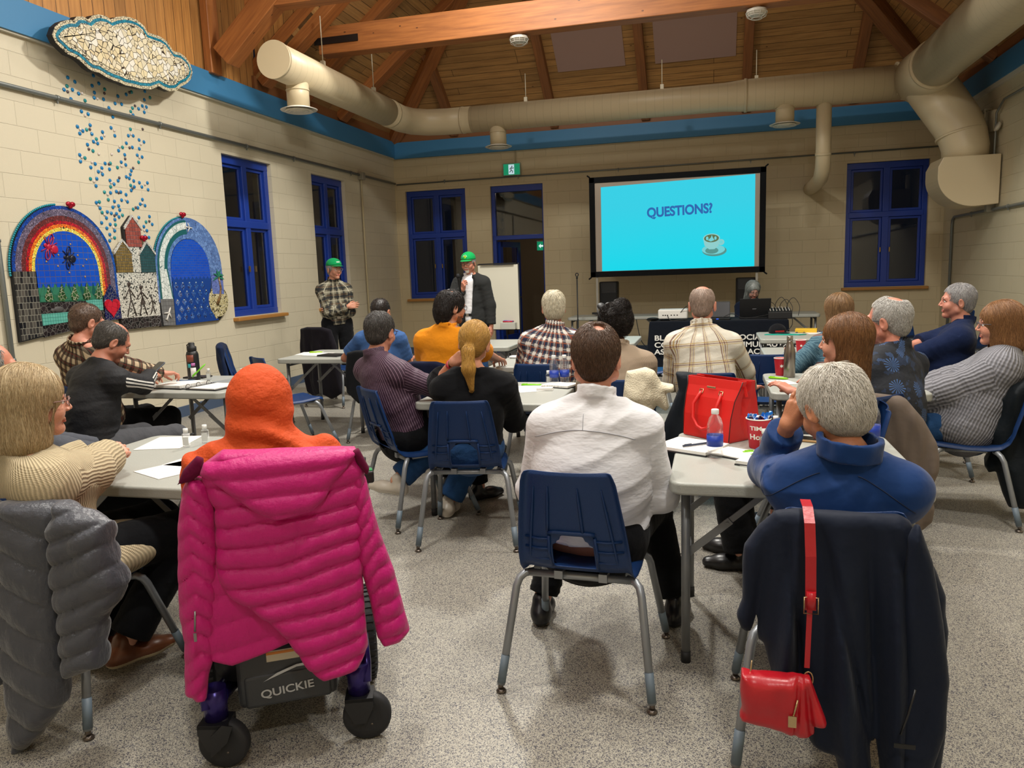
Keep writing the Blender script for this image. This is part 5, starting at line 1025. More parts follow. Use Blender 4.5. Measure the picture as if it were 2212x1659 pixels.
# folding tables
M_top = plain('grey blow-moulded top', '#a4a69f', .38, bump=.25, bscale=160, var=.04); M_leg = plain('grey steel leg', '#7d7f82', .4, .4); M_cap = plain('black foot cap', '#17171a', .6)
def make_table(w_=.87, d_=.87):
    e = empty('folding_table', (0, 0, 0)); t = MB(); t.rbox((0, 0, .717), (w_, d_, .046), .010, rc=.055, n=4); to = t.build('tabletop', M_top, e)
    t = MB(); t.rbox((0, 0, .700), (w_-.10, d_-.10, .025), .004, rc=.03); t.build('underframe', M_leg, to)
    for s in (-1, 1):
        x = s*(w_/2-.055)
        for q in (-1, 1): l = MB(); l.tube([(x, q*(d_/2-.13), .70), (x, q*(d_/2-.13), .03)], .0165, 12); lo = l.build('leg', M_leg, e); c = MB(); c.tube([(x, q*(d_/2-.13), .045), (x, q*(d_/2-.13), 0)], .0185, 12); c.build('foot_cap', M_cap, lo)
        l = MB(); l.tube([(x, -(d_/2-.13), .28), (x, d_/2-.13, .28)], .010, 8); l.tube([(x, -(d_/2-.13), .66), (x, d_/2-.13, .66)], .010, 8); l.build('crossbar', M_leg, e)
        for q in (-1, 1):
            b = MB(); y = q*(d_/2-.155); a_, b_ = Vector((x, y, .42)), Vector((x-s*.30, y, .68)); m_ = (a_+b_)/2; dv = (b_-a_).normalized(); R = Matrix((dv, (0, 1, 0), dv.cross(Vector((0, 1, 0))))).transposed(); b.box((a_+m_)/2, ((m_-a_).length+.03, .006, .028), R=R); b.box((m_+b_)/2+Vector((0, .006, 0)), ((b_-m_).length+.03, .006, .022), R=R)
            for p_ in (a_, m_): b.tube([p_-Vector((0, .008, 0)), p_+Vector((0, .008, 0))], .006, 8)
            b.build('brace', M_leg, e)
    return e
def table(x, y, rz, label, src=[None]):
    if src[0] is None: src[0] = make_table(); c = src[0]
    else: c = copy_tree(src[0])
    c.location = (x, y, 0); c.rotation_euler[2] = rad(rz); return tag(c, label, 'table', 'grey folding tables')
table(.285, 3.12, 0, 'grey folding table in the right foreground with the red handbag and water bottle')
table(.77, 5.12, 0, 'grey folding table holding the steel bottle and a highlighter')
table(.855, 6.86, 0, 'grey folding table, bare on its left half, second from the black table')
table(.90, 8.50, 0, 'grey folding table with the black cap and yellow box')
table(-1.31, 4.67, 0, 'grey folding table between the purple-shirted man and the white-shirted man')
table(-1.34, 6.35, 0, 'grey folding table in front of the white-haired man in plaid')
table(-2.30, 2.80, 0, 'grey folding table with hand sanitizers, front left beside the orange headscarf')
table(-3.72, 4.97, 0, 'grey folding table with an open binder and a black flask')
table(-3.66, 6.98, 0, 'grey folding table with a black notebook near the left wall')
table(-2.45, 7.95, 0, 'grey folding table with a red cup behind the man in blue')
table(-1.2, 8.2, 0, 'grey folding table behind the woman with the dark bun')
def long_table(x, y, lb):
    e = make_table(1.6, .75); e.location = (x, y, 0); return tag(e, lb, 'table', 'long folding tables behind the screen')
long_table(-1.45, 12.45, 'long folding table under the left screen pole'); long_table(.72, 12.3, 'long folding table behind the black clothed table')
# black clothed table with banner lettering
e = empty('presentation_table', (.06, 10.95, 0), 0, 'long table under a black cloth with white bilingual lettering', 'table')
M_blk = cloth('black stretch cloth', '#10151e', wr=.5, wscale=4, rough=.85)
def cfold(x, z): return .012*np.sin(x*19+z*2)*np.clip((.62-z)*1.6, 0, 1)
sl_ = fuse([(lambda p: np.maximum(np.maximum(np.abs(p[:, 0])-.90-.10*np.clip(.74-p[:, 2], 0, 1)-.01*np.sin(p[:, 1]*22)*np.clip(.7-p[:, 2], 0, 1), np.abs(p[:, 1])-.36-.02*np.clip(.74-p[:, 2], 0, 1)-cfold(p[:, 0], p[:, 2])), np.abs(p[:, 2]-.385)-.375), 0)])
V, Q = nets(sl_, (-1.1, -.5, -.04), (1.1, .5, .84), .018); tc = mk('tablecloth', V, Q, M_blk, e)
M_let = plain('white banner lettering', '#d8d8d4', .7)
for i, (a, b_, dx) in enumerate((('BLACKBURN', 'ASSOCIATION', 0), ('COMMUNITY', 'COMMUNAUTAIRE', 0), ('ASSOCIATION', 'DE BLACKBURN', -.0))):
    text_mesh('lettering', a, .098, M_let, tc, (-.83, -.404, .505-.095*i), (rad(90), 0, 0), .001, bold=.0022, sx=1.26); text_mesh('lettering', b_, .098, M_let, tc, (.10+dx, -.404, .505-.095*i), (rad(90), 0, 0), .001, bold=.0022, sx=1.14)
# projector, laptops, mixer, cables
M_w = plain('white plastic casing', '#d4d3cd', .4); M_k = plain('black plastic casing', '#0e0f12', .55); TZ = .762
e = empty('projector', (-.53, 10.85, TZ), 0, 'white data projector on the black clothed table', 'projector'); b = MB(); b.rbox((0, 0, .085), (.40, .30, .13), .018, rc=.03); b.build('casing', M_w, e)
for x in (-.15, .15): q = MB(); q.lathe((x, -.1, 0), [(.014, 0), (.014, .022), (0, .022)], 10); q.build('foot', M_k, e)
q = MB()
for x in (-.13, -.10, -.07, -.02, .02, .06): q.box((x, -.151, .075), (.018, .004, .012))
q.lathe((-.06, -.15, .05), [(0, 0), (.006, 0), (.006, .004), (0, .004)], 8, Matrix.Rotation(rad(90), 3, 'X')); q.build('ports', M_k, e); q = MB(); q.lathe((.1, .15, .09), [(.035, 0), (.035, .02), (0, .02)], 20, Matrix.Rotation(rad(-90), 3, 'X')); q.build('lens', M_k, e)
def laptop(x, y, rz, w_, lb, ang=105, led=False):
    e = empty('laptop', (x, y, TZ), rz, lb, 'laptop'); b = MB(); b.rbox((0, 0, .011), (w_, w_*.68, .02), .005, rc=.012); b.build('keyboard_base', M_k, e); b = MB(); R = Matrix.Rotation(rad(90-ang), 3, 'X'); c = Vector((0, w_*.34, .02))+R@Vector((0, 0, w_*.33)); b.rbox(c, (w_, .010, w_*.66), .004, R=R); l = b.build('screen_lid', M_k, e); q = MB(); q.box(c+R@Vector((0, -.0058, 0)), (w_*.93, .001, w_*.57), R=R); q.build('display', plain('dark display', '#0a0d14', .15), l)
    if led: q = MB(); q.box((0, -w_*.342, .012), (.03, .003, .006)); q.build('blue_light', emis('blue light', '#2a5cff', 3), e)
    return e
l = laptop(.55, 10.98, 180, .40, 'open black laptop in front of the person with long grey hair', 108)
text_mesh('lid_mark', 'acer', .03, plain('grey mark', '#8c8f94', .4), l, (.035, .178, .125), (rad(108), 0, rad(180)), .0005)
laptop(.06, 10.80, 0, .34, 'second black laptop with a small blue light beside the projector', 110, True)
e = empty('audio_mixer', (.86, 10.85, TZ), 0, 'black audio mixer with cable loops at the right end of the black table', 'mixer'); b = MB(); b.prism([(-.17, 0), (.17, 0), (.17, .13), (-.17, .09)], .30, (-.15, .0, 0), (0, 1, 0), (0, 0, 1)); o = b.build('mixer_body', M_k, e); o.location.x = 0; bevel(o, .006); q = MB(); rs = random.Random(3)
for i in range(7):
    for j in range(4): q.lathe((-.12+.04*i, -.12+.07*j, .102+.01*j), [(.007, 0), (.006, .016), (0, .017)], 8)
q.build('knobs', plain('mixer knobs', '#b7b4ae', .5), e)
def cable(pts, r, lb, mat=None):
    P = [Vector(p) for p in pts]; out = []
    for i in range(len(P)-1):
        p0, p1, p2, p3 = P[max(i-1, 0)], P[i], P[i+1], P[min(i+2, len(P)-1)]
        for k in range(8):
            t_ = k/8; out.append(.5*((2*p1)+(p2-p0)*t_+(2*p0-5*p1+4*p2-p3)*t_*t_+(3*p1-p0-3*p2+p3)*t_**3))
    out.append(P[-1]); b = MB(); b.tube(out, r, 6); return tag(b.build('cable', mat or M_k), lb, 'cable')
for i, (x, hh) in enumerate(((.66, .10), (.80, .16), (.86, .13), (.95, .15))): cable([(x, 10.86, .87), (x+.02, 10.84, .88+hh*.6), (x+.09, 10.83, .88+hh), (x+.16, 10.80, .86+hh*.4), (x+.14, 10.74, .80)], .004, ('black cable loop standing over the mixer, leftmost', 'tallest black cable loop standing over the mixer', 'black cable loop in the middle of the mixer', 'black cable loop at the right end of the mixer')[i])
cable([(-.45, 10.72, .84), (-.35, 10.66, .95), (-.22, 10.66, .98), (-.15, 10.70, .82), (-.05, 10.72, .775)], .005, 'black cable arching from the back of the white projector'); cable([(-.60, 10.69, .83), (-.55, 10.63, .77), (-.40, 10.60, .78), (-.25, 10.62, .772)], .005, 'black cable drooping under the white projector')
cable([(.12, 10.68, .79), (.25, 10.72, .84), (.40, 10.70, .78), (.60, 10.70, .80), (.75, 10.72, .83)], .004, 'black cable running from the second laptop to the mixer'); cable([(-1.15, 12.0, .70), (-1.05, 11.7, .40), (-.9, 11.4, .30), (-.83, 11.3, .34)], .006, 'dark cable hanging between the rear table and the black table'); cable([(1.0, 10.74, .85), (1.0, 10.55, .70), (.92, 10.50, .60)], .005, 'black cable hanging over the front of the black table by the cap')
b = MB(); b.sphere((-.80, 10.72, .785), .06, 8, (1.4, .8, .4)); b.tube([(-.87, 10.70, .79), (-.80, 10.66, .80), (-.72, 10.68, .79)], .008, 6); tag(b.build('cable_bundle', M_k), 'small black heap of adapters left of the projector', 'cables')
# screen
SY = 12.6; e = empty('projection_screen', (-.58, SY, .76), 0, 'large framed projection screen showing a turquoise QUESTIONS? slide', 'screen'); b = MB(); x0, x1, z0, z1 = -1.36, 1.36, .60, 2.19
for c, d_ in (((0, 0, z0+.045), (x1-x0, .03, .09)), ((0, 0, z1-.045), (x1-x0, .03, .09)), ((x0+.045, 0, (z0+z1)/2), (.09, .03, z1-z0)), ((x1-.045, 0, (z0+z1)/2), (.09, .03, z1-z0))): b.rbox(c, d_, .008)
for x in (x0, x1):
    for z in (z0, z1): b.tube([(x*.99, -.01, z), (x*1.02, -.03, z+(.03 if z > 1 else -.03))], .012, 6)
b.build('frame', cloth('black screen border', '#131518', rough=.7), e)
b = MB(); b.box((0, .004, (z0+z1)/2), (x1-x0-.16, .004, z1-z0-.16)); sc = b.build('screen_cloth', plain('screen cloth', '#b9ada0', .8), e)
t = NT('slide'); o_ = t.obj(); s_ = t.add('ShaderNodeSeparateXYZ'); t.l.new(o_, s_.inputs[0]); t.l.new(t.ramp(t.math('ADD', t.math('MULTIPLY', s_.outputs[2], .55), t.math('MULTIPLY', t.noise(o_, 1.2, 2), .12)), [(.3, lin('#02dcee')), (1, lin('#38d2e8'))]), t.b.inputs['Emission Color']); t.b.inputs['Emission Strength'].default_value = 1.08; t.b.inputs['Specular IOR Level'].default_value = 0; M_sl = t.done((.01, .01, .01, 1), .9)
b = MB(); b.prism([(-1.17, .695), (1.20, .695), (1.20, 2.09), (-1.17, 2.03)], .003, (0, .0, 0), (1, 0, 0), (0, 0, 1)); sd_ = b.build('slide', M_sl, sc)
text_mesh('slide_title', 'QUESTIONS?', .205, emis('slide blue', '#0b6ec4', .8), sd_, (-.44, -.006, 1.52), (rad(90), rad(-1.5), 0), .0006, bold=.0075, sx=.86)
b = MB(); ov = lambda cx, cz, rx, rz, n=28: [(cx+rx*math.cos(2*PI*i/n), cz+rz*math.sin(2*PI*i/n)) for i in range(n)]
L_ = lambda poly, d_: b.prism(poly, .0015, (0, -.004-d_, 0), (1, 0, 0), (0, 0, 1))
b.cur = 0; L_(ov(.60, .955, .185, .085), .0); b.cur = 1; L_(ov(.585, .975, .175, .075), .002); b.cur = 0; L_(ov(.56, .96, .10, .05), .0035); b.cur = 2; L_([(.43, 1.14), (.68, 1.14), (.66, 1.03), (.60, .98), (.52, .98), (.45, 1.04)], .005); L_(ov(.70, 1.085, .05, .045), .0045); b.cur = 1; L_(ov(.70, 1.085, .028, .025), .006); b.cur = 2; L_(ov(.555, 1.15, .128, .072), .0065); b.cur = 3; L_(ov(.555, 1.148, .112, .06), .008); b.cur = 1; L_([(.50, 1.12), (.545, 1.10), (.60, 1.12), (.575, 1.16), (.56, 1.20), (.545, 1.16)], .0095); L_(ov(.49, 1.15, .02, .03, 10), .0095); L_(ov(.615, 1.15, .018, .028, 10), .0095)
b.build('cup_picture', [emis('slide cup shade', '#5fb0a8', .7), emis('slide cup light', '#7fe6ea', .85), emis('slide cup white', '#9ae4e2', .85), emis('slide coffee', '#6f8c58', .6)], sd_)
for x in (-1.26, 1.24): b = MB(); b.box((x, .03, .31), (.035, .025, .60)); p_ = b.build('pole', plain('silver pole', '#a8a69e', .4, .5), e); q = MB(); q.box((x, .03, .012), (.06, .35, .022)); q.box((x-.03, -.04, .015), (.1, .06, .03)); q.build('pole_foot', M_k, p_)
for x, y, lb in ((-1.68, 12.9, 'black loudspeaker below the left end of the screen'), (.51, 12.9, 'black loudspeaker below the right end of the screen')):
    e = empty('loudspeaker', (x, y, .77), 0, lb, 'loudspeaker'); b = MB(); b.rbox((0, 0, .26), (.31, .26, .50), .02, rc=.05); b.build('cabinet', plain('speaker cabinet', '#15161a', .5, bump=.3, bscale=200), e); b = MB(); b.rbox((0, -.128, .19), (.26, .012, .28), .004); b.build('grille', plain('speaker grille', '#0a0b0d', .7, bump=.8, bscale=300), e); b = MB(); b.prism([(-.10, .36), (.10, .36), (.125, .48), (-.125, .48)], .01, (0, -.125, 0), (1, 0, 0), (0, 0, 1)); b.build('horn', plain('horn', '#1e2126', .3), e)
e = empty('microphone_stand', (-1.98, 11.5, 0), 0, 'straight black microphone stand left of the screen', 'stand'); b = MB(); b.tube([(0, 0, .01), (0, 0, 1.36)], .009, 8); b.tube([(0, 0, .01), (0, 0, .75)], .013, 8); b.build('pole', M_k, e); b = MB(); b.lathe((0, 0, 0), [(.14, 0), (.14, .015), (.02, .03), (0, .03)], 24); b.build('base', M_k, e); b = MB(); b.tube([(0, 0, 1.36), (0, 0, 1.40)], .014, 8); b.tube([(.022*math.cos(a), 0, 1.42+.022*math.sin(a)) for a in [rad(-60+30*i) for i in range(11)]], .007, 6); b.build('clip', M_k, e)
# whiteboard easel
e = empty('flip_chart_easel', (-2.96, 10.6, 0), -4, 'white board on a dark easel with a tray of markers, behind the speaker', 'easel'); b = MB(); b.box((0, 0, 1.14), (.60, .012, .92)); b.build('white_board', plain('white board', '#cfccbc', .3), e); b = MB()
for x in (-.30, .305): b.tube([(x, .01, 1.62), (x*1.02, .02, .0)], .011, 8)
b.tube([(-.28, -.01, 1.615), (.28, -.01, 1.615)], .008, 8); b.tube([(-.30, .02, .45), (.31, .02, .45)], .008, 6); b.tube([(0, .02, 1.5), (.0, .5, .0)], .01, 8); b.tube([(-.30, -.01, .68), (.31, -.01, .68)], .006, 6); b.build('easel_frame', M_k, e); b = MB(); b.box((-.0, -.035, 1.615), (.5, .012, .02)); b.build('clamp', M_k, e)
b = MB(); b.rbox((.16, -.07, .74), (.22, .10, .10), .01); b.build('marker_tray', plain('clear box', '#b8b8ae', .2), e)
for i, cc in enumerate(('#c22a2a', '#2a3cb0', '#1c1c1c', '#2a3cb0', '#c22a2a')): b = MB(); b.tube([(.08, -.09+.02*i, .80+.006*(i % 2)), (.22, -.08+.015*i, .80)], .009, 8); b.build('marker', plain('marker'+cc, cc, .4), e)
JK = {'mag_back': [(-0.192, 0.968), (-0.128, 1.01), (0.027, 1.004), (0.161, 0.994), (0.256, 0.976), (0.281, 0.918), (0.27, 0.786), (0.252, 0.562), (0.252, 0.439), (0.255, 0.329), (0.213, 0.264), (0.108, 0.262), (0.066, 0.304), (0.02, 0.396), (-0.014, 0.453), (-0.082, 0.522), (-0.139, 0.563), (-0.163, 0.595), (-0.176, 0.655), (-0.164, 0.839), (-0.188, 0.898)], 'mag_low': [(-0.192, 0.701), (-0.061, 0.55), (0.037, 0.399), (0.019, 0.388), (-0.075, 0.361), (-0.155, 0.343), (-0.214, 0.369), (-0.23, 0.416), (-0.215, 0.589)], 'mag_sl': [(-0.222, 0.944), (-0.248, 0.905), (-0.272, 0.797), (-0.286, 0.643), (-0.294, 0.521), (-0.288, 0.427), (-0.296, 0.325), (-0.3, 0.263), (-0.267, 0.237), (-0.238, 0.242), (-0.227, 0.314), (-0.208, 0.368), (-0.184, 0.555), (-0.166, 0.711), (-0.163, 0.839), (-0.173, 0.924)], 'mag_sr': [(0.238, 0.951), (0.283, 0.876), (0.296, 0.79), (0.317, 0.691), (0.355, 0.559), (0.385, 0.401), (0.398, 0.339), (0.361, 0.31), (0.304, 0.311), (0.287, 0.344), (0.269, 0.483), (0.249, 0.578), (0.231, 0.656), (0.232, 0.85)], 'mag_hood': [(-0.194, 0.95), (-0.181, 0.981), (-0.101, 0.999), (-0.011, 1.005), (0.115, 0.997), (0.222, 0.986), (0.257, 0.967), (0.226, 0.932), (0.186, 0.9), (0.151, 0.85), (0.11, 0.817), (0.008, 0.806), (-0.033, 0.826), (-0.094, 0.873), (-0.14, 0.914)], 'mag_tabl': [(-0.256, 0.925), (-0.238, 0.966), (-0.198, 1.003), (-0.18, 0.994), (-0.183, 0.953), (-0.223, 0.93)], 'mag_tabr': [(0.242, 0.973), (0.264, 0.981), (0.292, 0.916), (0.284, 0.891), (0.254, 0.935)], 'battery': [(-0.079, 0.389), (0.145, 0.349), (0.136, 0.21), (-0.094, 0.194)], 'quickie': [(-0.035, 0.228), (0.086, 0.243)], 'grey': [(0.041, 0.851), (0.144, 0.846), (0.245, 0.845), (0.319, 0.836), (0.356, 0.808), (0.442, 0.76), (0.438, 0.686), (0.452, 0.613), (0.466, 0.55), (0.437, 0.491), (0.406, 0.456), (0.386, 0.381), (0.379, 0.278), (0.273, 0.251), (0.254, 0.167), (0.162, 0.056), (0.065, -0.031), (0.062, 0.099), (0.071, 0.228), (0.012, 0.226), (-0.072, 0.268)], 'grey_sleeve': [(0.322, 0.847), (0.375, 0.82), (0.46, 0.768), (0.456, 0.695), (0.47, 0.622), (0.483, 0.56), (0.455, 0.502), (0.424, 0.467), (0.404, 0.393), (0.397, 0.291), (0.293, 0.264), (0.286, 0.322), (0.292, 0.462), (0.288, 0.613), (0.295, 0.762)], 'grey_body': [(0.041, 0.851), (0.144, 0.846), (0.245, 0.845), (0.319, 0.836), (0.335, 0.8), (0.305, 0.68), (0.286, 0.528), (0.278, 0.374), (0.254, 0.167), (0.162, 0.056), (0.065, -0.031), (0.062, 0.099), (0.071, 0.228), (0.012, 0.226), (-0.072, 0.268)], 'navy': [(-0.174, 0.842), (-0.126, 0.85), (-0.047, 0.85), (0.129, 0.845), (0.152, 0.832), (0.184, 0.769), (0.217, 0.707), (0.244, 0.636), (0.244, 0.592), (0.252, 0.544), (0.248, 0.442), (0.257, 0.29), (0.247, 0.168), (0.202, 0.081), (0.1, 0.072), (0.04, 0.132), (-0.01, 0.147), (-0.014, 0.19), (-0.043, 0.183), (-0.08, 0.2), (-0.139, 0.252), (-0.184, 0.402), (-0.202, 0.47), (-0.223, 0.468), (-0.262, 0.506), (-0.274, 0.539), (-0.258, 0.587), (-0.259, 0.696), (-0.255, 0.738), (-0.218, 0.798)], 'strap': [(-0.114, 0.862), (-0.093, 0.86), (-0.092, 0.677), (-0.098, 0.446)], 'purse': [(-0.264, 0.447), (-0.219, 0.446), (-0.15, 0.446), (-0.125, 0.454), (-0.096, 0.448), (-0.054, 0.331), (-0.057, 0.323), (-0.083, 0.32), (-0.082, 0.295), (-0.09, 0.287), (-0.124, 0.287), (-0.264, 0.312), (-0.268, 0.324), (-0.262, 0.345), (-0.267, 0.397)], 'taupe': [(-0.228, 0.812), (-0.204, 0.842), (-0.087, 0.829), (-0.063, 0.814), (0.013, 0.72), (0.075, 0.606), (0.088, 0.538), (0.087, 0.468), (0.057, 0.371), (0.077, 0.279), (0.07, 0.208), (0.035, 0.165), (-0.039, 0.127), (-0.167, 0.189), (-0.219, 0.496)], 'dark15': [(-0.202, 0.852), (-0.135, 0.852), (-0.005, 0.829), (0.238, 0.779), (0.294, 0.58), (0.271, 0.263), (0.08, 0.138), (-0.201, 0.127), (-0.304, 0.274), (-0.303, 0.42), (-0.271, 0.528), (-0.225, 0.64), (-0.183, 0.745)], 'dark21': [(-0.205, 0.717), (-0.142, 0.787), (-0.036, 0.826), (0.03, 0.782), (0.09, 0.472), (0.096, 0.18), (0.048, 0.08), (-0.114, 0.086), (-0.147, 0.162), (-0.184, 0.285), (-0.218, 0.273), (-0.243, 0.315), (-0.21, 0.398), (-0.229, 0.513), (-0.189, 0.611)], 'sherpa': [(0.01, 0.899), (0.12, 0.918), (0.171, 0.896), (0.21, 0.829), (0.282, 0.809), (0.282, 0.773), (0.237, 0.763), (0.255, 0.675), (0.236, 0.653), (0.183, 0.69), (0.131, 0.613), (0.078, 0.655), (-0.013, 0.739), (-0.001, 0.85)], 'redbag': [(-0.104, 0.971), (-0.09, 0.979), (0.16, 0.922), (0.182, 0.896), (0.077, 0.718), (0.014, 0.721), (-0.157, 0.76), (-0.155, 0.793)]}
# ------------------------------------------------------------------ coats over chairs, wheelchair, table things
def puffer_mat(name, col, rough=.38, sheen=.3):
    t = NT(name); o = t.obj(); w1 = t.noise(t.mapping(o, (1, 1, 1.6)), 16, 4, .6); w2 = t.noise(t.mapping(o, (3, 3, 1)), 22, 3)
    t.bump(t.math('ADD', t.math('MULTIPLY', w1, 1.4), w2), .45, .008); m = t.done(lin(col), rough); t.b.inputs['Sheen Weight'].default_value = sheen; t.b.inputs['Specular IOR Level'].default_value = .35; return m
def quilt(sp, amp, tilt=0.0, chev=0.0, xc=0.0, ph=0.0, nz=.012):
    def f(x, z):
        q = np.stack([x*6, z*6, z*0+ph], -1).astype(np.float32); zz = z+tilt*x+chev*np.abs(x-xc)+vn(q)*nz
        return amp*(np.abs(np.sin(PI*(zz/sp+ph)))**.55-.5)+vn(np.stack([x*38, z*14, z*0+ph+3], -1).astype(np.float32))*amp*.22
    return f
def drape(amp, sc=(16, 3), ph=0.0, ramp=None):
    def f(x, z):
        n = vn(np.stack([x*sc[0]+vn(np.stack([x*3, z*3, z*0+ph], -1).astype(np.float32))*1.2, z*sc[1], z*0+ph], -1).astype(np.float32)); m = vn(np.stack([x*sc[0]*2.3, z*sc[1]*2.5, z*0+ph+9], -1).astype(np.float32))
        g = n*amp+m*amp*.3; return g if ramp is None else g*np.clip((ramp-z)*5+.25, .2, 1)
    return f
def coat(name, O, yaw, panels, label, cat='jacket', h=.008, group=None):
    """panels: (part, outline, y(x,z), half thickness, round, fold, material)"""
    e = empty(name, (O[0], O[1], 0), yaw, label, cat, group)
    for pn, poly, yc, half, r, fold, mat in panels:
        P_ = np.array(poly); F = slab(poly, yc, half, r, fold); hm = half if not callable(half) else .09; ys = yc(P_[:, 0].astype(np.float32), P_[:, 1].astype(np.float32)); 
        V, Q = nets(F, (P_[:, 0].min()-.03, ys.min()-hm-.12, max(P_[:, 1].min()-.03, -.0)), (P_[:, 0].max()+.03, ys.max()+hm+.12, P_[:, 1].max()+.03), h, .015); mk(pn, V, Q, mat, e)
    return e
cst = lambda y: (lambda x, z: np.full_like(x, y))
wrap = lambda y, c, xc=0.0, m=0.0: (lambda x, z: y+c*(x-xc)**2+m*(z-.8))
M_mag = puffer_mat('magenta down nylon', '#b80a6c', .5, .1); M_magi = cloth('dark magenta lining', '#5a0a30')
O, yw = (-1.46, 2.27), 31
mj = coat('puffer_jacket', O, yw, [
    ('jacket_back', JK['mag_back'], wrap(-.375, .9, .02), lambda x, z: .045-.0*x, .035, quilt(.062, .020, -.10, ph=.2), M_mag),
    ('jacket_hem', JK['mag_low'], cst(-.345), .022, .02, quilt(.085, .010, -.15), M_mag),
    ('sleeve', JK['mag_sl'], wrap(-.36, .6), .05, .045, quilt(.060, .016, 0, .9, -.235, .1), M_mag),
    ('sleeve', JK['mag_sr'], wrap(-.36, .5), .05, .045, quilt(.062, .016, -.6, .5, .3, .4), M_mag),
    ('hood', JK['mag_hood'], wrap(-.425, .9, .02, .12), .040, .035, quilt(.060, .013, -.05, ph=.35), M_mag),
    ('collar_flap', JK['mag_tabl'], cst(-.36), .02, .015, drape(.004), M_magi), ('collar_flap', JK['mag_tabr'], cst(-.36), .02, .015, drape(.004), M_magi)],
    'magenta quilted puffer jacket hung over the wheelchair back', h=.0062)
b = MB(); b.tube([(-.235, -.42, .56), (-.24, -.425, .50)], .003, 6); b.box((-.24, -.43, .485), (.008, .004, .025)); b.build('zip_pull', plain('zip metal', '#8a8484', .3, .8), mj)
# wheelchair
M_wb = plain('wheelchair black', '#15161a', .45, bump=.1, bscale=120); M_wp = plain('metallic purple', '#2c2066', .25, .5); M_rub = plain('black rubber', '#1b1c20', .65, bump=.2, bscale=90); M_wg = plain('dark grey cover', '#34373c', .5, bump=.15, bscale=160)
e = empty('power_wheelchair', (O[0], O[1], 0), yw, 'black and purple power wheelchair with two rear casters under the magenta jacket', 'wheelchair')
b = MB(); b.rbox((.0, -.20, .245), (.31, .16, .19), .02); b.rbox((0, -.245, .205), (.27, .08, .11), .012); o = b.build('battery_box', M_wg, e)
t_ = text_mesh('box_lettering', 'QUICKIE', .037, plain('silver lettering', '#b9bcc0', .35, .3), o, (-.085, -.287, .183), (rad(90), rad(-4), 0), .0008, bold=.0006, sx=1.15)
b = MB(); P1 = [(-.075, .238), (-.03, .262), (.03, .280), (.075, .282), (.082, .270), (.06, .262), (.07, .272), (.03, .272), (-.02, .256)]; b.prism(P1, .0012, (0, -.287, 0), (1, 0, 0), (0, 0, 1)); b.build('swoosh_emblem', plain('silver lettering', '#b9bcc0', .35, .3), o)
b = MB(); b.box((-.01, -.283, .318), (.10, .003, .035)); b.build('service_sticker', plain('cream sticker', '#c8bfa8', .6), o); b = MB(); b.box((-.01, -.2855, .328), (.10, .002, .008)); b.build('sticker_band', plain('orange band', '#c87a2a', .6), o)
b = MB(); b.rbox((0, .06, .26), (.40, .50, .14), .03); b.rbox((0, -.10, .33), (.44, .10, .06), .02); o = b.build('chassis', M_wb, e)
for s in (-1, 1):
    b = MB(); b.lathe((s*.15, -.20, .30), [(0, -.06), (.06, -.06), (.07, -.04), (.07, .04), (0, .05)], 24, Matrix.Rotation(rad(90), 3, 'X')); m_ = b.build('motor', M_wb, e)
    b = MB(); b.tube([(s*.16, -.12, .20), (s*.21, -.24, .20), (s*.215, -.30, .205)], .03, 12); b.tube([(s*.22, -.30, .255), (s*.22, -.30, .155)], .036, 20); b.build('caster_arm', M_wp, e)
    T4 = Matrix.Translation((s*.22, -.31, 0)) @ Matrix.Rotation(rad(72 if s < 0 else 80), 4, 'Z') @ Matrix.Translation((-s*.22, .31, 0)); b = MB(); b.M = T4
    b.prism([(-.045, .155), (.045, .155), (.045, .125), (.018, .07), (-.018, .07), (-.045, .125)], .006, (s*.22-.04, -.31, 0), (0, 1, 0), (0, 0, 1)); b.prism([(-.045, .155), (.045, .155), (.045, .125), (.018, .07), (-.018, .07), (-.045, .125)], .006, (s*.22+.034, -.31, 0), (0, 1, 0), (0, 0, 1)); b.box((s*.22, -.31, .150), (.08, .09, .012)); fk = b.build('caster_fork', M_wb, e)
    b = MB(); b.M = T4; Rx = Matrix.Rotation(rad(90), 3, 'Y'); b.lathe((s*.22, -.33, .079), [(.048, -.019), (.070, -.022), (.078, -.014), (.079, 0), (.078, .014), (.070, .022), (.048, .019)], 32, Rx); b.cur = 1; b.lathe((s*.22, -.33, .079), [(0, -.016), (.046, -.017), (.048, -.015), (.048, .015), (.046, .017), (0, .016)], 32, Rx); b.cur = 2
    for q in (-1, 1):
        for a in range(3): b.lathe((s*.22+q*.0165, -.33+.03*math.cos(2.1*a), .079+.03*math.sin(2.1*a)), [(0, -.003), (.004, -.003), (.004, .003), (0, .003)], 8, Rx)
    b.build('caster_wheel', [M_rub, M_wb, M_glide], e)
    b = MB(); b.lathe((s*.275, .10, .17), [(.10, -.03), (.155, -.033), (.17, -.02), (.17, .02), (.155, .033), (.10, .03)], 40, Rx); b.cur = 1; b.lathe((s*.275, .10, .17), [(0, -.02), (.10, -.025), (.10, .025), (0, .02)], 32, Rx)
    for i in range(40): a = 2*PI*i/40; b.cur = 0; b.box((s*.275, .10+.170*math.cos(a), .17+.170*math.sin(a)), (.055, .008, .008), R=Matrix.Rotation(a, 3, 'X'))
    b.build('drive_wheel', [M_rub, M_wg], e)
    b = MB(); b.tube([(s*.245, -.16, .28), (s*.25, -.24, .32), (s*.25, -.30, .25), (s*.245, -.33, .20)], .014, 8); b.build('purple_rail', M_wp, e)
    b = MB(); b.rbox((s*.27, .10, .70), (.06, .32, .035), .012); b.tube([(s*.27, -.05, .45), (s*.27, -.05, .69)], .013, 8); b.build('armrest', M_wb, e)
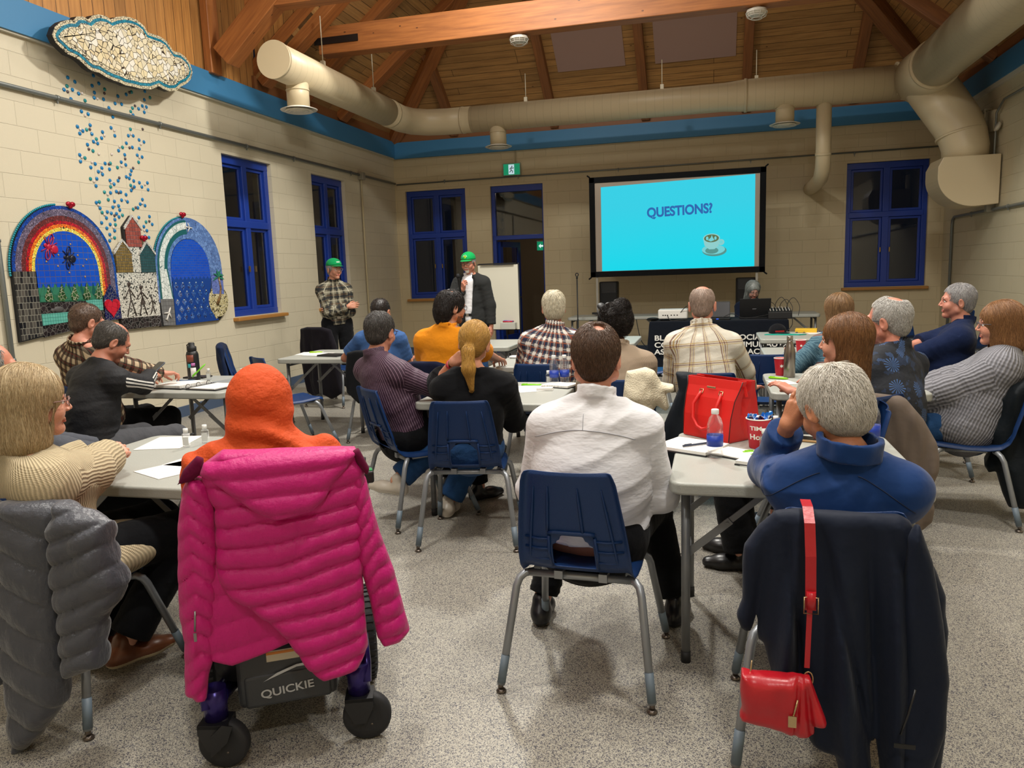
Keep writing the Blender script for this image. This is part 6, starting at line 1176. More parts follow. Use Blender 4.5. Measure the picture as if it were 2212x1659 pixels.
b = MB(); b.rbox((0, .08, .445), (.46, .46, .07), .03); b.build('seat_cushion', M_wb, e)
b = MB(); b.rbox((0, -.22, .70), (.42, .07, .50), .03); b.tube([(-.19, -.26, .40), (-.19, -.28, .93)], .012, 8); b.tube([(.19, -.26, .40), (.19, -.28, .93)], .012, 8); b.build('backrest', M_wb, e)
b = MB(); b.rbox((0, .56, .09), (.36, .22, .02), .008); b.tube([(-.12, .28, .40), (-.12, .52, .10)], .014, 8); b.tube([(.12, .28, .40), (.12, .52, .10)], .014, 8); b.build('footrest', M_wb, e)
b = MB(); b.rbox((.33, .26, .735), (.06, .10, .05), .01); b.tube([(.33, .28, .75), (.33, .28, .80)], .008, 8); j_ = b.build('joystick', M_wb, e); b = MB(); b.box((.33, .235, .762), (.05, .035, .003)); b.build('lit_display', emis('control display', '#2fae5a', .8), j_)
b = MB(); b.prism([(-.235, .13), (-.20, .16), (-.17, .15), (-.19, .10), (-.24, .06)], .004, (0, -.36, 0), (1, 0, 0), (0, 0, 1)); b.build('hanging_strap', M_wb, e)
# grey puffer jacket, front left
M_gp = puffer_mat('grey down nylon', '#41434b', .34)
gx = lambda x, z: -.36+.55*np.maximum(x+.02, 0)**2+.3*np.maximum(-x-.1, 0)**2+.01*np.sin(x*24)
coat('puffer_jacket', (-2.30, 2.17), 3, [('jacket_body', JK['grey_body'], gx, .045, .04, lambda x, z: quilt(.12, .020, .7, .0, .0, .3)(x, z)-.03*np.exp(-((x-.13+.10*(.9-z))/.014)**2), M_gp), ('sleeve', JK['grey_sleeve'], lambda x, z: gx(x, z)-.035, .055, .05, quilt(.078, .022, -.35, .0, .0, .1), M_gp)],
     'slate grey quilted puffer jacket over the chair, front left corner', h=.0065)
# dark navy coat with red shoulder bag
M_nv = cloth('navy softshell', '#151c2c', rough=.6, wr=.3, wscale=5, weave=900, wst=.05)
def nfold(x, z):
    d = np.clip((.86-z)*3, 0, 1); r = lambda c, s, w_, a: a*np.exp(-((x-(c+s*(.85-z)))/w_)**2)*d
    return r(-.11, -.10, .020, .04)+r(-.15, .10, .012, -.03)+r(-.02, .04, .028, .045)+r(.05, .06, .016, -.035)+r(.115, .02, .02, .035)+r(.09, .35, .016, -.03)+r(-.19, -.1, .02, -.03)+r(-.07, .22, .012, -.025)+vn(np.stack([x*9, z*4, z*0+2], -1).astype(np.float32))*.008*d
coat('softshell_jacket', (.34, 2.43), 0, [('jacket_body', JK['navy'], lambda x, z: -.345+.25*x*x-.04*np.clip(.84-z, 0, .8), .035, .032, nfold, M_nv),
     ('sleeve', [(.165, .84), (.20, .74), (.23, .58), (.252, .42), (.245, .28), (.215, .16), (.13, .17), (.13, .30), (.14, .42), (.135, .60), (.14, .80)], lambda x, z: -.375+.15*x*x-.03*np.clip(.84-z, 0, .8), .032, .03, drape(.014, (10, 5), 4), M_nv)],
     'dark navy softshell jacket hung over the front right chair', h=.0075)
b = MB(); b.tube([(.155, -.455, .43), (.14, -.457, .36), (.125, -.458, .305)], .003, 6); o = b.build('pocket_zip', plain('black zip', '#0b0c10', .3), None); o.parent = bpy.data.objects['softshell_jacket']; b = MB(); b.box((.135, -.46, .275), (.05, .003, .012)); o = b.build('pocket_tag', plain('black tag', '#0c0d0f', .4), bpy.data.objects['softshell_jacket'])
M_rl = plain('red leather', '#a81220', .32, bump=.45, bscale=22, var=.08); M_gold = plain('pale gold metal', '#b9a07a', .25, .9)
e = empty('shoulder_bag', (.34, 2.43, 0), 0, 'small dark red leather shoulder bag hanging by its strap from the front right chair', 'bag')
PB = JK['purse']; F_ = slab(PB, lambda x, z: -.475+0*x, .038, .03, lambda x, z: .014*np.exp(-((x+.105-.12*(.42-z))/.008)**2)*-1-.012*np.exp(-((x+.125+.05*(.42-z))/.007)**2)+.007*vn(np.stack([x*30, z*18, z*0], -1).astype(np.float32))-.012*np.exp(-((x+.0-.05*(.3-z))/.010)**2)); PA = np.array(PB); V, Q = nets(F_, (PA[:, 0].min()-.03, -.56, PA[:, 1].min()-.03), (PA[:, 0].max()+.03, -.40, PA[:, 1].max()+.03), .0045); mk('bag_body', V, Q, M_rl, e)
sp_ = JK['strap']; px_ = [p[0] for p in sp_]
b = MB()
def strap_(b, pts, w_, th=.003):
    for i in range(len(pts)-1):
        a, c = Vector(pts[i]), Vector(pts[i+1]); d = (c-a); m_ = (a+c)/2; u = d.normalized(); x = Vector((1, 0, 0)); n = u.cross(x).normalized(); x = n.cross(u); R = Matrix((x, u, n)).transposed(); b.box(m_, (w_, d.length+.002, th), R=R)
zt_ = sp_[0][1]
strap_(b, [(px_[0]+.014, -.33, zt_+.010), (px_[0]+.014, -.385, zt_+.008), (px_[0]+.014, -.435, zt_-.02), (px_[0]+.016, -.455, zt_-.10), (px_[0]+.018, -.46, zt_-.24)], .026); strap_(b, [(px_[0]+.016, -.46, zt_-.23), (px_[0]+.012, -.462, sp_[3][1]+.02)], .013); b.tube([(px_[0]+.018, -.463, zt_-.19), (px_[0]+.019, -.464, zt_-.235)], .012, 10); b.build('strap', M_rl, e)
b = MB(); zz = zt_-.225; b.tube([(px_[0]+.018+.017*c_, -.468, zz+.022*s_) for c_, s_ in ((-1, -1), (1, -1), (1, 1), (-1, 1))], .0022, 6, closed=True); zc = sp_[3][1]; xc_ = px_[3]
b.tube([(xc_+.011*math.cos(a), -.462, zc-.012+.020*math.sin(a)) for a in [2*PI*i/16 for i in range(16)]], .0022, 6, closed=True); b.tube([(xc_+.013*math.cos(a), -.462, zc-.045+.016*math.sin(a)) for a in [2*PI*i/16 for i in range(16)]], .0024, 6, closed=True)
x0_ = PA[:, 0].min(); b.tube([(x0_+.03, -.47, zc+.03), (x0_+.025, -.47, zc-.02), (x0_+.03, -.47, zc-.05)], .0022, 6); b.build('metal_rings', M_gold, e); b = MB(); b.tube([(xc_-.03, -.512, zc-.045), (xc_-.04, -.520, zc-.085)], .0025, 6); b.box((xc_-.043, -.522, zc-.10), (.02, .003, .03)); b.build('zip_pull', M_gold, e)
# other coats
coat('jacket', (.98, 4.02), -5, [('jacket_body', JK['taupe'], lambda x, z: .05+.1*x, .075, .055, drape(.03, (15, 2.6), 7, .88), cloth('taupe cotton', '#6d6158', rough=.85, wr=.25, wscale=5))], 'taupe cotton jacket over the chair of the man in the blue patterned shirt', h=.008)
coat('jacket', (-.02, 5.15), 0, [('jacket_body', JK['dark15'], wrap(-.36, .3), .05, .04, drape(.02, (12, 3), 3, .9), cloth('charcoal shell', '#1d2229', rough=.6, wr=.3, wscale=5))], 'charcoal rain jacket over the chair behind the red handbag', h=.01)
coat('jacket', (1.76, 4.81), -16, [('jacket_body', JK['dark21'], lambda x, z: .0*x, .15, .07, drape(.022, (13, 4), 5, .9), cloth('black green shell', '#12181d', rough=.5, wr=.35, wscale=6))], 'black rain jacket over the chair at the right edge', h=.009)
M_sh = NT('cream sherpa'); o_ = M_sh.obj(); v_ = M_sh.add('ShaderNodeTexVoronoi'); M_sh.l.new(o_, v_.inputs['Vector']); v_.inputs['Scale'].default_value = 120; M_sh.bump(M_sh.math('ADD', v_.outputs['Distance'], M_sh.noise(o_, 60, 3)), .4, .008); M_sh = M_sh.done(lin('#d8cfb6'), .95)
coat('sherpa_jacket', (-.55, 4.85), 8, [('jacket_body', JK['sherpa'], wrap(-.37, .3), .06, .05, lambda x, z: drape(.026, (13, 8), 2)(x, z), M_sh)], 'bunched cream sherpa fleece jacket over the chair of the woman with the bun', h=.007)
def simple_coat(O, yaw, lb, col, top=.88, bot=.32, w0=.20, w1=.27, ph=0, name='jacket', dx=0, rough=.8):
    k = ph; poly = [(-w0+dx, top-.02), (-w0*.5+dx, top), (w0*.5+dx, top), (w0+dx, top-.03), (w1*.95+dx, top-.2), (w1+dx, .5), (w1*.92+dx, bot+.05), (w1*.4+dx, bot-.02), (-.03+dx, bot+.04), (-w1*.5+dx, bot-.03), (-w1*.95+dx, bot+.06), (-w1+dx, .55), (-w0*1.15+dx, top-.18)]
    return coat(name, O, yaw, [('jacket_body', poly, wrap(-.335, .4, 0, -.12), .035, .032, drape(.02, (13, 3), 1+k, top), cloth('coat '+col, col, rough=rough, wr=.35, wscale=6))], lb, h=.010)
simple_coat((-3.72, 3.75), -12, 'black leather jacket over the chair of the bald man in the striped top', '#121213', .90, .35, .21, .28, 1, 'leather_jacket', rough=.4)
simple_coat((-4.42, 6.75), -60, 'dark blue jacket over the empty chair by the left wall', '#16233f', .90, .45, .19, .22, 2)
simple_coat((-4.35, 8.25), -10, 'black coat over the chair beside the standing man with crossed arms', '#17141b', .95, .12, .21, .26, 3, 'coat')
simple_coat((-2.95, 6.5), 0, 'black jacket over the chair of the man in the blue T-shirt', '#16181c', .86, .40, .19, .24, 4)
simple_coat((-1.98, 5.5), -6, 'navy jacket over the chair of the man in the orange polo', '#141a33', .88, .42, .19, .23, 5)
simple_coat((1.48, 5.9), 78, 'dark green-black jacket over the chair of the man in the navy polo', '#15191d', .88, .40, .19, .23, 6)
# handbag on the table
M_rb = plain('red saffiano leather', '#d01a16', .42, bump=.25, bscale=600); M_pipe = plain('dark red piping', '#3c0808', .5)
e = empty('handbag', (.035, 3.48, .742), -43, 'large bright red structured handbag with two handles on the table', 'bag'); V = []; W_, D_, H_ = .135, .095, .245
def bagring(z, w_, d_, pin): return [(-w_, -d_, z), (w_, -d_, z), (w_+.0, -d_*.4, z), (w_-pin, 0, z), (w_, d_*.4, z), (w_, d_, z), (-w_, d_, z), (-w_, d_*.4, z), (-w_+pin, 0, z), (-w_, -d_*.4, z)]
rings = [bagring(0, W_*.98, D_, 0), bagring(.01, W_, D_*1.01, 0), bagring(.10, W_*1.02, D_*.92, .008), bagring(.18, W_*1.06, D_*.72, .03), bagring(.225, W_*1.12, D_*.5, .045), bagring(.262, W_*1.18, D_*.40, .06)]
V = [p for r in rings for p in r]; F = []
for i in range(len(rings)-1):
    for k in range(10): F.append((i*10+k, i*10+(k+1) % 10, (i+1)*10+(k+1) % 10, (i+1)*10+k))
F.append(tuple(range(10))[::-1]); o = mk('bag_body', V, F, M_rb, e); m = o.modifiers.new('t', 'SOLIDIFY'); m.thickness = .004; m = o.modifiers.new('b', 'BEVEL'); m.width = .004; m.segments = 2; o.data.polygons.foreach_set('use_smooth', [False]*len(o.data.polygons))
b = MB(); b.box((0, 0, .215), (.24, .06, .006)); b.build('bag_lining', plain('dark red lining', '#6a0c0a', .7), e)
b = MB()
for s in (-1, 1): b.tube([(s*W_*q, -D_*w_-.001, z) for q, w_, z in ((.99, 1.0, .004), (1.02, .93, .10), (1.06, .73, .18), (1.12, .51, .225), (1.18, .41, .262))], .0022, 6)
b.build('piping', M_pipe, e)
for s, yy in ((-1, -1), (1, 1)):
    b = MB(); b.tube([(-.055, yy*.052, .205), (-.062, yy*.072, .185), (-.068, yy*.100, .15), (-.060, yy*.112, .09), (-.03, yy*.116, .055), (.0, yy*.117, .045), (.03, yy*.116, .055), (.060, yy*.112, .09), (.068, yy*.100, .15), (.062, yy*.072, .185), (.055, yy*.052, .205)], .0075, 10); h_ = b.build('handle', M_rb, e); b = MB()
    for x in (-.057, .057): b.tube([(x-.010, yy*.064, .196), (x+.010, yy*.064, .196), (x+.010, yy*.058, .212), (x-.010, yy*.058, .212)], .002, 6, closed=True)
    b.build('handle_ring', M_gold, h_)
b = MB(); R = Matrix.Rotation(rad(18), 3, 'X'); b.box((0, -.058, .225), (.05, .003, .008), R=R); b.build('gold_nameplate', M_gold, e)
b = MB(); strap_(b, [(.12, -.02, .235), (.16, -.03, .24), (.172, -.03, .20)], .014); b.build('side_strap', M_rb, e)
# bottles, cups, sanitizer
M_pet = glassy('clear plastic', (.93, .96, 1), .35); M_wat = glassy('water', (.9, .95, 1), .25); M_bl = plain('blue bottle label', '#1b3a9e', .4); M_cap2 = plain('white cap', '#d8dad8', .4)
def water_bottle(x, y, z, lb, s=1.0, h=.19, src={}):
    if 'o' in src: e = copy_tree(src['o']); e.location = (x, y, z); e.scale = (s, s, s); return tag(e, lb, 'bottle', 'clear water bottles')
    e = empty('water_bottle', (x, y, z), 0, lb, 'bottle', 'clear water bottles'); src['o'] = e; b = MB(); pr = [(0, .002), (.026, 0), (.031, .006), (.0315, .02), (.030, .03), (.0318, .05), (.0318, .10), (.030, .105), (.0318, .112), (.030, .12), (.0318, .127), (.030, .135), (.024, .158), (.014, .172), (.013, .182)]; b.lathe((0, 0, 0), pr, 28); b.build('bottle_body', M_pet, e)
    b = MB(); b.lathe((0, 0, 0), [(.0145, .176), (.015, .178), (.015, .193), (.013, .195), (0, .195)], 24); b.build('cap', M_cap2, e); b = MB(); b.lathe((0, 0, 0), [(.0323, .048), (.0323, .092), (.0319, .092), (.0319, .048), (.0323, .048)], 28); b.build('label', M_bl, e); e.scale = (s, s, s); return e
TT = .7405
water_bottle(.01, 3.08, TT, 'clear water bottle with a blue label on the near left of the front table'); water_bottle(.335, 3.46, TT, 'clear water bottle standing behind the raised hand', 1.0); water_bottle(.63, 3.33, TT, 'clear water bottle with only its cap showing right of the white hair'); water_bottle(-1.03, 5.0, TT, 'clear water bottle with a blue label on the middle table')
water_bottle(-.965, 5.03, TT, 'second clear water bottle half hidden beside the white-shirted head'); water_bottle(.86, 4.85, TT, 'clear water bottle beside the face of the brown-haired woman')
def sanitizer(x, y, z, lb, src={}):
    if 'o' in src: e = copy_tree(src['o']); e.location = (x, y, z); return tag(e, lb, 'bottle', 'small hand sanitizer bottles')
    e = empty('sanitizer_bottle', (x, y, z), 20, lb, 'bottle', 'small hand sanitizer bottles'); src['o'] = e; b = MB(); b.rbox((0, 0, .034), (.034, .022, .066), .006); b.tube([(0, 0, .066), (0, 0, .072)], .008, 10); b.build('bottle_body', M_pet, e); b = MB(); b.tube([(0, 0, .070), (0, 0, .090)], .011, 14); b.build('flip_cap', M_cap2, e); b = MB(); b.box((0, -.0115, .032), (.026, .001, .038)); b.build('label', plain('white label', '#c9ccca', .5), e); return e
for x, y, lb in ((.205, 3.22, 'small hand sanitizer in front of the red cup'), (.245, 3.24, 'small hand sanitizer half behind the navy cuff'), (.27, 3.50, 'small hand sanitizer with a flip cap behind the red cup'), (-2.37, 2.99, 'small hand sanitizer on the front left table, left one'), (-2.335, 3.08, 'small hand sanitizer on the front left table, right one'), (-1.075, 5.02, 'small hand sanitizer left of the water bottle on the middle table'), (-3.82, 5.15, 'small hand sanitizer beside the black flask'), (-3.52, 5.15, 'small hand sanitizer at the far right of the binder table'), (-3.36, 6.80, 'small hand sanitizer beside the red cup on the table by the left wall'), (-2.66, 7.7, 'small hand sanitizer beside the red cup in front of the orange polo')): sanitizer(x, y, TT, lb)
M_red = plain('red paper cup', '#b81428', .5); M_wh = plain('white paper', '#dedcd6', .8); M_wht = plain('white print', '#e6e2dc', .6)
def red_cup(x, y, lb, full=False, lid=False, s=1.0, wr=None):
    e = empty('paper_cup', (x, y, TT), 0, lb, 'cup', 'red paper cups'); b = MB(); b.lathe((0, 0, 0), [(0, .002), (.030, 0), (.031, .003), (.041, .098), (.042, .104), (.039, .104), (.037, .095), (.028, .006), (0, .006)], 32); b.cur = 1; b.tube([(.042*math.cos(a), .042*math.sin(a), .105) for a in [2*PI*i/32 for i in range(32)]], .0022, 6, closed=True); b.build('cup_body', [M_red, M_wh], e)
    if lid: b = MB(); b.lathe((0, 0, .104), [(.044, 0), (.044, .006), (.040, .010), (.036, .018), (0, .018)], 28); b.build('lid', M_wh, e)
    else:
        b = MB(); b.prism([(.012*math.cos(a)*(1 if i % 2 else .5), .012*math.sin(a)*(1 if i % 2 else .5)) for i, a in enumerate([2*PI*k/12 for k in range(12)])], .0008, (.0, -.0385, .06), (1, 0, 0), (0, .08, 1)); 
        if not wr: b.build('leaf_mark', M_wht, e)
    e.scale = (s, s, s); return e
c = red_cup(.185, 3.27, 'large red paper cup stuffed with a blue snack wrapper', s=1.18, wr=1)
def cyl_text(s, size, mat, parent, r0, r1, h, z0, a0, name='lettering', bold=0.0):
    """lettering wrapped on a cup"""
    o = text_mesh(name, s, size, mat, parent, depth=.0003, bold=bold); me = o.data
    for v in me.vertices:
        x, y, zz = v.co; z = z0+y; r = r0+(r1-r0)*z/h+.0008+zz; a = a0+x/r0; v.co = (r*math.cos(a), r*math.sin(a), z)
    o.data.update(); return o
cyl_text('TIM', .020, M_wht, c, .030, .041, .1, .068, rad(222), bold=.0006); cyl_text('Hortons', .026, M_wht, c, .030, .041, .1, .035, rad(215), bold=.0008)
b = MB(); rs = random.Random(4)
V = []; F = []
for i in range(9):
    for j in range(7): V.append(((i-4)*.011+rs.uniform(-.003, .003), (j-3)*.007+rs.uniform(-.006, .006), .112+.014*math.sin(i*1.7+j)+rs.uniform(0, .012)+(.012 if i > 6 else 0)))
for i in range(8):
    for j in range(6): F.append((i*7+j, (i+1)*7+j, (i+1)*7+j+1, i*7+j+1))
t = NT('blue wrapper'); o_ = t.obj(); M_wrp = t.done(t.ramp(t.noise(o_, 55, 2), [(.5, lin('#1268c0')), (.62, lin('#d6e2ea'))]), .25); t.b.inputs['Metallic'].default_value = .3
o = mk('snack_wrapper', V, F, M_wrp, None, smooth=False); m = o.modifiers.new('s', 'SOLIDIFY'); m.thickness = .0008; o.location = (.19, 3.27, TT+.012); o.scale = (1.1, 1.1, 1); tag(o, 'crumpled blue and white snack wrapper in the large red cup', 'wrapper')
red_cup(.45, 5.45, 'red paper cup left of the steel bottle', s=1.12); red_cup(.72, 6.85, 'red paper cup beside the arm of the woman in teal'); red_cup(-3.33, 6.69, 'red paper cup with a white lid on the table by the left wall', lid=True, s=1.15); red_cup(-2.75, 7.72, 'red paper cup between the blue T-shirt and the orange polo', lid=False, s=1.15); 
e = empty('steel_bottle', (.495, 5.36, TT), 0, 'tall brushed steel bottle on the second right table', 'bottle'); b = MB(); b.lathe((0, 0, 0), [(0, .002), (.034, 0), (.037, .004), (.037, .16), (.034, .185), (.024, .215), (.018, .235), (.018, .245)], 36); b.build('bottle_body', plain('brushed steel', '#8d857c', .28, .95), e); b = MB(); b.lathe((0, 0, 0), [(.019, .243), (.020, .246), (.020, .272), (.017, .275), (0, .275)], 28); b.build('cap', plain('steel cap', '#a8a098', .25, .95), e)
e = empty('flask', (-3.96, 5.16, TT), 0, 'tall black insulated flask with stickers on the binder table', 'bottle'); b = MB(); b.lathe((0, 0, 0), [(0, .002), (.044, 0), (.047, .005), (.047, .20), (.040, .222), (.030, .230)], 36); b.build('flask_body', plain('black powder coat', '#101113', .45, bump=.1, bscale=200), e); b = MB(); b.lathe((0, 0, 0), [(.033, .228), (.036, .232), (.036, .262), (.024, .268), (.024, .29), (.020, .294), (0, .294)], 28); b.tube([(-.035, 0, .25), (-.04, 0, .275), (-.02, 0, .285)], .005, 6); b.build('lid', M_k, e)
for nm, z0, z1, a0, a1, cc in (('brown_sticker', .145, .20, 205, 275, '#7c3a26'), ('turquoise_sticker', .10, .13, 215, 245, '#2aa0a8'), ('pink_sticker', .112, .136, 250, 285, '#b86aa8'), ('white_sticker', .03, .10, 240, 290, '#d0ceca')):
    V = []; F = []; n = 8
    ca = rad(44)
    for i in range(n+1): a = rad(a0+(a1-a0)*i/n)+ca*.9; V += [(.0477*math.cos(a), .0477*math.sin(a), z0), (.0477*math.cos(a), .0477*math.sin(a), z1)]
    for i in range(n): F.append((2*i, 2*i+2, 2*i+3, 2*i+1))
    o = mk(nm, V, F, plain(nm, cc, .5), e); m = o.modifiers.new('s', 'SOLIDIFY'); m.thickness = .0005
# paper things
M_ink = plain('print ink', '#55585e', .8)
def lined(name, col='#e2e0da', per=.009, dens=.55):
    t = NT(name); o = t.obj(); s = t.add('ShaderNodeSeparateXYZ'); t.l.new(o, s.inputs[0]); r = t.math('LESS_THAN', t.math('FRACT', t.math('MULTIPLY', s.outputs[1], 1/per)), .3); n = t.math('GREATER_THAN', t.noise(t.mapping(o, (260, 1/per, 1)), 1, 1), dens); bd = t.math('LESS_THAN', t.math('ABSOLUTE', s.outputs[0]), .085)
    return t.done(t.mix(t.math('MULTIPLY', t.math('MULTIPLY', t.math('MULTIPLY', r, n), bd), .7), lin(col), lin('#45474d')), .85)
M_pr = lined('printed page'); M_hw = lined('handwritten page', '#e2e0da', .011, .62)
def sheet(x, y, rz, lb, mat=None, sz=(.216, .279), z=TT, name='paper_sheet', th=.0015, dz=0): b = MB(); b.box((0, 0, th/2), (sz[0], sz[1], th)); o = b.build(name, mat or M_pr); o.location = (x, y, z+dz+.0003); o.rotation_euler[2] = rad(rz); return tag(o, lb, 'paper')
sheet(-2.53, 3.07, 15, 'printed page under the hand sanitizers, front left table'); sheet(-2.14, 2.64, -25, 'printed page beside the orange headscarf on the front left table', M_pr); sheet(-2.13, 2.80, -5, 'second printed page half under another by the headscarf', M_pr, dz=.0)
sheet(.25, 3.02, -35, 'blank white page beside the highlighter on the front table', M_wh); sheet(.35, 3.05, 10, 'white page under the elbow of the white-haired woman', M_wh, dz=.002); sheet(.43, 5.11, 20, 'white page in front of the highlighter, second right table', M_wh, (.14, .18)); sheet(-4.0, 7.03, 10, 'white pages at the left of the table by the wall', M_pr); sheet(-3.85, 6.93, -10, 'loose white page beside the black notebook by the wall', M_wh, dz=.002); sheet(-1.15, 4.80, 30, 'white page beside the notebook on the middle table', M_wh); sheet(-3.98, 4.98, 5, 'printed page between the men at the binder table', M_pr)
def notebook(x, y, rz, lb, sz=(.22, .28), spiral=True, cover='#1c1d22', mat=None, pages=.012):
    e = empty('notebook', (x, y, TT), rz, lb, 'notebook'); b = MB(); b.rbox((0, 0, .003), (sz[0]+.006, sz[1]+.006, .005), .001); b.build('cover', plain('notebook cover'+cover, cover, .5), e); b = MB(); b.box((0, 0, .006+pages/2), (sz[0], sz[1], pages)); b.build('pages', mat or M_hw, e)
    if spiral:
        b = MB(); n = 22
        for i in range(n): x_ = -sz[0]/2+sz[0]*(i+.5)/n; b.tube([(x_, sz[1]/2+.004*math.cos(a)-.002, .010+.008*math.sin(a)) for a in [2*PI*k/8 for k in range(8)]], .0008, 4, closed=True)
        b.build('spiral_binding', plain('wire', '#86888a', .3, .8), e)
    return e
notebook(-.085, 3.22, -28, 'open notebook with handwriting beside the red handbag', (.24, .20), True); notebook(.09, 3.13, -35, 'dark folder with pages under the water bottle', (.16, .14), False, pages=.004); notebook(.17, 2.98, -25, 'small pad at the elbow of the woman in the navy jacket', (.14, .10), False, mat=M_wh); notebook(-.97, 4.90, -20, 'spiral notebook beside the head of the man in the white shirt', (.20, .15), True); notebook(-1.04, 4.74, 5, 'small white case on the middle table', (.10, .06), False, mat=M_wh, cover='#dadad6')
notebook(-3.62, 6.80, -12, 'closed black notebook on the table by the left wall', (.24, .17), False, mat=plain('black cover', '#17181a', .5), pages=.010)
def pen(x, y, rz, lb, cc, z=TT, L_=.14, r=.0045, tilt=0, cat='pen'):
    b = MB(); b.tube([(-L_/2, 0, r), (L_/2*.75, 0, r), (L_/2, 0, r)], [r, r, r*.3], 8); b.tube([(-L_/2*.9, 0, r*2.2), (-L_/2*.4, 0, r*2.2)], r*.3, 6); o = b.build('pen' if r < .006 else 'highlighter', plain('pen'+cc, cc, .35)); o.location = (x, y, z+.0005); o.rotation_euler = (0, rad(tilt), rad(rz)); return tag(o, lb, cat)
pen(-.06, 3.20, 35, 'dark ballpoint pen lying on the open notebook', '#2a3348', z=TT+.019); pen(.185, 3.16, 20, 'lime green pen on the front table by the sanitizers', '#8ccf1a', r=.007, cat='highlighter'); pen(.21, 3.13, 25, 'second lime green pen on the front table, nearer the cuff', '#7fbf1e', r=.006, cat='highlighter'); pen(.42, 5.26, -25, 'lime green highlighter on the second right table', '#8ccf1a', r=.007, L_=.13, cat='highlighter'); pen(-1.17, 4.93, 5, 'lime green pen on the middle table', '#7fd01e', r=.006, cat='highlighter'); pen(-3.86, 4.93, 20, 'blue pen lying on the open binder', '#4c6a90', z=TT+.022); pen(-3.95, 7.08, 10, 'lime green pen on the pages by the left wall', '#a8d82a', r=.007, cat='highlighter')
e = empty('ring_binder', (-3.66, 4.80, TT), -8, 'open black ring binder with white pages at the near edge of the binder table', 'binder'); b = MB(); b.rbox((-.15, 0, .004), (.28, .30, .007), .002); b.rbox((.17, 0, .004), (.28, .30, .007), .002); b.build('cover', plain('black vinyl', '#17171a', .45), e); b = MB(); b.box((-.15, .0, .017), (.23, .27, .018)); b.build('pages', M_pr, e); b = MB(); b.box((.17, 0, .010), (.23, .27, .006)); b.build('pages', M_wh, e); b = MB()
for y in (-.1, 0, .1): b.tube([(.01+.025*math.cos(a), y, .012+.022*math.sin(a)) for a in [PI*k/10 for k in range(11)]], .0025, 6)
b.box((.01, 0, .010), (.03, .28, .004)); b.build('rings', plain('chrome', '#a8a8a8', .2, .9), e)
b = MB(); b.rbox((0, 0, .005), (.27, .20, .009), .003, rc=.02); o = b.build('tablet', plain('grey tablet', '#8f9494', .3)); o.location = (-3.52, 5.05, TT); o.rotation_euler[2] = rad(-10); tag(o, 'flat grey tablet on a black sleeve at the right of the binder table', 'tablet')
b = MB(); b.rbox((0, 0, .006), (.19, .12, .012), .003); o = b.build('wallet', plain('black leather case', '#1c1414', .5)); o.location = (-4.02, 5.28, TT); tag(o, 'closed black case behind the printed page on the binder table', 'case')
def phone(x, y, z, rz, lb, case='#b08a5a', tilt=(0, 0)): e = empty('phone', (x, y, z), rz, lb, 'phone'); e.rotation_euler = (rad(tilt[0]), rad(tilt[1]), rad(rz)); b = MB(); b.rbox((0, 0, .005), (.078, .155, .009), .002, rc=.012); b.build('case', plain('phone case'+case, case, .4), e); b = MB(); b.rbox((0, 0, .0102), (.070, .147, .0012), .0004, rc=.010); b.build('screen', plain('phone glass', '#0c1018', .08), e); return e
phone(.40, 3.42, TT+.001, 70, 'phone in a tan case lying on the front table before the white-haired woman')
# cap, folder, box, pens on the far right table
e = empty('cap', (.68, 8.76, TT), 20, 'black baseball cap with red lettering on the far right table', 'cap'); Fc = fuse([(ell((0, 0, .02), (.09, .10, .085)), 0), (lambda p: -p[:, 2], None)]); V, Q = nets(Fc, (-.12, -.13, -.02), (.12, .13, .13), .006); mk('crown', V, Q, cloth('black cap cotton', '#121216'), e); Fb = fuse([(ell((0, -.13, .012), (.075, .075, .008)), 0)]); V, Q = nets(Fb, (-.1, -.22, -.01), (.1, -.04, .03), .0045); mk('brim', V, Q, cloth('black cap cotton', '#121216'), e); b = MB(); b.box((-.02, -.102, .028), (.10, .003, .015)); b.build('red_lettering_band', plain('red print', '#b02024', .6), e)
b = MB(); b.rbox((0, 0, .02), (.22, .14, .038), .004); o = b.build('box', plain('yellow card', '#d8ae28', .6)); o.location = (.98, 8.83, TT); o.rotation_euler[2] = rad(-8); tag(o, 'flat yellow box on the far right table', 'box')
b = MB(); b.prism([(-.22, -.02), (.12, -.09), (.20, -.03), (.0, .05), (-.20, .03)], .008); o = b.build('folder', plain('teal folder', '#1a9e8c', .4)); o.location = (.75, 8.55, TT+.001); tag(o, 'turquoise folder lying at the near edge of the far right table', 'folder')
for i in range(7): pen(.93+.035*i, 8.80+.02*(i % 3), 30+47*i, ('dark pen in the scatter beside the yellow box, leftmost', 'second dark pen in the scatter beside the yellow box', 'dark pen lying crosswise in the middle of the scatter', 'white and blue pen in the middle of the scatter', 'dark pen pointing at the teal sweater', 'white pen near the right end of the scatter', 'dark pen at the right end of the scatter')[i], ('#1c2440', '#20264a', '#18181c', '#8a90b0', '#1c2440', '#c9c9c9', '#20264a')[i])
sheet(1.08, 8.72, 5, 'white papers under the pens on the far right table', M_wh); sheet(.86, 8.62, -12, 'white page beside the turquoise folder', M_wh, (.12, .1), dz=.0)
text_mesh('edge_lettering', 'BCA 20', .032, plain('black marker', '#1c1c1c', .6), bpy.data.objects['folding_table.003'], (-.08, -.437, .706), (rad(90), 0, 0), .0004); text_mesh('edge_lettering', '5', .030, plain('black marker', '#1c1c1c', .6), bpy.data.objects['folding_table.004'], (.33, -.437, .706), (rad(90), 0, 0), .0004)
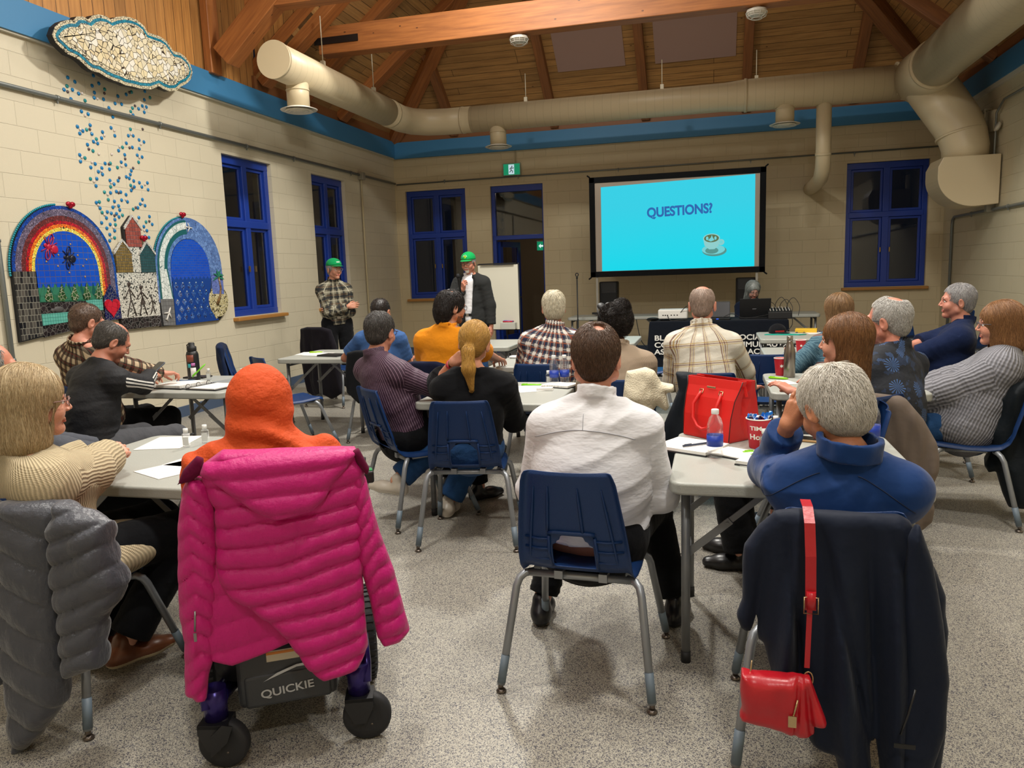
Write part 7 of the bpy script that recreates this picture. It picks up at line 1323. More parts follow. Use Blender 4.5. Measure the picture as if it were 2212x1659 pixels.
b = MB(); b.sphere((0, 0, .012), .03, 8, (1.6, 1, .5)); b.sphere((.03, .01, .016), .02, 8, (1.3, 1, .6)); o = b.build('tissue', plain('crumpled white tissue', '#cfcfd2', .9)); o.location = (-1.70, 6.52, TT); tag(o, 'crumpled white tissue on the table left of the plaid shirt', 'tissue')
# tote bag on the chair
e = empty('tote_bag', (.30, 8.02, .445), -80, 'cream and green tote bag leaning on the empty chair', 'bag'); M_ct, M_gt = cloth('cream canvas', '#b9b283', wr=.3), cloth('green canvas', '#0e7a38', wr=.3)
for nm, dx, mt in (('cream_side', 0.0, M_ct), ('green_side', .025, M_gt)):
    V, Q = nets(slab([(-.16, .0), (.16, .0), (.15, .36), (.06, .37), (-.08, .38), (-.14, .36)], lambda x, z: -.02+dx-.28*z, .012+0, .01, drape(.006, (10, 5), dx*40)), (-.2, -.2, -.02), (.2, .14, .42), .008); V[:, 0] *= (1 if dx == 0 else .95); V[:, 2] *= (1 if dx == 0 else .8); mk(nm, V, Q, mt, e)
# ------------------------------------------------------------------ the audience and the speakers
BR, DB, LB, GR, WH, BLN, GOLD = ('#5c4434', '#705542', '#453024'), ('#1d1512', '#2b201b', '#120d0b'), ('#7a5230', '#94683e', '#5c3c22'), ('#8f8d8a', '#a9a7a3', '#6f6c69'), ('#d8d2c6', '#efeae0', '#b3aca2'), ('#b39a72', '#d6c29c', '#8d744e'), ('#b98a3c', '#dcae58', '#8a6326')
M_jk = cloth('black trousers', '#101114', wr=.45, wscale=7); M_jb = cloth('blue jeans', '#24456f', wr=.45, wscale=8, weave=500); M_gj = cloth('grey jeans', '#4d4e52', wr=.5, wscale=8)
WS = cloth('white dress shirt', '#dcdce0', rough=.6, wr=.35, wscale=5, weave=900, wst=.04, aniso=(1, 1, 2.2), sheen=.1)
# man in white shirt, centre foreground
p = person('broad man in a white dress shirt seen from behind, short brown hair', (-.45, 2.80), 0, (-.421, 2.83, 1.168), 4, 4, res=.8, g=1.30, sh=.18, skin='#c98a70', full=1.2, hs=1.02,
    top=dict(mat=WS, i=.016, collar=1.25, folds=.013, fsc=(3, 14), hem=.03, h=.0065, loose=1.3, sleeve=1.95), bottom=dict(mat=M_jk, i=.012), hair=dict(st='short', cols=BR, n=6000, len=.030, w=.0008, infl=.009, cut=[(ell((.016, -.060, .116), (.022, .030, .024)), 'cut')]),
    R=dict(w=(.23, .30, .70), pole=(.25, -.5, -1)), L=dict(w=(-.22, .30, .66), pole=(-.3, -.5, -1)), knees=((.20, .42, .50), (-.16, .43, .50)), legs=((.30, .34, .09), (-.26, .25, .09)))
N = p['N']; seam(p, [(-.185+.37*k/30, N[2]-.115+.035*math.sin(PI*k/30)) for k in range(31)], .0013, plain('shirt seam', '#9ea0a8', .8), 'yoke_seam'); seam(p, [(0, N[2]-.08+.055*k/6) for k in range(7)], .001, plain('shirt seam', '#9ea0a8', .8), 'pleat_seam')
b = MB(); b.tube([(.17*math.cos(a)*1.12, -.0+.135*math.sin(a)*1.12, .555) for a in [PI+PI*k/20 for k in range(21)]], .017, 8); b.build('belt', plain('black belt', '#0e0e10', .4), p['root'])
# white-haired woman, right foreground
NV = cloth('navy softshell jacket', '#123468', rough=.6, wr=.3, wscale=4.5, weave=900, wst=.04, sheen=.15)
p = person('white-haired woman in a navy jacket with a hand to her head, right foreground', (.37, 2.48), -6, (.345, 2.42, 1.062), 32, 24, res=.8, g=1.0, sh=.162, armr=.88, skin='#b9784e', fem=1, twist=-6, hs=1.0,
    top=dict(mat=NV, name='jacket', i=.022, collar=0, folds=.008, fsc=(4, 14), hem=.05, nk=.03, h=.0065, loose=1.1, sleeve=1.88), bottom=dict(mat=M_jb), hair=dict(st='fluffy', cols=WH, n=7000, w=.0010, L=.075, infl=.0, noise=.01, lift=.014),
    L=dict(world=(.232, 2.53, .985), pole=(-.25, .5, -1), f=(.32, -.12, .95), n=(-.75, -.65, .0), curl=.35, spread=.12), R=dict(w=(.06, .40, .80), pole=(.35, -.2, -1), f=(-.9, .5, 0)), legs=((.1, .45, .09), (-.1, .4, .09)))
cf = fuse([(ringd(p['N']+p['sd']*.045, p['sd']+A(0, .25, 0), .082, .030, .008), 0)]); V, Q = nets(cf, p['N']-.15, p['N']+.17, .006); V = V+vnorm(V, Q)*(vn(V*28)*.004)[:, None]; mk('stand_collar', V, Q, NV, p['root'])
N = p['N']
for s in (-1, 1): seam(p, [(s*(.05+.15*k/20), N[2]-.03-.10*(k/20)**1.2) for k in range(21)], .0014, plain('jacket seam', '#0a1a38', .8), 'shoulder_seam')
# woman with orange headscarf in the wheelchair
OR = NT('orange headscarf'); o_ = OR.obj(); w1 = OR.noise(OR.mapping(o_, (1, 1, 1.6), (.5, .3, .6)), 7, 4, .6); w2 = OR.noise(OR.mapping(o_, (1, 1, .25)), 130, 3)
OR.bump(OR.math('ADD', OR.math('MULTIPLY', w1, 3), OR.math('MULTIPLY', w2, .35)), .55, .012); OR = OR.done(lin('#c8480c'), .8); 
p = person('person in an orange headscarf seated in the power wheelchair', (-1.46, 2.27), 31, (-1.485, 2.26, 1.08), 18, 5, res=1.0, g=1.08, sh=.185, fem=1, skin='#8a5a3e', top=dict(mat=OR, i=.022, folds=.006), bottom=dict(mat=M_jk, wide=.03), hair=None, R=dict(w=(.22, .30, .74)), L=dict(w=(-.2, .3, .72)))
H, Mh, N = p['H'], p['Mh'], p['N']; hf = fuse([(ell((0, -.018, .032), (.098, .118, .108)), 0), (tap((0, -.012, .0), (0, -.02, -.16), (1, 0, 0), (.094, .105), (.105, .095)), .05), (ell((0, .125, -.03), (.062, .06, .085)), 'cut')])
cp = fuse([(cap(p['SL']+A(.0, 0, .055), p['SR']+A(-.0, 0, .065), .078), 0), (tap(N+A(0, 0, .03), N+A(0, -.01, -.16), (1, 0, 0), (.12, .105), (.215, .14)), .07)])
def scarf(q): return smin(hf((q-H)@Mh), cp(q), .05)
V, Q = nets(scarf, N-A(.36, .28, .26), H+A(.34, .25, .19), .0065); n_ = vnorm(V, Q); q = (V-H)
f1 = np.sin((q[:, 2]*1.0+q[:, 0]*.55+.04*vn(V*6))*62)*np.exp(-((q[:, 2]+.09)/.075)**2); f2 = np.sin((q[:, 0]*1.2-q[:, 2]*.5+.03*vn(V*5+3))*55)*np.clip((-q[:, 2]-.13)*8, 0, 1)
V = V+n_*(f1*.010+f2*.009+vn(V*8)*.009)[:, None]; mk('headscarf', V, Q, OR, p['root'])
b = MB(); M4 = [tuple(H+Mh@A(x, y, z)) for x, y, z in ((.040, .088, .11), (.075, .085, .06), (.088, .085, .0), (.08, .085, -.06))]; b.tube(M4, .0035, 6); b.build('under_band', plain('magenta under band', '#a01850', .7), p['root'])
# woman in the cream knit
CK = knit('cream knit', '#c9b896', .0085, 0, .66, strength=.9, rows=.004)
p = person('blonde woman in glasses and a cream knit cardigan, front left, hands clasped', (-2.30, 2.17), -18, (-2.19, 2.03, 1.118), -36, 0, res=.8, g=1.08, sh=.175, fem=1, skin='#cf9478', twist=-14, glasses='#8a6a66', hs=.97,
    top=dict(mat=CK, name='cardigan', i=.030, folds=.008, fsc=(4, 9), hem=None, k=.06, loose=1.2, sleeve=1.80, h=.0065, x=lambda o: ell((0, .10, .50), (.215, .30, .10)), xk=.08), bottom=dict(mat=M_jk, wide=.02), shoes='#6a3d24', sole='#b8a888', hair=dict(st='bob', cols=BLN, n=7500, w=.0009, jit=.10, z=-.105, L=.11, cut=[(ell((.088, .062, -.045), (.04, .052, .075)), 'cut')]),
    R=dict(world=(-2.30, 2.49, .845), pole=(.7, -.1, -.8), f=(-.45, .85, .05), n=(.6, .3, .8), curls=[.7]*4, thumb=.9), L=dict(world=(-2.45, 2.55, .83), pole=(-.9, -.3, -.6), f=(.85, .5, .0), n=(-.3, .5, .8), curls=[.8]*4, thumb=.9), knees=((.10, .44, .51), (-.12, .46, .51)), legs=((.03, .18, .12), (-.16, .14, .11)))
b = MB(); b.sphere(p['hd'](.081, -.004, -.048), .0055, 8); b.build('pearl_earring', plain('pearl', '#e4ddd0', .2), p['root'])
# far left edge
person('man in glasses at the far left edge, only his face and shoulder in view', (-3.02, 2.72), -32, (-2.93, 2.53, 1.165), -38, res=1.0, skin='#c07a5c', glasses='#1e2630', top=dict(mat=cloth('dark grey jumper', '#4d5058'), collar=1), bottom=dict(mat=M_jk), hair=dict(st='bald', cols=GR, n=1500), beard=dict(col='#8a7a70', f=lambda x, y, z: (z < -.04) & (y > .03)))
# bald man, three stripes
STR = NT('black top with white stripes'); uv = STR.uv(); s_ = STR.add('ShaderNodeSeparateXYZ'); STR.l.new(uv, s_.inputs[0]); o_ = STR.obj()
fo = STR.math('GREATER_THAN', STR.math('FRACT', s_.outputs[1]), .595); au = STR.math('SUBTRACT', STR.math('ABSOLUTE', s_.outputs[0]), STR.math('MULTIPLY_ADD', fo, -.0157, .0864)); inarm = STR.math('GREATER_THAN', s_.outputs[1], 1.0); st_ = STR.math('MULTIPLY', STR.math('LESS_THAN', STR.math('FRACT', STR.math('MULTIPLY', STR.math('ADD', au, .0255), 1/.017)), .5), STR.math('LESS_THAN', STR.math('ABSOLUTE', au), .0255))
STR.bump(STR.math('MULTIPLY', STR.noise(o_, 8, 4, .6), 3), .4, .012); STR = STR.done(STR.mix(STR.math('MULTIPLY', st_, inarm), lin('#101116'), lin('#d4d2cc')), .75)
p = person('bald man in a black top with three white sleeve stripes looking at his phone', (-3.70, 3.80), -14, (-3.62, 3.98, 1.15), -34, 30, res=.95, g=1.1, sh=.185, skin='#b9765a', top=dict(mat=STR, i=.014, collar=0, folds=.006, loose=1.0), bottom=dict(mat=M_gj), hair=dict(st='bald', cols=('#4c4844', '#6a6560', '#34302d'), n=2600, len=.012, w=.0009), full=.6,
    R=dict(world=(-3.66, 4.33, .90), pole=(1, -.3, -.8), f=(-.5, .85, -.1), n=(.5, .3, .8), curl=.7, thumb=.8), L=dict(world=(-3.88, 4.30, .90), pole=(-.9, -.2, -.6), f=(.5, .85, -.1), curl=.6), knees=((.24, .42, .52), (-.12, .44, .50)), legs=((.30, .42, .09), (-.15, .46, .09)))
phone(-3.70, 4.42, .915, -20, 'small grey phone held by the bald man in the striped top', '#5a6068', tilt=(35, 0))
# checked shirt
CH1 = plaid('brown black check', '#b8a488', [(0, .062, 0, .5, '#1d1816', .8), (1, .062, 0, .5, '#1d1816', .8), (0, .062, .7, .06, '#6a2a24', .8), (1, .062, .7, .06, '#6a2a24', .8)])
person('man in a brown and black checked shirt writing beside the mosaic wall', (-4.25, 4.5), -15, (-4.06, 4.26, 1.26), -22, 12, res=1.1, g=1.12, skin='#c98468', top=dict(mat=CH1, collar=1.2, i=.018), bottom=dict(mat=M_jk), hair=dict(st='short', cols=('#5a4436', '#6c5444', '#44342a'), n=2200, len=.012, infl=.004), R=dict(world=(-3.86, 4.86, .80), pole=(.8, -.4, -.6), f=(.2, .95, -.1), curl=.8), L=dict(world=(-4.05, 4.85, .80)))
pen(-3.80, 5.02, 55, 'bright green pen in the hand of the man in the checked shirt', '#6fc41e', z=.83, r=.006, tilt=-40)
# standing man, crossed arms
PL1 = plaid('olive grey plaid', '#4d483c', [(0, .105, 0, .38, '#8f8a78', .55), (1, .105, 0, .38, '#8f8a78', .55), (0, .105, .5, .22, '#23262a', .8), (1, .105, .5, .22, '#23262a', .8), (0, .105, .8, .06, '#c2bda8', .7), (1, .105, .8, .06, '#c2bda8', .7), (1, .105, .2, .08, '#5e3f2a', .5)])
def ballcap(p, col, mark, lines=None):
    """cap on a head: crown, curved brim, button and front lettering"""
    cm = cloth('cap '+col, col, rough=.8, wr=.15, wscale=20); H, Mh = p['H'], p['Mh']
    Fq = fuse([(ell((0, -.010, .058), (.090, .112, .085)), 0), (plane((0, 0, .048), (0, .1, -1)), None)]); V, Q = nets(Fq, (-.13, -.15, -.02), (.13, .16, .2), .006); mk('cap_crown', V@Mh.T+H, Q, cm, p['root'])
    V = []; F = []; n = 14
    for j in range(5):
        for i in range(n+1): a = rad(22+136*i/n); e_ = math.sin(PI*i/n)**.55*j/4; V.append(tuple(H+Mh@A(.083*math.cos(a)*(1+.10*e_), -.008+.102*math.sin(a)+.066*e_, .052-.010*e_-.010*math.cos(a)**2)))
    for j in range(4):
        for i in range(n): F.append((j*(n+1)+i, j*(n+1)+i+1, (j+1)*(n+1)+i+1, (j+1)*(n+1)+i))
    o = mk('cap_brim', V, F, cm, p['root']); m = o.modifiers.new('s', 'SOLIDIFY'); m.thickness = .003; m = o.modifiers.new('d', 'SUBSURF'); m.levels = m.render_levels = 1
    M4 = Matrix.Identity(4)
    for i in range(3):
        for j in range(3): M4[i][j] = float(Mh[i][j])
        M4[i][3] = float(H[i])
    if lines:
        for k, (s, sz, z) in enumerate(lines):
            o = text_mesh('cap_lettering', s, sz, plain('white thread', '#dfe6dc', .6), p['root'], depth=.001, align='CENTER', bold=.0008)
            for v in o.data.vertices:
                x, y, zz = v.co; aa = x/.1; ze = z+y; rr = math.sqrt(max(.2, 1-((ze-.058)/.085)**2)); v.co = M4 @ Vector((.094*rr*math.sin(aa), -.010+.1155*rr*math.cos(aa)+zz, ze))
            o.data.update()
    if mark:
        b = MB(); b.M = M4; b.tube([(.024*math.cos(a), .094+.004*math.cos(a)**2-.006*math.sin(a), .092+.02*math.sin(a)) for a in [rad(-20+220*k/12) for k in range(13)]], .0025, 5); b.build('cap_emblem_ring', plain('white thread', '#dfe6dc', .6), p['root']); b = MB(); b.M = M4; b.sphere((-.004, .095, .090), .012, 6, (1, .4, .8)); b.sphere((.007, .094, .096), .009, 6, (1, .4, 1)); b.sphere((0, .098, .078), .009, 6, (1.3, .4, .5)); b.build('cap_emblem', plain('lime thread', '#b8d822', .6), p['root'])
p = person('standing older man in a green cap and plaid shirt with crossed arms', (-4.62, 8.86), -140, (-4.56, 8.77, 1.60), -120, 2, seated=False, res=1.15, g=1.0, sh=.162, skin='#c38668', glasses='#9a8a78', top=dict(mat=PL1, i=.016, collar=1.2, folds=.006, hem=.02, loose=1.1, sleeve=1.93), bottom=dict(mat=M_jk, i=.016, wide=.02), hair=dict(st='bald', cols=GR, n=700),
    R=dict(w=(-.11, .21, 1.14), pole=(.5, .0, -1), f=(-.95, .0, .12), n=(.1, 1, .2), curl=.5), L=dict(w=(.08, .17, 1.10), pole=(-.5, .0, -1), f=(.9, -.3, .1), n=(0, 1, .1), curl=.5), feet=True)
ballcap(p, '#0c8a4e', 0, [('UNION', .016, .088), ('STATION', .009, .078)][:1]); b = MB(); Pp = p['P']; b.tube([(.165*math.cos(a), .122*math.sin(a), Pp[2]+.055) for a in [2*PI*k/28 for k in range(28)]], .014, 6, closed=True); bl = b.build('belt', plain('black belt', '#0e0e10', .4), p['root']); b = MB(); b.box((0, .137, Pp[2]+.055), (.045, .012, .034)); b.build('buckle', plain('belt buckle', '#a9a49a', .3, .9), bl)
# speaker with microphone
BZ = cloth('charcoal blazer', '#2b2c2c', wr=.35, wscale=5)
p = person('standing speaker in a green cap, glasses and dark blazer holding a microphone', (-2.93, 9.28), 172, (-2.936, 9.17, 1.62), 176, 8, seated=False, res=1.15, g=1.08, sh=.178, skin='#c78468', glasses='#17171c', full=.8, beard=dict(col='#c9c2b6', brow='#8a7a6a', f=lambda x, y, z: ((np.abs(x) < .026) & (z < -.048) & (z > -.112) & (y > .066))), top=dict(mat=BZ, name='blazer', i=.024, hem=.25, folds=.005, loose=1.1, sleeve=1.95, k=.05, x=lambda o: tap(o['P'], o['P']-o['sd']*.20, (1, 0, 0), (.185, .15), (.20, .155)), xk=.05), bottom=dict(mat=M_jb), hair=dict(st='bald', cols=GR, n=600),
    R=dict(w=(.02, .24, 1.30), pole=(.9, -.1, -.8), f=(-.35, .35, .8), n=(.5, .85, -.2), curls=[1.3]*4, thumb=.9), L=dict(w=(-.27, .06, .83), pole=(-.5, -.5, 0), f=(-.05, .1, -1), n=(-1, 0, 0), curl=.35))
ballcap(p, '#0c9a50', 1)
N, Pp = p['N'], p['P']; sf = fuse([(lambda q: np.maximum(np.maximum(np.abs(q[:, 0]-.005)-.018-.045*np.clip((q[:, 2]-1.0)/.5, 0, 1)-.02, np.abs(q[:, 1]-.165-.0*(q[:, 2]))-.03), np.abs(q[:, 2]-1.24)-.245), 0)])
sw = fuse([(tap(Pp+A(0, .012, .0), N+A(0, .012, -.10), (1, 0, 0), (.15, .148), (.12, .108)), 0), (lambda q: q[:, 2]-float(N[2])-.01, None), (lambda q: np.abs(q[:, 0])-.028-.05*np.clip((q[:, 2]-1.0)/.48, 0, 1), None), (lambda q: -q[:, 1]+.02, None)]); V, Q = nets(sw, (-.15, -.02, .9), (.15, .3, 1.60), .008); V = V+vnorm(V, Q)*(.016+vn(V*20)*.003)[:, None]; mk('white_shirt', V, Q, WS, p['root'])
b = MB()
for s in (-1, 1): b.prism([(s*.012, N[2]+.045), (s*.065, N[2]+.035), (s*.05, N[2]-.025), (s*.015, N[2]-.01)], .006, (0, .115, 0), (1, 0, 0), (0, 0, 1))
b.build('shirt_collar', WS, p['root']); b = MB()
for s in (-1, 1):
    b.prism([(s*.075, N[2]+.02), (s*.105, N[2]-.02), (s*.12, N[2]-.11), (s*.10, N[2]-.125), (s*.05, N[2]-.28), (s*.035, N[2]-.30), (s*.05, N[2]-.12)], .008, (0, .150, 0), (1, 0, 0), (0, 0, 1))
b.build('lapel', cloth('charcoal lapel', '#262727'), p['root']); b = MB(); b.box((0, .172, .985), (.10, .012, .034)); b.build('belt', plain('black belt', '#0e0e10', .4), p['root']); b = MB(); b.box((0, .18, .985), (.036, .008, .03)); b.build('buckle', plain('belt buckle', '#a9a49a', .3, .9), p['root'])
wr = p['root'].matrix_basis.copy(); e = empty('microphone', (-2.985, 8.93, 1.36), 172, 'black handheld microphone in the speaker\'s hand', 'microphone'); e.rotation_euler = (rad(-14), 0, rad(172)); b = MB(); b.lathe((0, 0, 0), [(0, -.10), (.011, -.10), (.013, -.04), (.015, .075), (.02, .085)], 16); b.build('handle', M_k, e); b = MB(); b.sphere((0, 0, .112), .027, 8, (1, 1, 1.15)); b.build('grille', plain('microphone mesh', '#1a1b1e', .5, .3, bump=.8, bscale=400), e)
# middle and rear rows
BT = cloth('blue t-shirt', '#3a5a8c', wr=.4, wscale=7)
person('man in a blue T-shirt seen from behind, short dark hair', (-2.95, 6.5), 2, (-2.96, 6.55, 1.172), -4, 6, res=1.2, g=1.12, skin='#b0704e', full=.6, top=dict(mat=BT, sleeve=.72, collar=.4, i=.014), bottom=dict(mat=M_jk), hair=dict(st='short', cols=DB, n=1800, len=.015, infl=.004, cut=[(ell((.0, -.03, .135), (.032, .04, .018)), 'cut')]), L=dict(w=(-.30, .30, .78), pole=(-.9, -.4, -.6)))
PS = NT('purple stripe'); uv = PS.uv(); s_ = PS.add('ShaderNodeSeparateXYZ'); PS.l.new(uv, s_.inputs[0]); o_ = PS.obj(); PS.bump(PS.math('MULTIPLY', PS.noise(o_, 8, 4, .6), 3), .4, .012); PS = PS.done(PS.mix(PS.math('LESS_THAN', PS.math('FRACT', PS.math('MULTIPLY', s_.outputs[0], 1/.013)), .16), lin('#33192e'), lin('#8f7488')), .7)
person('man in a dark purple pinstriped shirt seen from behind, greying dark hair', (-1.86, 4.40), -30, (-2.0, 4.40, 1.155), -8, 6, res=.95, g=1.16, skin='#c08064', full=.6, glasses='#3a2a22', top=dict(mat=PS, collar=1.25, i=.016, sleeve=1.9, folds=.007), bottom=dict(mat=M_jk), hair=dict(st='short', cols=('#2a2624', '#3c3836', '#6a6662'), n=3800, len=.03, infl=.008, w=.0009), R=dict(w=(.22, .36, .79), pole=(.8, -.5, -.6)), L=dict(w=(-.10, .36, .78)))
OP = cloth('orange polo', '#dd8a1c', wr=.4, wscale=7)
person('man in an orange polo shirt with dark collar-length hair and glasses', (-1.97, 5.52), -8, (-1.88, 5.42, 1.25), -44, 4, res=1.05, g=1.22, sh=.195, skin='#b27a5c', glasses='#2a2a2e', beard=dict(col='#6a5040', brow='#241a16', f=lambda x, y, z: (z < -.062) & (z > -.125) & (y > .02)), top=dict(mat=OP, collar=1.1, sleeve=.85, i=.018, loose=1.4), bottom=dict(mat=M_jk), hair=dict(st='mullet', cols=DB, n=4200, w=.0014, jit=.5), armr=1.15, R=dict(w=(.25, .42, .80)), L=dict(w=(-.24, .34, .78), pole=(-.8, -.5, -.6)))
p = person('blonde woman in a black blazer with a low ponytail, hand behind her neck', (-1.33, 4.08), 12, (-1.29, 4.08, 1.11), 4, 6, 6, res=.85, g=1.0, sh=.18, fem=1, skin='#c98c6c', twist=4, top=dict(mat=cloth('black blazer', '#0f1013', wr=.35, wscale=5), name='blazer', i=.022, folds=.007, sleeve=1.35, hem=.10, loose=1.1), bottom=dict(mat=M_jb, wide=.02), shoes='#b9b0a2', sole='#cfc8bc', hair=dict(st='pony', cols=GOLD, n=6000, w=.0011),
    L=dict(world=(-1.43, 4.10, 1.00), pole=(-.7, .6, -1), f=(.75, -.35, .5), n=(-.35, -1, .2), curl=.6, foot=(-.9, .35, .1)), R=dict(w=(.18, .36, .74)), knees=((.04, .42, .50), (-.12, .46, .56)), legs=((-.20, .34, .09), (-.50, .24, .26)))
b = MB(); q = p['WL']-(p['WL']-p['EL'])*.12; dv = unit(p['WL']-p['EL']); b.tube([q-dv*.009, q+dv*.009], .031, 16); o = b.build('fitness_band', plain('pink band', '#b02a3c', .5), p['root']); b = MB(); b.box(q+A(.0, -.030, .008), (.022, .008, .032)); b.build('watch_face', plain('watch glass', '#0c0d10', .1), o)
PL2 = plaid('navy orange plaid', '#d0ccc4', [(0, .060, 0, .48, '#17203c', .85), (1, .060, 0, .42, '#17203c', .85), (0, .060, .62, .12, '#8f4a2c', .8), (1, .060, .6, .16, '#8f4a2c', .75), (1, .060, .25, .05, '#e4e0da', .9), (0, .060, .25, .05, '#e4e0da', .9)])
person('white-haired man in a navy, white and rust plaid shirt seen from behind', (-1.22, 5.62), -2, (-1.15, 5.63, 1.222), 14, 4, res=1.0, g=1.2, sh=.19, skin='#c4806a', top=dict(mat=PL2, collar=1.2, i=.018), bottom=dict(mat=M_jk), hair=dict(st='fluffy', cols=('#d8d0b8', '#ece6d2', '#b8ae94'), n=4200, w=.0012, infl=.0, L=.06), R=dict(w=(.22, .36, .76)), L=dict(w=(-.22, .36, .76)))
BG = knit('beige jumper', '#9c8a76', .006, 0, .85, strength=.3)
p = person('woman in a beige jumper with a curly dark bun and sunglasses in her hair', (-.60, 4.86), 12, (-.62, 4.92, 1.14), 52, 4, res=1.0, g=1.06, sh=.175, fem=1, skin='#c08a6c', top=dict(mat=BG, collar=.9, i=.020), bottom=dict(mat=M_jk), hair=dict(st='bun', cols=DB, n=5200, w=.0011, jit=.7, lift=.016, L=.05))
b = MB(); hd = p['hd']
for s in (-1, 1): b.tube([hd(s*.095, -.01, .02), hd(s*.095, .03, .08), hd(s*.085, .045, .115)], .003, 6); b.lathe(hd(s*.034, .062, .125), [(0, -.003), (.026, -.002), (.026, .002), (0, .003)], 14, Matrix.Rotation(rad(50), 3, 'X'))
b.build('sunglasses', M_k, p['root'])
PL3 = plaid('cream tan plaid', '#cbc6b8', [(0, .115, .0, .06, '#6e4430', .85), (0, .115, .10, .05, '#a88a4c', .8), (0, .115, .19, .04, '#6e4430', .8), (0, .115, .26, .03, '#b08f52', .7), (1, .125, .0, .05, '#a88a4c', .75), (1, .125, .09, .05, '#6e4430', .75), (1, .125, .17, .04, '#b9a060', .7)])
person('bald man in a cream and brown plaid shirt seen from behind, facing the screen', (-.03, 5.18), -4, (-.068, 5.28, 1.235), -4, 2, res=.95, g=1.12, sh=.182, skin='#c9826a', hs=1.02, top=dict(mat=PL3, collar=1.3, i=.018, folds=.007), bottom=dict(mat=cloth('khaki trousers', '#6b6145')), hair=dict(st='bald', cols=('#a08a7c', '#b8a698', '#8a766a'), n=3000, len=.010, w=.0006, infl=.002), R=dict(w=(.26, .44, .60), pole=(.9, -.3, -.5), f=(.5, .85, .1), n=(-.2, 0, 1), curl=.3), L=dict(w=(-.18, .36, .66)))
person('person with long grey hair and glasses looking down behind a laptop', (.57, 11.38), 178, (.545, 11.33, 1.12), -165, 24, res=1.35, g=1.05, sh=.17, fem=1, skin='#b08474', glasses='#4a4440', top=dict(mat=cloth('black navy jumper', '#10182a'), collar=.6), bottom=dict(mat=M_jk), hair=dict(st='long', cols=('#7f8684', '#a0a6a2', '#5c605e'), n=1800, z=-.2), R=dict(w=(.12, .34, .84)), L=dict(w=(-.12, .34, .84)))
TS = NT('teal pattern jumper'); uv = TS.uv(); s_ = TS.add('ShaderNodeSeparateXYZ'); TS.l.new(uv, s_.inputs[0]); o_ = TS.obj(); v = s_.outputs[1]; n_ = TS.math('GREATER_THAN', TS.noise(TS.mapping(uv, (14, 90, 1)), 1.2, 3), .5)
cc = TS.mix(n_, lin('#2e4f60'), lin('#50707e')); rs_ = TS.math('MULTIPLY', TS.math('LESS_THAN', TS.math('FRACT', TS.math('MULTIPLY', v, 1/.11)), .18), TS.math('LESS_THAN', v, 1.5)); cc = TS.mix(TS.math('MULTIPLY', rs_, .8), cc, lin('#7a5348'))
vo = TS.add('ShaderNodeTexVoronoi'); TS.l.new(uv, vo.inputs['Vector']); vo.inputs['Scale'].default_value = 28; wf = TS.math('MULTIPLY', TS.math('LESS_THAN', TS.math('FRACT', TS.math('MULTIPLY', vo.outputs['Distance'], 5)), .5), TS.math('GREATER_THAN', TS.math('FRACT', v), .72)); cc = TS.mix(wf, cc, lin('#b9bcb8')); TS.bump(TS.noise(o_, 150, 3), .4, .006); TS = TS.done(cc, .9)
person('woman with long light brown hair in a teal patterned jumper', (.92, 6.08), 22, (.915, 6.25, 1.12), 14, 4, res=1.0, g=1.18, sh=.17, fem=1, skin='#c08a72', top=dict(mat=TS, collar=.5, i=.020), bottom=dict(mat=M_jk), hair=dict(st='long', cols=('#8a6a48', '#a5845e', '#6a4e34'), n=3500, z=-.165, jit=.12), L=dict(w=(-.26, .28, .80), pole=(-.9, -.2, -.7)), R=dict(w=(.2, .34, .78)))
p = person('brown-haired woman in black with a pearl earring, in profile', (.50, 3.80), 78, (.605, 3.92, 1.115), 68, 0, res=.85, g=1.0, sh=.17, fem=1, skin='#cf9478', top=dict(mat=cloth('black jumper', '#111218'), collar=0, i=.016), bottom=dict(mat=M_jk, wide=.03, len=.95), shoes='#141416', sole='#1a1512', hair=dict(st='long', cols=LB, n=5500, z=-.19, w=.0010, L=.12, jit=.12, cut=[(ell((-.085, .062, -.035), (.045, .062, .085)), 'cut')]), knees=((.10, .42, .50), (-.10, .42, .50)), legs=((.10, .40, .09), (-.10, .34, .09)), R=dict(w=(.10, .28, .66)), L=dict(w=(-.10, .28, .66)))
b = MB(); b.sphere(p['hd'](-.083, -.004, -.050), .006, 8); b.build('pearl_earring', plain('pearl', '#e4ddd0', .2), p['root'])
HW = NT('blue palm print'); uv = HW.uv(); o_ = HW.obj(); vo = HW.add('ShaderNodeTexVoronoi'); HW.l.new(uv, vo.inputs['Vector']); vo.inputs['Scale'].default_value = 9; sp = HW.add('ShaderNodeVectorMath', operation='SUBTRACT'); HW.l.new(HW.mapping(uv, (9, 9, 0)), sp.inputs[0]); sc9 = HW.add('ShaderNodeVectorMath', operation='SCALE'); HW.l.new(vo.outputs['Position'], sc9.inputs[0]); sc9.inputs[3].default_value = 9; HW.l.new(sc9.outputs[0], sp.inputs[1]); s_ = HW.add('ShaderNodeSeparateXYZ'); HW.l.new(sp.outputs[0], s_.inputs[0])
an = HW.math('ARCTAN2', s_.outputs[1], s_.outputs[0]); ray_ = HW.math('GREATER_THAN', HW.math('SINE', HW.math('MULTIPLY', an, 15)), .1); ins = HW.math('LESS_THAN', HW.math('ADD', vo.outputs['Distance'], HW.math('MULTIPLY', HW.noise(uv, 30, 2), .25)), .50); HW.bump(HW.math('MULTIPLY', HW.noise(o_, 8, 4, .6), 3), .3, .012)
HW = HW.done(HW.mix(HW.math('MULTIPLY', HW.math('MULTIPLY', ray_, ins), .9), HW.mix(HW.math('GREATER_THAN', HW.noise(uv, 11, 3), .56), lin('#0e141f'), lin('#1a2a44')), lin('#3c5c8e')), .8)
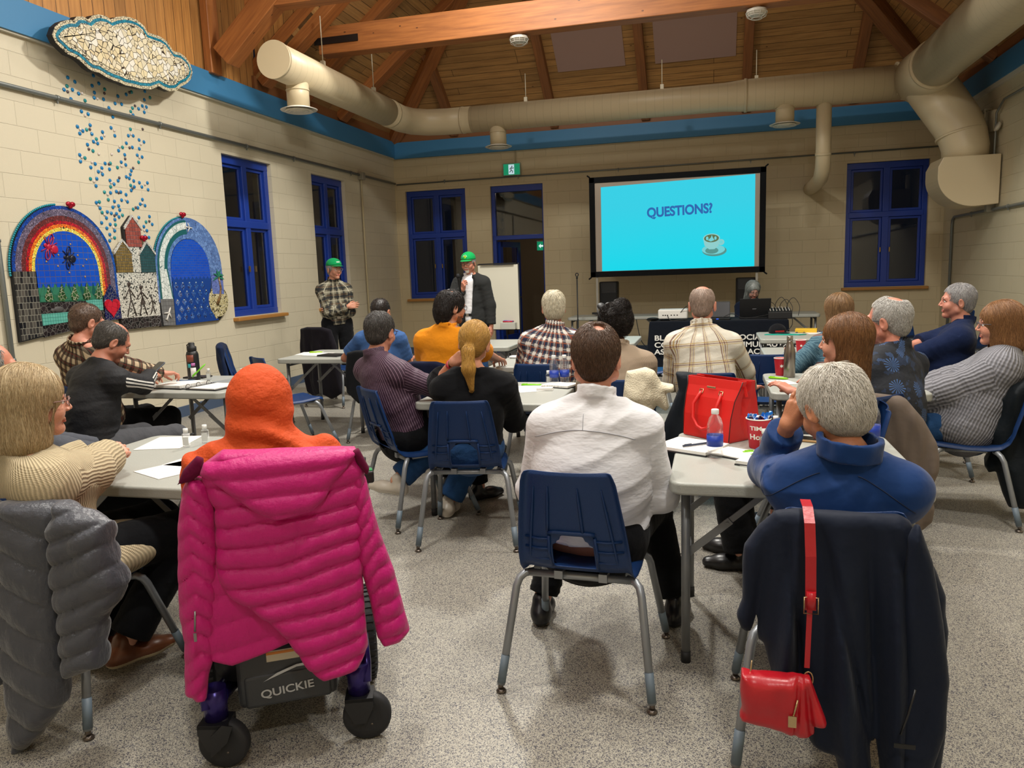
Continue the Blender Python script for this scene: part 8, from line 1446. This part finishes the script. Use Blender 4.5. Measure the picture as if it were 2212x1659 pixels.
person('grey-haired man in glasses and a dark blue palm-print shirt', (.80, 4.24), 48, (.90, 4.45, 1.17), 58, 2, res=.9, g=1.36, sh=.195, skin='#c87f66', glasses='#232838', full=.8, hs=1.04, top=dict(mat=HW, collar=1.3, i=.020, sleeve=.95, loose=1.4), bottom=dict(mat=M_jk), hair=dict(st='short', cols=('#bdbab5', '#d8d5cf', '#a09d98'), n=5200, len=.018, infl=.005, w=.0008, cut=[(ell((.0, -.045, .115), (.045, .045, .035)), 'cut'), (ell((0, .085, .05), (.10, .058, .055)), 'cut')]), knees=((.14, .44, .5), (-.14, .44, .5)), R=dict(w=(.14, .36, .8)), L=dict(w=(-.16, .36, .8)))
person('grey-haired man in a navy polo shirt in profile by the right wall, arms folded', (1.50, 5.95), 80, (1.66, 6.02, 1.185), 86, -2, res=1.0, g=1.16, sh=.19, skin='#c2806a', full=.6, top=dict(mat=cloth('navy polo', '#131f3e', wr=.3), collar=1.3, i=.018, sleeve=.95, loose=1.3), bottom=dict(mat=M_jk), hair=dict(st='short', cols=('#9c9a9a', '#bcbab8', '#77757a'), n=3800, len=.028, infl=.006, w=.0010, cut=[(ell((0, .088, .035), (.10, .050, .05)), 'cut')]), L=dict(w=(.08, .30, .80), pole=(-.9, .2, -.7), f=(.9, .2, 0)), R=dict(w=(-.06, .32, .84), pole=(.9, .1, -.6), f=(-.9, .2, 0)))
GK = knit('grey ribbed knit', '#8b8b92', .014, 0, .45, strength=1.2, rows=.02)
p = person('woman with a brown bob and glasses in a grey ribbed jumper, right edge', (1.44, 4.93), 76, (1.60, 5.00, 1.10), 82, 0, res=.9, g=1.14, sh=.18, fem=1, skin='#c9886c', glasses='#4a4a50', top=dict(mat=GK, name='jumper', i=.036, loose=1.4, hem=None, k=.06, x=lambda o: ell((0, .06, .52), (.20, .24, .10)), xk=.07), bottom=dict(mat=M_jb, i=.0), hair=dict(st='bob', cols=('#835a36', '#a0744a', '#644226'), n=5500, z=-.10, L=.11, jit=.12), L=dict(w=(-.02, .42, .62), pole=(-.8, -.3, -.8), f=(.6, .8, -.1)), R=dict(w=(.04, .42, .64), pole=(.8, -.3, -.8), f=(-.5, .85, -.1)))
b = MB(); N = p['N']; b.tube([(.085*math.cos(a), N[1]+.01+.085*math.sin(a), N[2]+.03-.03*math.sin(a)) for a in [PI*k/14 for k in range(15)]], .0015, 5); b.build('necklace', M_gold, p['root'])
